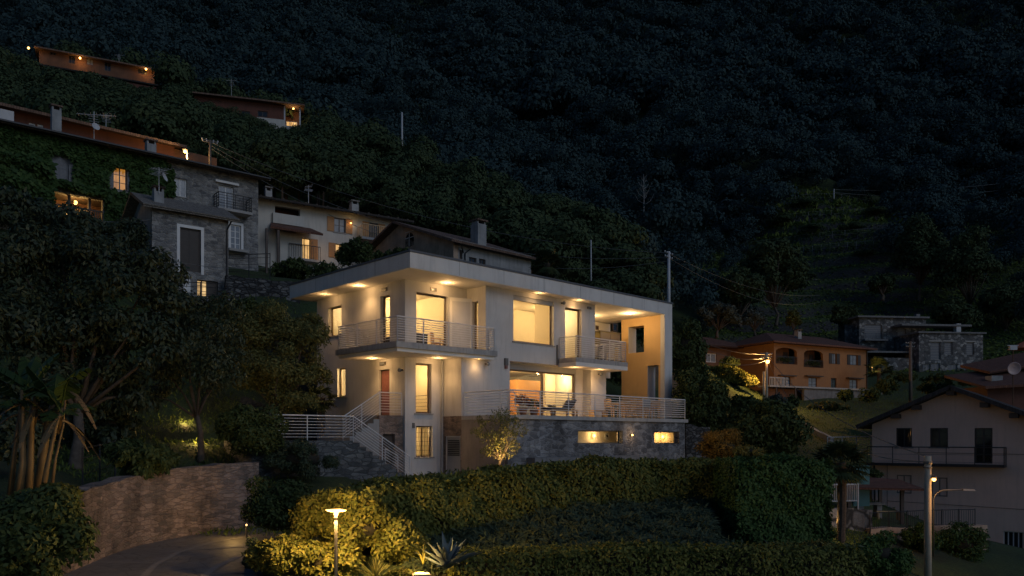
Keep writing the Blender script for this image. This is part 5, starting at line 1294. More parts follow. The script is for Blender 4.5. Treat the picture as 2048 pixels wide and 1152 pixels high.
J.box('terrace_slab', M['weathered'], fj.fx(1722,3), -.01, 1.5, 5.9, fj.fz(704,-5,3)-.25, fj.fz(704,-5,3)); J.box('terrace_wall', M['ruinstone'], fj.fx(1760,1.4), -.02, 1.0, 1.4, zJ-4, fj.fz(716,-5,1.4))
railing(J, [(fj.fx(1728,5.6),5.2,fj.fz(677,-8,5)),(fj.fx(1770,5.6),5.2,fj.fz(677,-8,5))], .9, 3, 1.5, M['darkrail'])
J.box('balcony', M['weathered'], fj.fx(1726,5.6), fj.fx(1772,5.6), 5.0, 5.98, fj.fz(677,-8,5)-.25, fj.fz(677,-8,5)-.003)

# I: beige gabled house at the right edge
fi = Fr(1744, 50, ang=R(-38)); zI = -7.2
I_ = Bld('gabled_beige_house', 'beige rendered house with dark gable roof, brackets and iron balcony, right edge', fi, zI)
ix = fi.fx(2075, 0); apx = fi.fx(1905, 0); izl = fi.fz(849, 0, 0); iza = fi.fz(781, apx, 0); izr = izl+(iza-izl)*(1-(ix-apx)/(apx))
oi = [bop(fi,1792,1824,856,895), bop(fi,1860,1896,856,895), bop(fi,1949,1985,856,927), bop(fi,1793,1823,950,987), bop(fi,1863,1895,955,993), bop(fi,2006,2047,1063,1105)]
oi = [list(o_) for o_ in oi]
I_.wall('wall', 'x', 0, .35, 0, ix, zI-1, izl, oi, M['beige']); I_.box('wall', M['beige'], 0, .35, .351, 10, zI-1, izl)
gm = MB()
gm.add([(0,0,izl),(ix,0,izl),(ix,0,izr),(apx,0,iza),(0,.35,izl),(ix,.35,izl),(ix,.35,izr),(apx,.35,iza)], [(0,1,2,3),(7,6,5,4),(0,3,7,4),(3,2,6,7),(2,1,5,6)]); I_.put('gable', gm, M['beige'])
for o_ in oi[:2]: I_.win('x', 0, o_, .1, .08, M['blackframe'], M['darkpane'], nv=1, sill=M['sillstone'])
ib = MB(); ib.tube([(2.6,-.03,oi[0][2]-.3),(ix,-.03,oi[0][2]-.35)], .012, 5); ib.tube([(.9,-.03,izl-2.4),(.9,-.03,zI)], .012, 5); ib.tube([(.9,-.03,oi[3][2]-.5),(ix,-.03,oi[3][2]-.65)], .012, 5); I_.put('wall_cable', ib, M['darkrail'])
I_.win('x', 0, oi[2], .1, .09, M['blackframe'], M['darkpane'], nv=1, nh=3, name='door')
for o_ in oi[3:5]: I_.win('x', 0, o_, .06, .07, M['brownplaster'], M['beige'], nv=1)
I_.win('x', 0, oi[5], .15, .06, M['whiteframe'], M['darkpane'], nv=3)
bI = I_.box('balcony', M['darkrail'], -.1, fi.fx(2009,-1.0), -1.0, -.004, oi[2][2]-.2, oi[2][2]-.05)
railing(I_, [(-.05,-.95,oi[2][2]-.05),(fi.fx(2008,-1),-.95,oi[2][2]-.05),(fi.fx(2008,-1),-.05,oi[2][2]-.05)], 1.0, 2, 1.5, M['darkrail'], bI, .008)
ov = 1.0; sl_ = (iza-izl)/apx
def rp(x, y, dz=.0): return (x, y, (izl + sl_*x if x <= apx else iza - sl_*(x-apx)) + dz)
slabroof(I_, 'roof', M['tile_dark'], [rp(-.75,-ov,.28), rp(apx,-ov,.28), rp(apx,10,.28), rp(-.75,10,.28)], .24)
slabroof(I_, 'roof', M['tile_dark'], [rp(apx,-ov,.28), rp(ix+3,-ov,.28), rp(ix+3,10,.28), rp(apx,10,.28)], .24)
for px in (1795, 1836, 1905, 1972, 2030):
    x = fi.fx(px, 0); z = rp(x,0)[2]; I_.box('bracket', M['darkwood'], x-.22, x+.22, -.85, -.004, z-.30, z-.02)
cb = MB(); cb.tube([(fi.fx(1748,-.1),-.05,fi.fz(931,0,0)),(fi.fx(1750,-.1),-.05,fi.fz(1060,0,0))], .05, 6); I_.put('downpipe', cb, M['darkrail'])

# K: dark red roofs and satellite dish at the far right
fk = Fr(1975, 62, ang=R(2)); zK = -2
K = Bld('red_roof_house', 'dark red-roofed house behind the gabled house at the right edge', fk, zK)
kz = fk.fz(772, 2, 0); K.box('wall', M['redrender'], 0, 9, 0, 8, zK-2, kz)
slabroof(K, 'roof', M['tile_red'], [(-.8,-1,kz-.1),(9.5,-1,kz+.5),(9.5,4.5,kz+2.4),(-.8,4.5,kz+1.2)], .2)
slabroof(K, 'roof', M['tile_red'], [(1.5,2,kz+1.3),(9.5,2,kz+2.6),(9.5,6,kz+3.8),(1.5,6,kz+2.2)], .2)
K.box('chimney', M['greyrender'], .6, 1.5, .4, 1.2, kz, kz+.85)
t = empty('satellite_dish', P(2026, 790, 56), 0, 'round pinkish satellite dish on a mast behind the gabled roof', 'satellite dish')
b = MB(); b.tube([(0,0,-1),(0,0,wz(700,56)-wz(790,56))], .04, 6); b.build('mast', M['rust'], t)
b = MB(); b.lathe((0,0,0), [(.02,0),(.25,.04),(.45,.13),(.43,.15),(.25,.07),(.02,.03)], 20); o = b.build('dish', M['dish'], t); o.location = (-.05,-.12,wz(737,56)-wz(790,56)); o.rotation_euler = (R(98),0,R(-8))
b = MB(); b.box(-.25,.25,-.1,.1,0,.3); b.tube([(-.4,0,.32),(.4,0,.32)], .03, 5); o = b.build('aerial', M['polewhite'], t); o.location = (0,0,wz(700,56)-wz(790,56))
t = empty('parasol', P(2052, 697, 58), 0, 'orange canopy just showing at the right edge', 'parasol'); b = MB(); b.lathe((0,0,0), [(.03,.6),(1.2,.0),(1.18,-.05),(.03,.5)], 8); b.build('canopy', M['tarp'], t)
b = MB(); b.tube([(0,0,-2.4),(0,0,.6)], .03, 6); b.build('pole', M['polewhite'], t)

# L: tiled garden shelter beside the palm
fs = Fr(1694, 39, ang=R(-3)); zS = H(*fs.w(2,1)[:2])
S_ = Bld('garden_shelter', 'open garden shelter with tiled roof on wooden posts beside the palm', fs, zS, 'shelter')
sw_ = fs.fx(1808, 0); szr = fs.fz(962, 2, 1.3); sze = fs.fz(978, 2, -.5)
for x in (.1, sw_-.1):
    for y in (0, 2.6): S_.box('post', M['darkwood'], x-.08, x+.08, y-.08, y+.08, zS-.3, sze+.02)
S_.boxes('beam', M['darkwood'], [(-.2, sw_+.2, -.1, .1, sze+.021, sze+.16), (-.2, sw_+.2, 2.5, 2.7, sze+.021, sze+.16)])
slabroof(S_, 'roof', M['tile_red'], [(-.7,-.7,sze+.1),(sw_+.7,-.7,sze+.02),(sw_+.3,1.3,szr+.1),(-.3,1.3,szr+.3)], .1)
slabroof(S_, 'roof', M['tile_red'], [(-.3,1.3,szr+.3),(sw_+.3,1.3,szr+.1),(sw_+.7,3.3,sze+.02),(-.7,3.3,sze+.1)], .1)
t = empty('garden_table', fs.w(sw_*.55, 1.2, zS), fs.a, 'pale stone table under the tiled shelter', 'table')
b = MB(); b.box(-.7,.7,-.4,.4,.7,.77); b.build('tabletop', M['concrete'], t)
for sx in (-.45,.45): b = MB(); b.box(sx-.12,sx+.12,-.25,.25,0,.7); b.build('leg', M['concrete'], t)
t = empty('garden_bench', fs.w(sw_*.75, .2, zS), fs.a, 'pale slatted bench in front of the shelter table', 'bench')
b = MB(); b.box(-.6,.6,-.15,.15,.4,.45); b.build('seat', M['wood'], t)
for sx in (-.5,.5): b = MB(); b.box(sx-.04,sx+.04,-.13,.13,0,.4); b.build('leg', M['wood'], t)
o = MB(); o.box(-.4,.4,-.06,.06,0,2.0); o.box(-.36,.36,-.075,-.062,.1,1.9); o = o.build('garden_gate', M['tealdoor']); o.location = P(1722, 1012, 39); tag(o, 'teal metal panel left of the shelter posts', 'gate')
# ------------------------------------------------------------------ walls, fences, poles, lamps
def wallstrip(name, label, cat, top, zb, th, mat, coping=None):
    """A free-standing wall along top = (x, y, z)."""
    b = MB(); n = len(top); ns = []
    for i in range(n):
        a, c = Vector(top[max(i-1,0)][:2]), Vector(top[min(i+1,n-1)][:2]); d = (c-a).normalized(); ns.append(Vector((d.y, -d.x)))
    vs = []
    for (x, y, z), m in zip(top, ns):
        zz = zb if not callable(zb) else zb(x, y)
        vs += [(x,y,zz),(x,y,z),(x-m.x*th,y-m.y*th,z),(x-m.x*th,y-m.y*th,zz)]
    b.add(vs, [(i*4+j,(i+1)*4+j,(i+1)*4+(j+1) % 4,i*4+(j+1) % 4) for i in range(n-1) for j in range(3)] + [(0,1,2,3),(4*n-1,4*n-2,4*n-3,4*n-4)])
    o = b.build(name, mat); return tag(o, label, cat)
wallstrip('retaining_wall', 'curved pinkish stone retaining wall along the driveway', 'wall', [(x, y, z+.02*math.sin(i*2.3)+.015*math.sin(i*5.1)) for i, (x, y, z) in enumerate([tuple((1-t)*np.array(WALLTOP[k])+t*np.array(WALLTOP[k+1])) for k in range(7) for t in (0,.25,.5,.75)])] + [(-8.55,26.6,-.83)], -3.3, .5, M['pinkstone'])
# driveway paving just above the sunken ground
b = MB()
dv = [Vector((x,y,-3.0)) for x, y in DRIVE]
me = bpy.data.meshes.new('driveway'); me.from_pydata([tuple(v) for v in dv], [], [list(range(len(dv)))]); 
dm, t_, bs, _ = nt('driveway_paving'); co = coords(t_)
v_ = t_.nodes.new('ShaderNodeTexVoronoi'); v_.feature = 'DISTANCE_TO_EDGE'; v_.inputs['Scale'].default_value = 1.6; t_.links.new(co, v_.inputs['Vector'])
c_ = ramp(t_, v_.outputs['Distance'], [(.0,(.07,.07,.073)),(.035,(.155,.15,.15))])
c_ = mixc(t_, .8, c_, ramp(t_, noise(t_, co, 3.2, 6, .7), [(.3,(.45,.45,.45)),(.7,(1.1,1.1,1.1))]), 'MULTIPLY')
t_.links.new(c_, bs.inputs['Base Color']); bs.inputs['Roughness'].default_value = .6; bump(t_, bs, noise(t_, co, 25, 4), .5, .02)
me.materials.append(dm); o = bpy.data.objects.new('driveway', me); COL.objects.link(o); tag(o, kind='structure')
def band(pts, w, z=-2.994):
    b = MB(); pts = [Vector((x,y,z)) for x, y in pts]; n = len(pts); vs = []
    for i in range(n):
        d = (pts[min(i+1,n-1)]-pts[max(i-1,0)]).normalized(); m = Vector((d.y,-d.x,0))*w/2; vs += [pts[i]-m, pts[i]+m]
    b.add(vs, [(2*i,2*i+1,2*i+3,2*i+2) for i in range(n-1)]); return b
pale = plain('pale_paving_band', (.19,.18,.175), .75, var=.15, scale=5)
for i, pts in enumerate([[(-7.6,24.6),(-8.6,22.5),(-8.7,20.5),(-8.4,18.5),(-7.8,16.5),(-7.2,14.5),(-6.9,12)], [(-6.9,19.8),(-6.85,18.2),(-6.55,16.4),(-6.1,14.6),(-5.9,12)], [(-10.1,18.9),(-8.45,18.85)], [(-8.66,21),(-6.5,21.9)], [(-6.8,17.2),(-5.4,17.6)]]):
    tag(band(pts, .16, -2.993+i*.001).build('paving_band', pale), kind='structure')
# forecourt in front of the villa
fo = MB(); fo.add([HF.w(x,y,ZG+.02) for x, y in ((-3.0,-7),(15.4,-7),(15.4,YT-.02),(XB0-.02,YT-.02),(XB0-.02,-.02),(-.3,-.02),(-.3,SN-.05),(-3.0,SN-.05))], [list(range(8))])
tag(fo.build('forecourt', M['concrete']), kind='structure')
# dry-stone walls on the slopes
def gw(px0, Y0, px1, Y1, h0, h1=None, n=8, dz=-.6):
    r = []
    for i in range(n+1):
        t = i/n; Y = Y0+(Y1-Y0)*t; x = wx(px0+(px1-px0)*t, Y); r.append((x, Y, h0+((h1 if h1 is not None else h0)-h0)*t + .05*math.sin(i*2.1)))
    return r
wallstrip('dry_stone_wall', 'low dry-stone wall in the dark garden above the driveway, lit at one spot', 'wall', gw(180,33,420,35,wz(815,33),wz(838,35),10), lambda x,y: H(x,y)-.5, .5, M['drystone'])
wallstrip('dry_stone_wall', 'dark dry-stone wall with rails below the cream house', 'wall', gw(452,43.6,600,45.5,wz(550,43.6),wz(566,45.5),8), lambda x,y: H(x,y)-3, .5, M['drystone'])
wallstrip('dry_stone_wall', 'rough stone wall under the shrubs right of the villa base', 'wall', gw(1372,41,1420,42,wz(848,41),wz(856,42),4), lambda x,y: H(x,y)-1, .5, M['drystone'])
wallstrip('stone_garden_wall', 'boulder garden wall lit by a small lamp beside the palm trunk', 'wall', gw(1630,31.5,1745,33.5,wz(1014,31.5),wz(1020,33.5),6), lambda x,y: H(x,y)-.6, .5, stone('boulder_wall', [(.16,.16,.165),(.26,.26,.26),(.34,.33,.32)], (.02,.02,.02), 1.1, 1.3, mort=.1))
wallstrip('retaining_wall', 'low retaining wall draped with ivy beside the street lamp', 'wall', gw(1742,33,1975,35.5,wz(1058,33),wz(1050,35.5),6), -7.5, .4, M['brownrender'])
wallstrip('garden_wall', 'grey retaining wall below the clipped hedge at the orange house', 'wall', gw(1395,80,1475,82,wz(762,80),wz(766,82),4), lambda x,y: H(x,y)-2, .4, M['concrete'])
wallstrip('garden_wall', 'dark sloping wall edge on the lawn under the orange house', 'wall', [(x,y,H(x,y)+.45) for x,y,z in gw(1600,73,1660,66,0,0,4)], lambda x,y: H(x,y)-1, .3, M['greyrender'])
def contour(px0, px1, z, n=16, Y0=112, Y1=198):
    """Points along the hillside at one height."""
    r = []; ys = np.arange(Y0, Y1, .4)
    for k in range(n+1):
        px = px0+(px1-px0)*k/n; zz = Hs(wx(px, 1)*ys, ys); q = int(np.argmax(zz > z)) or len(ys)-1
        r.append((wx(px, ys[q]), float(ys[q]), z))
    for _ in range(2): r = [r[0]] + [tuple((np.array(r[k-1])+2*np.array(r[k])+np.array(r[k+1]))/4) for k in range(1, n)] + [r[-1]]
    return r
for lab, px0, px1, z in [('highest',1530,1760,52.6),('upper',1490,1790,45.8),('second from the lowest',1590,1830,31.2),('lowest',1500,1800,20.6)]:
    wallstrip('terrace_wall', f'{lab} dry-stone wall of the hillside terraces on the right', 'wall', [(x, y-.3, z_+.3) for x, y, z_ in contour(px0, px1, z)], lambda x,y: H(x,y)-1.5, .6, M['drystone'])

def fence(name, label, pts, h, nb, step, mat, vert=False, rb=.012):
    root = empty(name, pts[0], 0, label, 'fence'); p0 = Vector(pts[0]); pts = [Vector(p)-p0 for p in pts]; up = Vector((0,0,1))
    b = MB()
    for p, q in zip(pts[:-1], pts[1:]):
        if vert:
            n = int((q-p).length/.13)
            for i in range(1, n): c = p.lerp(q, i/n); b.tube([c+up*.1, c+up*(h-.03)], rb, 4)
            b.tube([p+up*.1, q+up*.1], rb*1.3, 4)
        else:
            for k in range(nb): z = h*(k+.4)/nb; b.tube([p+up*z, q+up*z], rb, 4)
        b.tube([p+up*h, q+up*h], rb*2, 5)
    b.build('bars', mat, root)
    for p, q in zip(pts[:-1], pts[1:]):
        n = max(1, round((q-p).length/step))
        for i in range(n+1 if q is pts[-1] else n): c = p.lerp(q, i/n); b = MB(); b.tube([c-up*.4, c+up*(h+.04)], rb*2.2, 6); b.build('post', mat, root)
    return root
fence('picket_fence', 'white upright-bar fence behind the palm trunk', [P(1638,1008,34.5), P(1716,1006,36)], .85, 2, 1.2, M['polewhite'], True, .018)
fence('wire_fence', 'dark wire fence on the lawn below the garden shelter', [P(1740,1062,33), P(1850,1055,34.5), P(1950,1052,35.5)], .75, 2, 1.0, M['darkrail'], True, .010)
fence('garden_fence', 'thin grey fence across the lawn left of the beige house', [P(1655,905,52), P(1742,903,52.5)], 1.0, 3, 1.2, M['polewhite'], False, .014)
fence('railing', 'dark iron railing on the path beside the stone cottage', [P(455,548,45.5), P(540,545,46)], 1.1, 3, 1.0, M['darkrail'])
fence('railing', 'pale rails on the dark wall below the cottage', [P(345,606,40), P(455,610,41.5), P(512,606,42)], 1.1, 3, 1.2, M['darkrail'])
fence('garden_fence', 'thin grey post and wire at the garden above the retaining wall', [P(165,962,22), P(230,940,25)], .9, 2, 1.4, M['darkrail'])

def pole(name, label, cat, px, py0, py1, Y, r, mat, arms=True, rz=.3, group=None, taper=.75):
    zb = wz(py1, Y); h_ = wz(py0, Y)-zb; t = empty(name, (wx(px,Y),Y,zb), rz, label, cat, group)
    b = MB(); b.tube([(0,0,-1.2),(0,0,h_)], [r, r*taper], 10); b.build('pole', mat, t, smooth=True)
    if arms:
        b = MB(); 
        for k, w in ((.97,.55),(.91,.5)): b.tube([(-w,0,h_*k),(w,0,h_*k)], r*.35, 5)
        b.build('crossarm', M['steel'], t); b = MB()
        for k, w in ((.97,.55),(.91,.5)):
            for s in (-1,-.45,.45,1): b.lathe((s*w,0,h_*k), [(.03,0),(.05,.06),(.03,.12)], 6)
        b.build('insulator', M['polewhite'], t)
    return t
UP = 'utility poles'
pole('utility_pole', 'pale thin pole rising out of the wooded ridge', 'utility pole', 804, 225, 300, 118, .16, M['polewhite'], False, group=UP)
pole('utility_pole', 'tall grey pole with crossarms behind the right end of the villa roof', 'utility pole', 1337.5, 503, 640, 54, .13, M['polewhite'], True, .9, UP)
pole('utility_pole', 'thin bare pole in the trees above the villa roof', 'utility pole', 1182, 480, 570, 66, .07, M['polewhite'], False, group=UP)
pole('utility_pole', 'dark pole with insulators right of the upper street lamp', 'utility pole', 420, 280, 335, 57, .11, M['polewood'], True, .6, UP)
pole('utility_pole', 'grey concrete pole in front of the rubble-stone house', 'utility pole', 1821, 683, 800, 88, .2, M['polewood'], True, .2, UP)
pole('utility_pole', 'short plain post beside the lamp pole at the orange house', 'utility pole', 1527.5, 743, 812, 78, .15, M['poleconc'], False, group=UP)
pole('utility_pole', 'small pole at the top of the terraced meadow', 'utility pole', 1668, 378, 395, 186, .12, M['polewhite'], False, group=UP)
def lamp_on(t, loc, r, pw, bulb='bulb_hot', col=(1,.58,.20), off=(0,-.3,-.1), sz=.1, hood=True):
    b = MB(); b.ball(loc, r); b.build('bulb', M[bulb], t, smooth=True)
    if hood: b = MB(); b.lathe((loc[0], loc[1], loc[2]+r*.75), [(r*1.6,0),(r*.9,r*.8),(r*.3,r*1.1)], 10); b.build('lamp_shade', M['steel'], t)
    w = t.matrix_basis @ Vector((loc[0]+off[0], loc[1]+off[1], loc[2]+off[2])); return light('street_lamp_glow', 'POINT', w, pw, col, sz)
t = pole('street_lamp', 'bright street lamp on a pole beside the orange house', 'street lamp', 1533, 705, 812, 78, .17, M['poleconc'], True, 0)
lamp_on(t, (0,-.35,wz(724,78)-wz(812,78)), .2, 2300, 'bulb_hot', (1,.52,.14), off=(.3,1.3,-.25), sz=.15)
b = MB(); zz = wz(724,78)-wz(812,78); b.tube([(0,0,zz+.3),(0,-.35,zz+.2)], .03, 6); b.build('bracket', M['steel'], t)
t = pole('street_lamp', 'small street lamp glowing on the eave line above the ivy house', 'street lamp', 374, 300, 332, 56.5, .08, M['polewhite'], False)
lamp_on(t, (-.12,-.1,wz(304,56.5)-wz(332,56.5)), .12, 220, off=(0,-.5,-.25))
t = pole('street_lamp', 'thick concrete pole with a glowing lamp in front of the beige house', 'street lamp', 1855.5, 912, 1168, 28.5, .135, M['poleconc'], False, group=None, taper=.85)
zz = wz(958.5,28.5)-wz(1168,28.5); lamp_on(t, (.12,-.16,zz), .07, 130, 'bulb_hot', (1,.47,.11), off=(.9,-.5,-.15))
b = MB(); b.tube([(0,0,zz+.25),(.12,-.16,zz+.1)], .02, 6); b.build('bracket', M['steel'], t)
b = MB(); b.lathe((0,0,wz(925,28.5)-wz(1168,28.5)), [(.145,-.05),(.15,-.04),(.15,.04),(.145,.05)], 12); b.lathe((0,0,wz(935,28.5)-wz(1168,28.5)), [(.145,-.02),(.15,-.015),(.15,.015),(.145,.02)], 12); b.build('pole_band', M['steel'], t)
t = empty('street_lamp', P(1867, 1062, 30), 0, 'unlit street lamp with curved arm right of the concrete pole', 'street lamp')
b = MB(); zt = wz(980,30)-wz(1062,30); b.tube([(0,0,-1),(0,0,zt-.35)]+[(.02+.42*(1-math.cos(a)),0,zt-.35+.35*math.sin(a)) for a in np.linspace(.15,1.45,7)]+[(1.15,0,zt+.02)], .03, 8); b.build('pole', M['steel'], t, smooth=True)
b = MB(); b.hexa([(1.1,-.07,zt-.02),(1.55,-.09,zt-.03),(1.55,.09,zt-.03),(1.1,.07,zt-.02)], [(1.1,-.05,zt+.05),(1.55,-.06,zt+.03),(1.55,.06,zt+.03),(1.1,.05,zt+.05)]); b.build('lamp_head', M['steel'], t)
# garden lamp by the driveway: square flat head on a tapering post
GLY = 16.0
t = empty('garden_lamp', (wx(672,GLY),GLY,-3.3), 0, 'lit garden lamp with flat square head on a slim post', 'garden lamp')
zt = wz(1022,GLY)+3.3
b = MB(); b.tube([(0,0,0),(0,0,zt-.08)], .036, 10); b.build('post', M['steel'], t)
b = MB(); b.box(-.155,.155,-.155,.155,zt+.0105,zt+.026); o = b.build('lamp_head', M['bulb'], t)
b = MB(); b.hexa([(-.13,-.13,zt-.008),(.13,-.13,zt-.008),(.13,.13,zt-.008),(-.13,.13,zt-.008)], [(-.145,-.145,zt+.010),(.145,-.145,zt+.010),(.145,.145,zt+.010),(-.145,.145,zt+.010)]); b.build('diffuser', M['bulb_hot'], t)
b = MB(); b.tube([(0,0,zt-.08),(0,0,zt-.014)], .045, 10); b.build('bulb', M['bulb_hot'], t)
t.rotation_euler = (0,0,R(38))
light('garden_lamp_glow', 'POINT', (wx(672,GLY), GLY, -3.3+zt-.16), 1000, (1,.57,.16), .10)
# ground spot at the bottom
GY = 15.6
gz = wz(1146, GY)
t = empty('ground_spotlight', P(842,1150,GY), .3, 'lit square ground spotlight beside the agave', 'garden lamp')
b = MB(); b.box(-.17,.17,-.12,.12,-.3,.03); b.build('housing', M['poleconc'], t); b = MB(); b.lathe((-.03,0,.032), [(.10,0),(.10,.012)], 16); b.build('lens', M['bulb'], t)
light('ground_spot_glow', 'POINT', P(842,1138,GY), 34, (1,.58,.18), .06)
# small garden lights, each with its own fitting
def garden_spot(label, px, py, Y, pw, glow=(0,0,.25), col=(1,.58,.18)):
    t = empty('garden_spotlight', P(px,py,Y), 0, label, 'garden lamp', 'small garden spotlights')
    b = MB(); b.tube([(0,0,-.4),(0,0,0)], .03, 8); b.build('stake', M['steel'], t); b = MB(); b.ball((0,0,.03), .028); b.build('bulb', M['bulb_soft'], t)
    light('garden_spot_glow', 'POINT', P(px,py,Y)+Vector(glow), pw, col, .07)
garden_spot('small light at the foot of the dry-stone wall in the dark garden', 372, 858, 32.6, 30, (0,-.1,.35))
garden_spot('low light on the ground behind the tree trunk in the garden', 395, 893, 29.6, 34, (0,-.1,.3))
garden_spot('low light at the far end of the driveway by the bush', 493, 1052, 23.5, 22, (-.35,-.1,.25))
garden_spot('light hidden under the small uplit tree by the garage', 1003, 938, 30.0, 12, (.05,-.75,.5))
o = light('tree_uplight', 'SPOT', P(1003,941,29.0), 260, (1,.60,.20), .05, cone=95); aim(o, (0,.55,1.0))
garden_spot('small lamp at the boulder wall beside the palm', 1658, 1050, 30.6, 26, (0,-.35,.25))
garden_spot('lamp in the shrubs right of the orange house', 1744, 735, 97, 60, (0,-.6,.2))
garden_spot('light in front of the golden bush right of the villa', 1398, 928, 35.5, 30, (.3,-.8,1.6))
garden_spot('lamp under the laurel tree beside the villa', 640, 905, 30.4, 0.01, (0,0,.2)) if False else None

# power lines
def wire(label, p, q, sag, r=.014, n=18):
    p, q = Vector(p), Vector(q); b = MB(); d = q-p
    b.tube([d*(i/n) - Vector((0,0,sag*4*(i/n)*(1-i/n))) for i in range(n+1)], r, 4)
    o = b.build('power_line', M['wire']); o.location = p; return tag(o, label, 'cable', 'overhead cables')
A1, A2 = P(420,284,57), P(1337,506,54)
wire('upper long cable from the dark pole down to the pole behind the villa', A1, A2, 1.6); wire('lower long cable from the dark pole down to the pole behind the villa', P(420,290,57), P(1337,514,54), 2.6)
wire('third long cable sagging above the cream house roof', P(421,296,57), P(1337,522,54), 3.4)
wire('top cable from the lamp pole to the concrete pole at lower right', P(1536,712,78), P(1856,914,28.5), 1.2, .024); wire('lower slack cable from the lamp pole to the concrete pole', P(1536,722,78), P(1855,924,28.5), 2.4, .018)
wire('cable from the villa-side trees to the lamp pole, upper one', P(1370,668,62), P(1530,708,78), .5); wire('cable from the villa-side trees to the lamp pole, middle one', P(1370,676,62), P(1530,716,78), .7); wire('cable from the villa-side trees to the lamp pole, lowest one', P(1368,690,62), P(1530,722,78), .9)
wire('cable running right from the grey pole behind the villa, upper', P(1338,508,54), P(1640,590,90), 1.0); wire('cable running right from the grey pole behind the villa, lower', P(1338,516,54), P(1640,604,90), 1.4)
wire('high pale cable across the far forest at the right, upper', P(1668,379,186), P(2100,352,210), 1.5, .05); wire('high pale cable across the far forest at the right, lower', P(1668,385,186), P(2100,362,210), 2.2, .05)
wire('faint cable from the pale ridge pole to the left', P(804,228,118), P(560,205,125), 2.0, .03)
wire('sagging dark cable in front of the ivy house loggia', P(-20,398,40), P(300,440,41.4), .5, .03); wire('cable across the cottage facade', P(165,465,38), P(530,535,46), .6, .015)
# ------------------------------------------------------------------ plants near the camera
# the big dark trees on the left
def lobetree(name, label, lobes, base, Y, n, Ln, mat, tr, Wd=None, droop=.6, rand=.6, seed=1, bark='bark', zmin=-.7, cat='tree', depth=.5):
    """Crown given as lobes (px, py, radius px, depth offset)."""
    rng = np.random.default_rng(seed)
    bx_, bz_ = wx(base[0], Y), (H(wx(base[0],Y), Y) if base[1] is None else wz(base[1], Y))
    root = empty(name, (bx_, Y, bz_), 0, label, cat)
    lo = np.array([[wx(px, Y+dy)-bx_, dy, wz(py, Y+dy)-bz_, r/F*(Y+dy)] for px, py, r, dy in lobes])
    sub = np.concatenate([np.concatenate([c[None,:3] + dirs(7, rng, -.7)*c[3]*.75, rng.uniform(.38,.55,(7,1))*c[3]], 1) for c in lo] + [lo*np.array([1,1,1,.72])])
    limb_mesh((0,0,0), lo, tr, rng, fork=.4).build('trunk', M[bark], root, smooth=True)
    p, d = lobe_points(sub, n, rng, zmin, depth)
    v = leaf_face(p, d, Ln, Wd or Ln*.4, rng, droop, rand)
    mesh_obj('crown', v, quads(len(v)), mat, root); return root
lobetree('broadleaf_tree', 'big dark glossy-leaved tree filling the left edge below the ivy house', [(30,520,90,0),(120,500,85,1),(210,540,85,0),(300,560,62,1),(40,650,95,-1),(150,660,100,0),(265,660,80,0),(330,600,45,1),(60,840,60,.5),(150,835,55,1),(265,790,50,1),(90,770,80,0),(210,750,75,1),(20,430,55,1),(70,440,45,2),(320,700,48,0)], (150,None), 25.5, 42000, .21, L['dark'], .2, seed=3)
lobetree('broadleaf_tree', 'dark tree with bare reddish trunk standing behind the driveway wall', [(345,640,60,0),(420,650,70,0),(380,720,70,-1),(455,700,45,1),(330,740,48,0),(440,755,45,0),(300,790,40,.5)], (402,908), 28, 9000, .17, L['dark'], .11, seed=5)
lobetree('laurel_tree', 'bushy yellow-green tree beside the left wall of the villa', [(500,690,55,0),(560,660,55,0),(610,680,48,0),(625,740,40,.5),(560,740,62,-.5),(500,760,50,0),(585,800,45,0),(520,640,35,.5),(470,650,30,1),(625,640,20,.5)], (560,905), 33, 28000, .15, L['olive'], .14, seed=7, droop=.1, rand=.8)
shrub('round_bush', 'dense rounded bush at the end of the driveway wall', 'bush', 505, 862, 28, 72, 55, 6500, .13, L['bush'])
shrub('broadleaf_shrub', 'shadowed shrub with long leaves among the wall stones, left garden', 'shrub', 200, 850, 27.5, 75, 45, 3200, .2, L['dark'], droop=.6)
shrub('trailing_shrub', 'dark shrub spilling over the top of the curved driveway wall', 'shrub', 285, 912, 22.6, 86, 40, 4600, .15, L['bush'], droop=.5)
shrub('juniper_shrub', 'flat spreading dark juniper left of the stone stair', 'shrub', 602, 918, 28.3, 78, 38, 6500, .12, L['cover'], Wd=.035)
shrub('flowering_shrub', 'tall leafy bush between the driveway and the stair wall', 'bush', 560, 1003, 22.5, 68, 62, 6500, .12, L['bush'])
shrub('clipped_shrub', 'bright yellow-green shrub on the left behind the garden lamp', 'bush', 560, 1112, 17.2, 72, 46, 5200, .105, L['flower'])
shrub('clipped_shrub', 'bright yellow-green shrub at the foot of the garden lamp post', 'bush', 660, 1125, 17.4, 72, 48, 5200, .105, L['flower'])
shrub('flowering_shrub', 'leafy shrub glowing just right of the garden lamp head', 'bush', 725, 1050, 18.2, 75, 62, 5600, .115, L['flower'])
shrub('flowering_shrub', 'leafy shrub glowing behind and left of the garden lamp head', 'bush', 640, 1035, 18.8, 58, 50, 4600, .115, L['flower'])
shrub('low_shrub', 'shrub lit from the left between lamp post and agave', 'bush', 800, 1085, 18, 62, 48, 3600, .11, L['hedge'])
shrub('low_shrub', 'dark low shrub at the inner edge of the driveway', 'bush', 515, 1115, 18.2, 30, 46, 2200, .1, L['cover'])
shrub('low_shrub', 'small plant at the bottom edge by the ground spotlight', 'bush', 800, 1152, 15.7, 40, 14, 700, .08, L['flower'])
shrub('leafy_bush', 'large dark bush in the bottom left corner', 'bush', 60, 1085, 13.5, 110, 105, 9000, .12, L['bush'], k=18)
shrub('leafy_bush', 'yellowish bush at the foot of the banana stems', 'bush', 105, 1000, 15, 52, 40, 2600, .1, L['flower'], droop=.1)
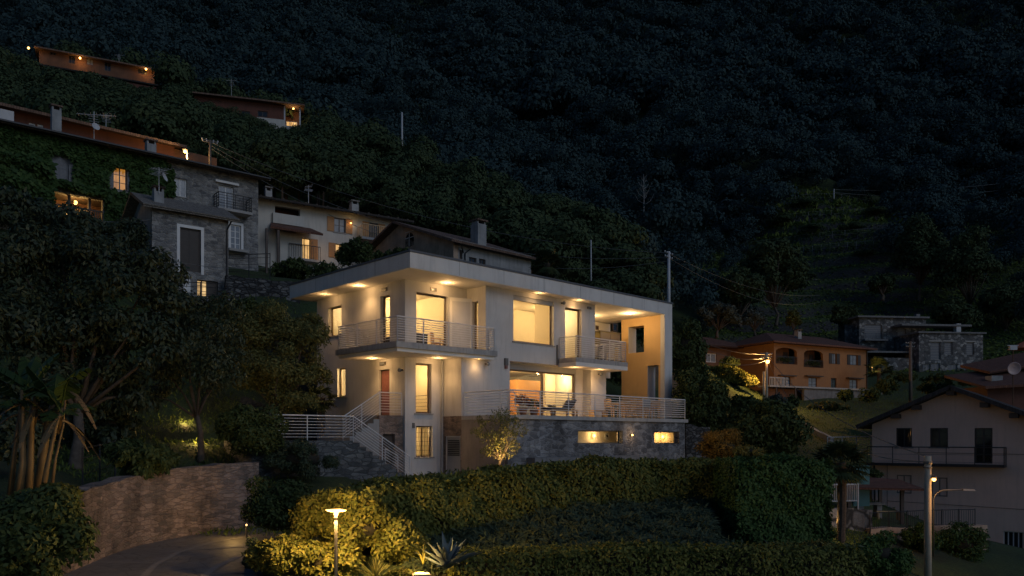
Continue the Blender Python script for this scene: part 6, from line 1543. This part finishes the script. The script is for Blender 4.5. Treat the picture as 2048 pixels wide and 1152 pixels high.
shrub('low_shrub', 'dark leafy plant behind the banana stems', 'bush', 30, 880, 20, 70, 60, 2600, .18, L['dark'], droop=.5)
# hedges
HP = [(675,18.5,982,1062),(720,19,972,1062),(800,20,958,1060),(900,21.2,945,1058),(1000,22,934,1050),(1100,22.8,925,1042),(1200,23.4,920,1032),(1320,24,919,1022),(1455,24.5,920,1018)]
hedge_body('hedge', 'long clipped hedge sweeping along the front of the villa', 'hedge', [(wx(p,Y), Y, wz(a,Y)-.03, wz(b_,Y)-.25) for p, Y, a, b_ in HP], 1.3, 42000, .125, L['hedge'], rough=.07)
shrub('box_hedge', 'big square-cut green bush at the right end of the long hedge', 'hedge', 1537, 1002, 23.2, 92, 84, 100, .1, L['box']) if False else None
BH = [(1452,22.6),(1500,22.6),(1560,22.7),(1612,22.9)]
hedge_body('box_hedge', 'big square-cut green bush at the right end of the long hedge', 'hedge', [(wx(p,Y), Y, wz(921,Y), wz(1095,Y)) for p, Y in BH], 2.2, 17000, .12, L['box'], rough=.085, seed=9)
LH = [(905,16.6,1108),(1000,16.7,1100),(1150,16.8,1093),(1300,16.9,1088),(1450,17.0,1091),(1600,17.1,1094),(1715,17.3,1098)]
hedge_body('hedge', 'low dark clipped hedge along the bottom edge of the garden', 'hedge', [(wx(p,Y), Y, wz(a,Y), wz(a,Y)-1.3) for p, Y, a in LH], .9, 17000, .10, L['hedge'], rough=.05, seed=12)
shrub('leafy_bush', 'round green bush in front of the thick concrete pole', 'bush', 1762, 1112, 18.5, 55, 46, 4600, .1, L['box'])
# trailing ground cover on the bank between the hedges
def bank(x, y):
    px = 1024 + F*np.asarray(x)/np.asarray(y); d = np.clip((px-1405)/60, 0, 1)
    return np.interp(y, [16.8, 21.5, 24.5], [-2.75, -2.15, -2.0]) - .28*np.clip((1150-px)/150, 0, 1) - np.clip((np.asarray(y)-17.6)/2.5, 0, 1)*d*d*(3-2*d)*1.15
poly = [(wx(820,17.2),17.2),(wx(1725,17.2),17.2),(wx(1640,22.8),22.8),(wx(1450,23.8),23.8),(wx(1300,23.4),23.4),(wx(1100,22.2),22.2),(wx(900,20.6),20.6),(wx(800,19.2),19.2)]
bk = MB(); n = 24
xs = [(wx(820,17.2)+ (wx(1725,17.2)-wx(820,17.2))*i/n) for i in range(n+1)]
vs = []
for j in range(9):
    y = 16.9+ (24.0-16.9)*j/8
    for i in range(n+1): x = (wx(805,y)+(wx(1650,y)-wx(805,y))*i/n); vs.append((x, y, float(bank(x,y))-.02 + .05*math.sin(i*1.9+j*2.7)))
bk.add(vs, [(j*(n+1)+i, j*(n+1)+i+1, (j+1)*(n+1)+i+1, (j+1)*(n+1)+i) for j in range(8) for i in range(n)])
tag(bk.build('planted_bank', plain('bank_soil', (.03,.032,.022), .95, var=.3), smooth=True), kind='structure')
patch_cover('trailing_groundcover', 'long trailing groundcover on the bank below the hedge', poly, 42000, .2, L['cover'], .05, .06, lift=.25, droop=.45, zfun=bank, cat='ground cover')
# bottom centre: agave, yuccas, grass
blade_clump('agave', 'large blue-grey agave by the ground spotlight', 'agave', P(893,1138,15.9), 26, .78, .15, L['agave'], (18,82), .30, 3, 6, True, .75)
blade_clump('yucca', 'spiky dark rosette plant right of the lamp post', 'yucca', P(752,1160,15.6), 60, .56, .028, L['olive'], (12,85), .35, 5)
blade_clump('ornamental_grass', 'tuft of narrow leaves beside the agave', 'grass plant', P(846,1130,15.9), 26, .5, .03, L['flower'], (50,88), .4, 6)
# lit small tree by the garage
lobetree('small_tree', 'small uplit tree with twisting branches in front of the garage wall', [(1000,845,32,0),(965,870,24,.2),(1035,868,22,-.2),(990,895,28,0),(1022,900,22,.2),(975,905,14,0),(1000,875,26,-.3),(1030,842,16,0),(965,846,16,.1),(1003,912,14,0)], (1003,945), 29.7, 2300, .10, L['olive'], .075, seed=21, droop=.1, rand=.9, bark='palmtrunk')
# palms
fan_palm('large fan palm in the garden left of the beige house', 1682, 925, 1082, 30, 1.15, 42, .14, 2)
fan_palm('fan palm showing above the villa roof', 1094, 527, 600, 48, 1.15, 34, .14, 4)
fan_palm('small fan palm at the head of the stair landing', 641, 795, 862, 36.5, .85, 22, .16, 6)
fan_palm('small dark palm beside the lit shrubs at the orange house', 1758, 737, 764, 98, 1.9, 22, .2, 8)
# banana clump
root = empty('banana_plant', P(105, 990, 16.3), 0, 'clump of banana plants with tall tan stems at the left edge', 'banana plant')
bo = P(105, 990, 16.3)
def bpt(px, py, dy=0): v = P(px, py, 16.3+dy) - bo; return v
for i, (pts, r) in enumerate([([(35,1000),(42,930),(46,840),(47,780)],.085),([(55,1000),(60,920),(66,830),(72,790)],.095),([(72,1000),(86,920),(98,840),(106,800)],.11),([(82,1000),(98,930),(112,850),(122,815)],.06),([(105,985),(112,920),(124,850),(132,760)],.035),([(22,1000),(28,900),(40,800)],.07)]):
    b = MB(); pp = [bpt(x+3*math.sin(k*1.7+i), y, (i % 3-1)*.25) for k, (x, y) in enumerate(pts)]; b.tube(pp, [r*.8*(1.25-.75*k/(len(pp)-1)) for k in range(len(pp))], 10); b.build('stem', M['bananastem'], root, smooth=True)
def banana_leaf(p0, az, el, l, w, droop, seed, mat='banana', tear=.3):
    """One big leaf: an arching midrib and two torn half-blades."""
    rng = np.random.default_rng(seed); a = Vector(p0); b = MB(); n = 26
    hz = Vector((math.cos(az), math.sin(az), 0)); sd = Vector((-math.sin(az), math.cos(az), 0))
    def cp(t): return a + hz*(l*(math.cos(el)*t + .12*droop*t*t)) + Vector((0,0,l*(math.sin(el)*t - droop*t*t)))
    f = lambda t: w*max(.03, math.sin(min(1, max(0, (t-.14)/.86)**.8)*math.pi*.97))**.6 if t > .14 else 0
    k = 3
    while k < n:
        m = min(n, k + int(rng.integers(2, 6)))
        for s in (-1, 1):
            dr = rng.uniform(.25, .75)
            for q in range(k, m):
                t0, t1 = q/n, (q+1)/n - (tear/n if q == m-1 else 0)
                c0, c1 = cp(t0), cp(t1); w0, w1 = f(t0), f(t1)
                e0 = c0 + (sd*s*w0 + hz*w0*.25) - Vector((0,0,w0*dr)); e1 = c1 + (sd*s*w1 + hz*w1*.25) - Vector((0,0,w1*dr))
                b.add([c0, c1, e1, e0], [(0,1,2,3) if s > 0 else (3,2,1,0)])
        k = m
    b.tube([cp(q/10)-Vector((0,0,.012)) for q in range(11)], [.026-.021*q/10 for q in range(11)], 5)
    b.build('leaf' if mat == 'banana' else 'dead_leaf', L['banana'] if mat == 'banana' else M['bananastem'], root)
k = 0
for i, (x, y, dy) in enumerate([(47,778,-.25),(74,788,0),(108,798,.25),(124,812,-.25),(132,760,0),(40,800,.25)]):
    top = bpt(x, y, dy)
    for j, (az, el, l, w, dr) in enumerate([(170,62,1.15,.17,.55),(20,68,1.2,.17,.45),(250,55,1.1,.16,.6),(95,75,1.25,.16,.3),(320,40,1.0,.15,.6),(200,30,1.05,.15,.65)]):
        if (i == 4 and j > 1) or (i+j) % 3 == 2: continue
        banana_leaf(top - Vector((0,0,.05*j)), R(az+i*47), R(el-8+7*math.sin(i*3+j)), l*(1.05 if i < 4 else .7)*(1+.15*math.sin(i+j*2)), w*1.25, dr*.75, k+40); k += 1
    for j in range(2): banana_leaf(top - Vector((0,0,.18+.1*j)), R(60+i*70+j*150), R(-10), .75, .07, .95, k+90, 'dead'); k += 1

# ------------------------------------------------------------------ shrubs and trees further back
shrub('garden_bush', 'dark bushes below the shuttered windows of the cream house', 'bush', 583, 538, 50, 50, 20, 2400, .22, L['bush'])
shrub('garden_bush', 'tall loose bush in front of the cream house corner window', 'bush', 715, 510, 50, 48, 28, 2600, .2, L['bush'])
shrub('garden_bush', 'slim dark conifer between cream house and villa roof', 'bush', 711, 492, 49.5, 14, 26, 900, .18, L['bush'])
shrub('garden_bush', 'low bush just behind the villa roof by the brown gable', 'bush', 790, 514, 47, 55, 16, 1600, .18, L['bush'])
shrub('garden_bush', 'low bush over the edge of the dark wall beside the cottage', 'bush', 655, 545, 46, 42, 20, 1500, .2, L['bush'])
shrub('garden_bush', 'dark bush under the ivy house loggia', 'bush', 190, 462, 40, 60, 25, 2400, .2, L['dark'])
shrub('garden_bush', 'dark bush beside the stone cottage gable', 'bush', 262, 470, 39.5, 38, 32, 1900, .18, L['dark'])
shrub('garden_bush', 'low bush beside the lit window of the cottage', 'bush', 330, 606, 39, 40, 22, 1300, .18, L['bush'])
shrub('garden_bush', 'shrub against the dark wall left of the villa', 'bush', 480, 618, 40, 46, 22, 1600, .18, L['bush'])
shrub('garden_bush', 'leafy shrub behind the right end of the terrace', 'bush', 1395, 790, 43, 46, 60, 4200, .2, L['bush'])
shrub('garden_bush', 'dark tree-like shrub behind the ochre wall', 'bush', 1372, 700, 46, 50, 55, 3600, .22, L['bush'])
shrub('garden_bush', 'dark shrub seen through the gap under the loggia', 'bush', 1225, 790, 52, 50, 70, 3400, .22, L['bush'])
shrub('garden_bush', 'mid-green bush between the villa terrace and the lawn', 'bush', 1420, 800, 52, 48, 40, 3600, .22, L['bush'])
shrub('garden_bush', 'dark bush below the grey garden wall near the orange house', 'bush', 1415, 842, 47, 44, 36, 3200, .2, L['bush'])
shrub('garden_bush', 'bush in front of the orange house wing, left of the clipped hedge', 'bush', 1385, 745, 62, 34, 34, 2600, .24, L['bush'])
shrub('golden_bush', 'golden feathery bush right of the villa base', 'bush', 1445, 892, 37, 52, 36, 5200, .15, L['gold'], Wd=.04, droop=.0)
shrub('garden_bush', 'feathery tail of the golden bush towards the square-cut bush', 'bush', 1500, 905, 36, 36, 16, 1800, .14, L['olive'], Wd=.04) 
shrub('magnolia_bush', 'big rounded dark-leaved bush below the street lamp', 'bush', 1530, 860, 42, 88, 62, 9000, .24, L['bush'], k=20)
shrub('garden_bush', 'yellow-lit bush top just under the street lamp pole', 'bush', 1500, 815, 46, 42, 26, 2200, .2, L['bush'])
shrub('garden_bush', 'small grey bush beside the street lamp pole', 'bush', 1557, 802, 60, 22, 15, 800, .2, L['grey'])
shrub('garden_bush', 'small dark bush on the lawn edge under the orange house', 'bush', 1583, 806, 62, 16, 16, 700, .2, L['bush'])
shrub('topiary', 'ball-clipped topiary in front of the orange house wing', 'topiary', 1459, 725, 84, 20, 12, 1500, .2, L['bush'], k=24, lr=.6)
hedge_body('hedge', 'rounded clipped hedge sloping down beside the lamp pole', 'hedge', [(wx(p,Y), Y, wz(a,Y), wz(b_,Y)) for p, Y, a, b_ in [(1428,82,735,765),(1450,81,734,765),(1475,80.5,738,765),(1497,80,748,768),(1503,79.6,757,768)]], 1.5, 3600, .24, L['hedge'], seed=15, rough=.1)
shrub('garden_bush', 'trailing shrubs on the bank below the orange house terrace', 'bush', 1660, 812, 74, 50, 10, 1500, .24, L['olive'])
shrub('garden_bush', 'bush at the corner of the orange house lawn', 'bush', 1740, 790, 84, 24, 16, 1000, .25, L['bush'])
for i, (px, py, Y, rw, rh, lab) in enumerate([(1775,772,86,22,16,'green hedge bush left of the small gate on the lawn'),(1800,755,92,40,10,'long clipped hedge in front of the rubble-stone house, left piece'),(1880,757,92,45,10,'long clipped hedge in front of the rubble-stone house, middle piece'),(1950,760,90,40,11,'long clipped hedge in front of the rubble-stone house, right piece'),(1870,775,70,38,14,'dark bush in front of the stone house hedge'),(1690,790,80,16,10,'little bush on the orange house lawn'),(1955,705,125,40,22,'dark bushes right of the rubble-stone house')]):
    shrub('garden_bush', lab, 'bush', px, py, Y, rw, rh, 1200, .3, L['bush'], seed=i)
shrub('ivy_shrub', 'ivy spilling over the low retaining wall, left part', 'bush', 1840, 1075, 32.5, 52, 30, 2600, .14, L['ivy'], droop=.7)
shrub('ivy_shrub', 'ivy and flowers over the low retaining wall, right part', 'bush', 1925, 1090, 33.5, 48, 48, 3200, .14, L['ivy'], droop=.7)
shrub('garden_bush', 'small bush on the roof edge beside the garden shelter', 'bush', 1750, 948, 45, 16, 9, 400, .15, L['bush'])
shrub('low_shrub', 'small shrub at the foot of the boulder wall', 'bush', 1660, 1068, 29.5, 14, 8, 300, .1, L['bush'])
shrub('low_shrub', 'reddish plant at the end of the low hedge', 'bush', 1640, 1092, 18.5, 46, 9, 700, .09, L['olive'])
tree('round_tree', 'round grey-green olive tree behind the villa and orange house', 'tree', 1434, 605, 672, 104, 46, 5200, .42, L['grey'], .2, .12, seed=2)
tree('garden_tree', 'small grey-green tree right of the round olive tree', 'tree', 1510, 618, 668, 106, 30, 2200, .4, L['grey'], .15, .2, seed=3)
tree('conical_tree', 'small pointed yellow-green tree behind the orange house roof', 'tree', 1587, 614, 668, 104, 15, 2000, .34, L['flower'], .1, .05, k=18, lr=.5, seed=4)
for i, (px, pt, pb, Y, rw, lab) in enumerate([(1552,475,648,124,68,'broad dark tree at the left edge of the terraced meadow'),(1480,540,650,118,48,'dark tree below the broad tree at the meadow edge'),(1838,432,600,138,58,'tall rounded tree on the right side of the terraces'),(1945,450,640,132,62,'second tall tree right of the rounded one'),(1765,545,598,134,30,'low dark tree in the middle of the terraces'),(1690,610,668,121,24,'small bush-like tree on the lowest terrace'),(1905,600,690,122,50,'dark spreading tree behind the rubble-stone house'),(2010,560,680,128,50,'dark tree at the right edge above the red roofs')]):
    tree('broadleaf_tree', lab, 'tree', px, pt, pb, Y, rw, 9500, .55, L['spur'], .26, .12, Wd=.36, k=22, seed=20+i)
# dead tree
t = empty('dead_tree', P(1287, 445, 150), 0, 'bare pale dead tree standing in the forest', 'tree'); b = MB(); rng = np.random.default_rng(5)
hh = wz(348,150)-wz(445,150); b.tube([(0,0,-2),(.1,0,hh*.5),(0,0,hh)], [.12,.09,.03], 6)
b.build('trunk', M['palebark'], t)
b = MB()
for i in range(14):
    z = hh*(.35+.6*i/14); a = i*2.4; l = hh*.28*(1.15-i/16); e = Vector((math.cos(a)*l*.7, math.sin(a)*l*.7, z+l*.8)); m = Vector((math.cos(a)*l*.45, math.sin(a)*l*.45, z+l*.3))
    b.tube([(0,0,z), m, e], [.05,.035,.015], 4); b.tube([m, m+Vector((-math.sin(a)*l*.3, math.cos(a)*l*.3, l*.35))], [.025,.012], 4)
b.build('branch', M['palebark'], t)
# ------------------------------------------------------------------ forest
def crown_variant(rng, r, hgt, n, Ln):
    lob = lobes_in(r, r, hgt*.42, 9, .52*r, rng, -.25); lob[:,2] += hgt*.55
    p, d = lobe_points(lob, n, rng, -.35, .3)
    nn = unit(d + rng.normal(0, .24, d.shape)); a = unit(np.cross(nn, rng.normal(0, 1, d.shape))); c = np.cross(nn, a)
    l = Ln*rng.uniform(.6, 1.3, (n,1)); w = l*rng.uniform(.55, .9, (n,1))
    return np.stack([p-a*l*.5, p+c*w*.5+nn*l*.08, p+a*l*.5, p-c*w*.5+nn*l*.08], 1).reshape(-1, 3)
# individual trees of the wooded ridge nearest the houses
rngF = np.random.default_rng(77)
CREST = ([-400,0,430,640,860,1000,1130,1240,1300],[150,142,127,117,107,98,90,82,74])
LOWER = ([-400,0,300,520,800,1060,1130,1250,1300],[62,63,64,66,64,62,60,62,60])
def prot(px, py_top, Y):
    """Would a tree with this top hide one of the houses on the slope?"""
    for a, b_, Yh, pa, pb in ((30,345,127,117,184),(385,635,111,203,262),(-50,352,58,265,320),(355,392,57,335,335),(410,430,57,340,340),(515,830,53,440,470),(795,812,118,298,298)):
        if a < px < b_ and Y < Yh+4:
            if py_top < pa+(pb-pa)*(px-a)/(b_-a)-2: return True
    return False
def scatter(n, px0, px1, Yr, mind, seed):
    rng = np.random.default_rng(seed); out = []; cell = {}
    for _ in range(n):
        px = rng.uniform(px0, px1); lo, hi = Yr(px)
        if hi <= lo: continue
        Y = math.sqrt(rng.uniform(lo*lo, hi*hi)); x = wx(px, Y); k = (int(x//mind), int(Y//mind)); bad = False
        for i in (-1,0,1):
            for j in (-1,0,1):
                for q in cell.get((k[0]+i, k[1]+j), ()):
                    if (q[0]-x)**2+(q[1]-Y)**2 < mind*mind: bad = True
        if bad: continue
        cell.setdefault(k, []).append((x, Y)); out.append((px, x, Y))
    return out
NV = 6; var = []
for i in range(NV):
    rng = np.random.default_rng(300+i); r = 2.5; hg = 6.0
    v = crown_variant(rng, r, hg, 2600, .30)
    b = MB(); b.tube([(0,0,-1.5),(0,0,hg*.5)], [.16,.1], 5); tv = np.array(b.v); tq = [f for f in b.f if len(f) == 4]
    q = np.concatenate([quads(len(v)), np.array(tq)+len(v)]); idx = np.concatenate([np.zeros(len(v)//4, np.int32), np.ones(len(tq), np.int32)])
    me = bpy.data.meshes.new('ridge_tree'); setmesh(me, np.concatenate([v, tv]), q); me.materials.append(L['spur']); me.materials.append(M['bark']); me.polygons.foreach_set('material_index', idx); var.append(me)
sp = scatter(16000, -150, 1300, lambda px: (np.interp(px, *LOWER), np.interp(px, *CREST)), 2.7, 1)
zz_ = Hs(np.array([s_[1] for s_ in sp]), np.array([s_[2] for s_ in sp]))
cand = []
for (px, x, Y), z in zip(sp, zz_):
    s_ = rngF.uniform(.75, 1.3) * (1.0 if Y < 105 else 1.15)
    top = HZ - F*(z+6.3*s_)/Y
    while s_ > .35 and prot(px, top, Y): s_ *= .85; top = HZ - F*(z+6.3*s_)/Y
    if prot(px, top, Y): continue
    cand.append((px, x, Y, z, s_))
cand.sort(key=lambda c: c[2])
inview = [c for c in cand if -30 < c[0] < 2080]
GRP = 'broadleaf trees on the wooded ridge behind the houses'
near = cand[:262]; rest = cand[262:]
for k, (px, x, Y, z, s_) in enumerate(near):
    o = bpy.data.objects.new('broadleaf_tree', var[k % NV]); COL.objects.link(o)
    o.location = (x, Y, z-.2); o.rotation_euler = (0, 0, rngF.uniform(0, 6.28)); o.scale = (s_*rngF.uniform(.9,1.15), s_*rngF.uniform(.9,1.15), s_)
    tag(o, 'leafy green tree of the wooded ridge above the old houses', 'tree', GRP)
def mass(name, label, lst, vlist, mat, kind='stuff', cat='forest'):
    V = []
    for i, (px, x, Y, z, s_) in enumerate(lst):
        v = vlist[i % len(vlist)]; a = rngF.uniform(0, 6.28); c, s2 = math.cos(a), math.sin(a)
        w = np.stack([(v[:,0]*c-v[:,1]*s2)*s_, (v[:,0]*s2+v[:,1]*c)*s_, v[:,2]*s_*rngF.uniform(.9,1.15)], -1) + np.array([x, Y, z-.3]); V.append(w.astype(np.float32))
    v = np.concatenate(V); o = mesh_obj(name, v, quads(len(v)), mat); return tag(o, label, cat, None, kind)
for i, (px, top, Y) in enumerate([(20,112,122),(46,121,122),(70,124,121),(96,130,122),(120,136,121),(146,140,122),(172,146,121),(198,152,122),(226,158,121),(252,164,122),(280,172,121),(306,181,121),(330,176,122),(352,178,120),(375,184,112),(398,203,107),(420,206,107),(444,212,107),(468,219,107),(492,228,106),(514,236,107),(536,246,106),(556,254,106),(578,262,106),(600,268,106),(616,246,110),(632,252,110)]):
    x = wx(px, Y); s_ = rngF.uniform(.55, .75); z = wz(top, Y)-6.0*s_
    o = bpy.data.objects.new('broadleaf_tree', var[i % NV]); COL.objects.link(o); o.location = (x, Y, z); o.scale = (s_*1.1, s_*1.1, s_); o.rotation_euler = (0,0,i*1.7)
    tag(o, 'leafy green tree of the wooded ridge above the old houses', 'tree', GRP)
vs_ = [crown_variant(np.random.default_rng(400+i), 2.6, 6.2, 1300, .38) for i in range(6)]
if rest: mass('ridge_woodland', 'rest of the green woodland along the ridge crest', rest, vs_, L['spur'])
# the far mountainside: one dark mass of crowns
def mead(px, Y):
    """Open terraced meadow and gardens on the right."""
    if Y < 112: return px > 1345
    lo = np.interp(Y, [112,125,150,175,196], [1392,1470,1462,1520,1640]); hi = np.interp(Y, [112,125,150,175,196], [2300,1990,1800,1790,1720])
    return Y < 196 and lo < px < hi
def frange(px): return (float(np.interp(px, CREST[0]+[1345,1400,2400], CREST[1]+[112,113,113]))+3, 560)
fr_ = scatter(110000, -260, 2320, frange, 5.8, 2)
ex_ = scatter(260000, -200, 2250, lambda px: (max(frange(px)[0], 120), 330), 3.3, 8)
_x, _y = np.array([s_[1] for s_ in ex_]), np.array([s_[2] for s_ in ex_])
_s = np.hypot(Hs(_x, _y+1)-Hs(_x, _y-1), Hs(_x+1, _y)-Hs(_x-1, _y))/2
fr_ += [e for e, k in zip(ex_, _s) if k > .85]
zf_ = Hs(np.array([s_[1] for s_ in fr_]), np.array([s_[2] for s_ in fr_]))
far = []
for (px, x, Y), z in zip(fr_, zf_):
    if mead(px, Y): continue
    if Y > 115 and HZ - F*(z+9)/Y < -260: continue
    if px < 1310 and HZ - F*(z+11)/Y > np.interp(px, [0,430,640,1000,1240,1300], [190,240,290,400,520,600]) + 40: continue
    s_ = rngF.uniform(.6, 1.6)*(.75 if Y < 135 else 1.0)
    if 1380 < px < 2060 and Y < 200 and Y > 112: s_ *= .8
    if 1470 < px < 1800:                       # keep the meadow in view
        top = HZ - F*(z+8*s_)/Y
        if Y < 125 and top < 640: continue
    far.append((px, x, Y, z, s_))
vn = [crown_variant(np.random.default_rng(500+i), 4.6, 9.0, 1300, .52) for i in range(5)]
vf = [crown_variant(np.random.default_rng(520+i), 5.6, 10.5, 620, .86) for i in range(5)]
mass('forest', 'dark forest covering the nearer mountainside', [f for f in far if f[2] < 260], vn, L['far'])
mass('forest', 'dark forest covering the upper mountainside', [f for f in far if f[2] >= 260], vf, L['far'])
# meadow grass and scrub on the terraces
rng = np.random.default_rng(9); V = []
def tufts(n, px0, px1, Y0, Y1, Ln, Wd, flat=False):
    px = rng.uniform(px0, px1, n); Y = rng.uniform(Y0, Y1, n); x = (px-1024)/F*Y; z = Hs(x, Y)
    out = np.stack([rng.normal(0,.5,n), rng.normal(0,.5,n), np.ones(n)], -1)
    if flat: return leaf_face(np.stack([x,Y,z+.15], -1), out + np.array([0,-.6,0]), Ln, Wd, rng, 0, .6)
    return leaf_verts(np.stack([x,Y,z], -1), unit(out), Ln, Wd, rng, .1, .4)
v = np.concatenate([tufts(42000, 1400, 2060, 112, 198, .55, .3, True), tufts(2600, 1440, 1820, 172, 197, 1.3, .6)]); tag(mesh_obj('meadow_grass', v, quads(len(v)), L['grass']), 'rough grass and scrub of the terraced meadow', 'grass', None, 'stuff')
v = np.concatenate([tufts(16000, 1400, 2060, 48, 108, .22, .06), tufts(5000, 1600, 1760, 29, 40, .12, .03)]); tag(mesh_obj('lawn_grass', v, quads(len(v)), L['grass']), 'lawn grass between the orange and the beige house', 'grass', None, 'stuff')
v = tufts(9000, -20, 620, 24, 46, .2, .05); tag(mesh_obj('garden_grass', v, quads(len(v)), L['grass']), 'grass and weeds in the dark garden on the left', 'grass', None, 'stuff')
def trellis(label, px0, px1, z):
    c_ = contour(px0, px1, z, 12); t = empty('vine_trellis', c_[0], 0, label, 'vine row', 'vine rows on the terraces'); b = MB(); k = 12; pts = [Vector(p)-t.location for p in c_]
    for p in pts: b.tube([p-Vector((0,0,.4)), p+Vector((0,0,2.0))], .04, 4)
    for z in (1.1, 1.9): b.tube([p+Vector((0,0,z)) for p in pts], .02, 4)
    b.build('post', M['palebark'], t)
    rr = np.random.default_rng(int(px0)); n = 900; u = rr.uniform(0, k, n); i0 = np.minimum(u.astype(int), k-1); A_ = np.array([list(p) for p in pts]); p = A_[i0]+(A_[i0+1]-A_[i0])*(u-i0)[:,None]
    p[:,2] += rr.uniform(.5, 2.0, n)*(.5+.5*np.sin(u*5+px0)); v = leaf_face(p, np.tile([0,-1,.3],(n,1)), .45, .36, rr, .5, .8); mesh_obj('foliage', v, quads(len(v)), L['spur'], t)
for lb, *a in [('highest vine row across the terraced meadow',1560,1745,56.2),('second vine row from the top of the terraced meadow',1500,1780,49.4),('third vine row from the top of the terraced meadow',1490,1790,42.5),('lowest vine row, just above the open grass strips',1590,1800,38.9)]: trellis(lb, *a)
for i, (px, Y, s_) in enumerate([(1520,168,1),(1560,180,1.1),(1625,172,.9),(1700,170,.8),(1600,184,1),(1680,186,.8),(1750,176,1),(1545,156,.8),(1610,158,.7),(1730,160,.8),(1500,146,.9)]):
    x = wx(px, Y); o = bpy.data.objects.new('scrub_bush', var[i % NV]); COL.objects.link(o); o.location = (x, Y, H(x,Y)-1.2*s_); o.scale = (s_*1.3, s_*1.2, s_*.62); o.rotation_euler = (0,0,i*1.3)
    tag(o, 'low scrubby bush growing among the upper meadow terraces', 'bush', 'scrub bushes on the terraces')
# ------------------------------------------------------------------ sky, dusk light, camera
ground_sheet()
w = bpy.data.worlds.new('World'); SC.world = w; w.use_nodes = True
t = w.node_tree; t.nodes.clear()
sky = t.nodes.new('ShaderNodeTexSky'); sky.sky_type = 'NISHITA'; sky.sun_disc = False
SUN_EL, SUN_ROT = R(12), R(129)
sky.sun_elevation = SUN_EL; sky.sun_rotation = SUN_ROT; sky.ozone_density = 6.0; sky.air_density = 1.0; sky.dust_density = .3; sky.altitude = 300
bg = t.nodes.new('ShaderNodeBackground'); bg.inputs[1].default_value = .046
out = t.nodes.new('ShaderNodeOutputWorld'); t.links.new(sky.outputs[0], bg.inputs[0]); t.links.new(bg.outputs[0], out.inputs[0])
d = bpy.data.lights.new('sun', 'SUN'); d.energy = .40; d.angle = R(30); d.color = (.88,.92,1.0)
o = bpy.data.objects.new('sun', d); COL.objects.link(o); aim(o, (-.75, .60, -.55))
cam = bpy.data.cameras.new('camera'); co_ = bpy.data.objects.new('camera', cam); COL.objects.link(co_)
co_.location = (0, 0, 0); co_.rotation_euler = (R(90), 0, 0)
cam.sensor_fit = 'HORIZONTAL'; cam.sensor_width = 36; cam.lens = 36*F/2048; cam.shift_x = 0; cam.shift_y = (HZ-576)/2048
cam.clip_start = .1; cam.clip_end = 4000
SC.camera = co_
vs = SC.view_settings; vs.view_transform = 'Standard'; vs.look = 'None'; vs.exposure = 0; vs.gamma = 1
cy = SC.cycles
cy.use_denoising = True; cy.max_bounces = 8; cy.diffuse_bounces = 3; cy.glossy_bounces = 2; cy.transparent_max_bounces = 12; cy.transmission_bounces = 4
cy.sample_clamp_indirect = 4; cy.caustics_reflective = False; cy.caustics_refractive = False
SC.render.engine = 'CYCLES'
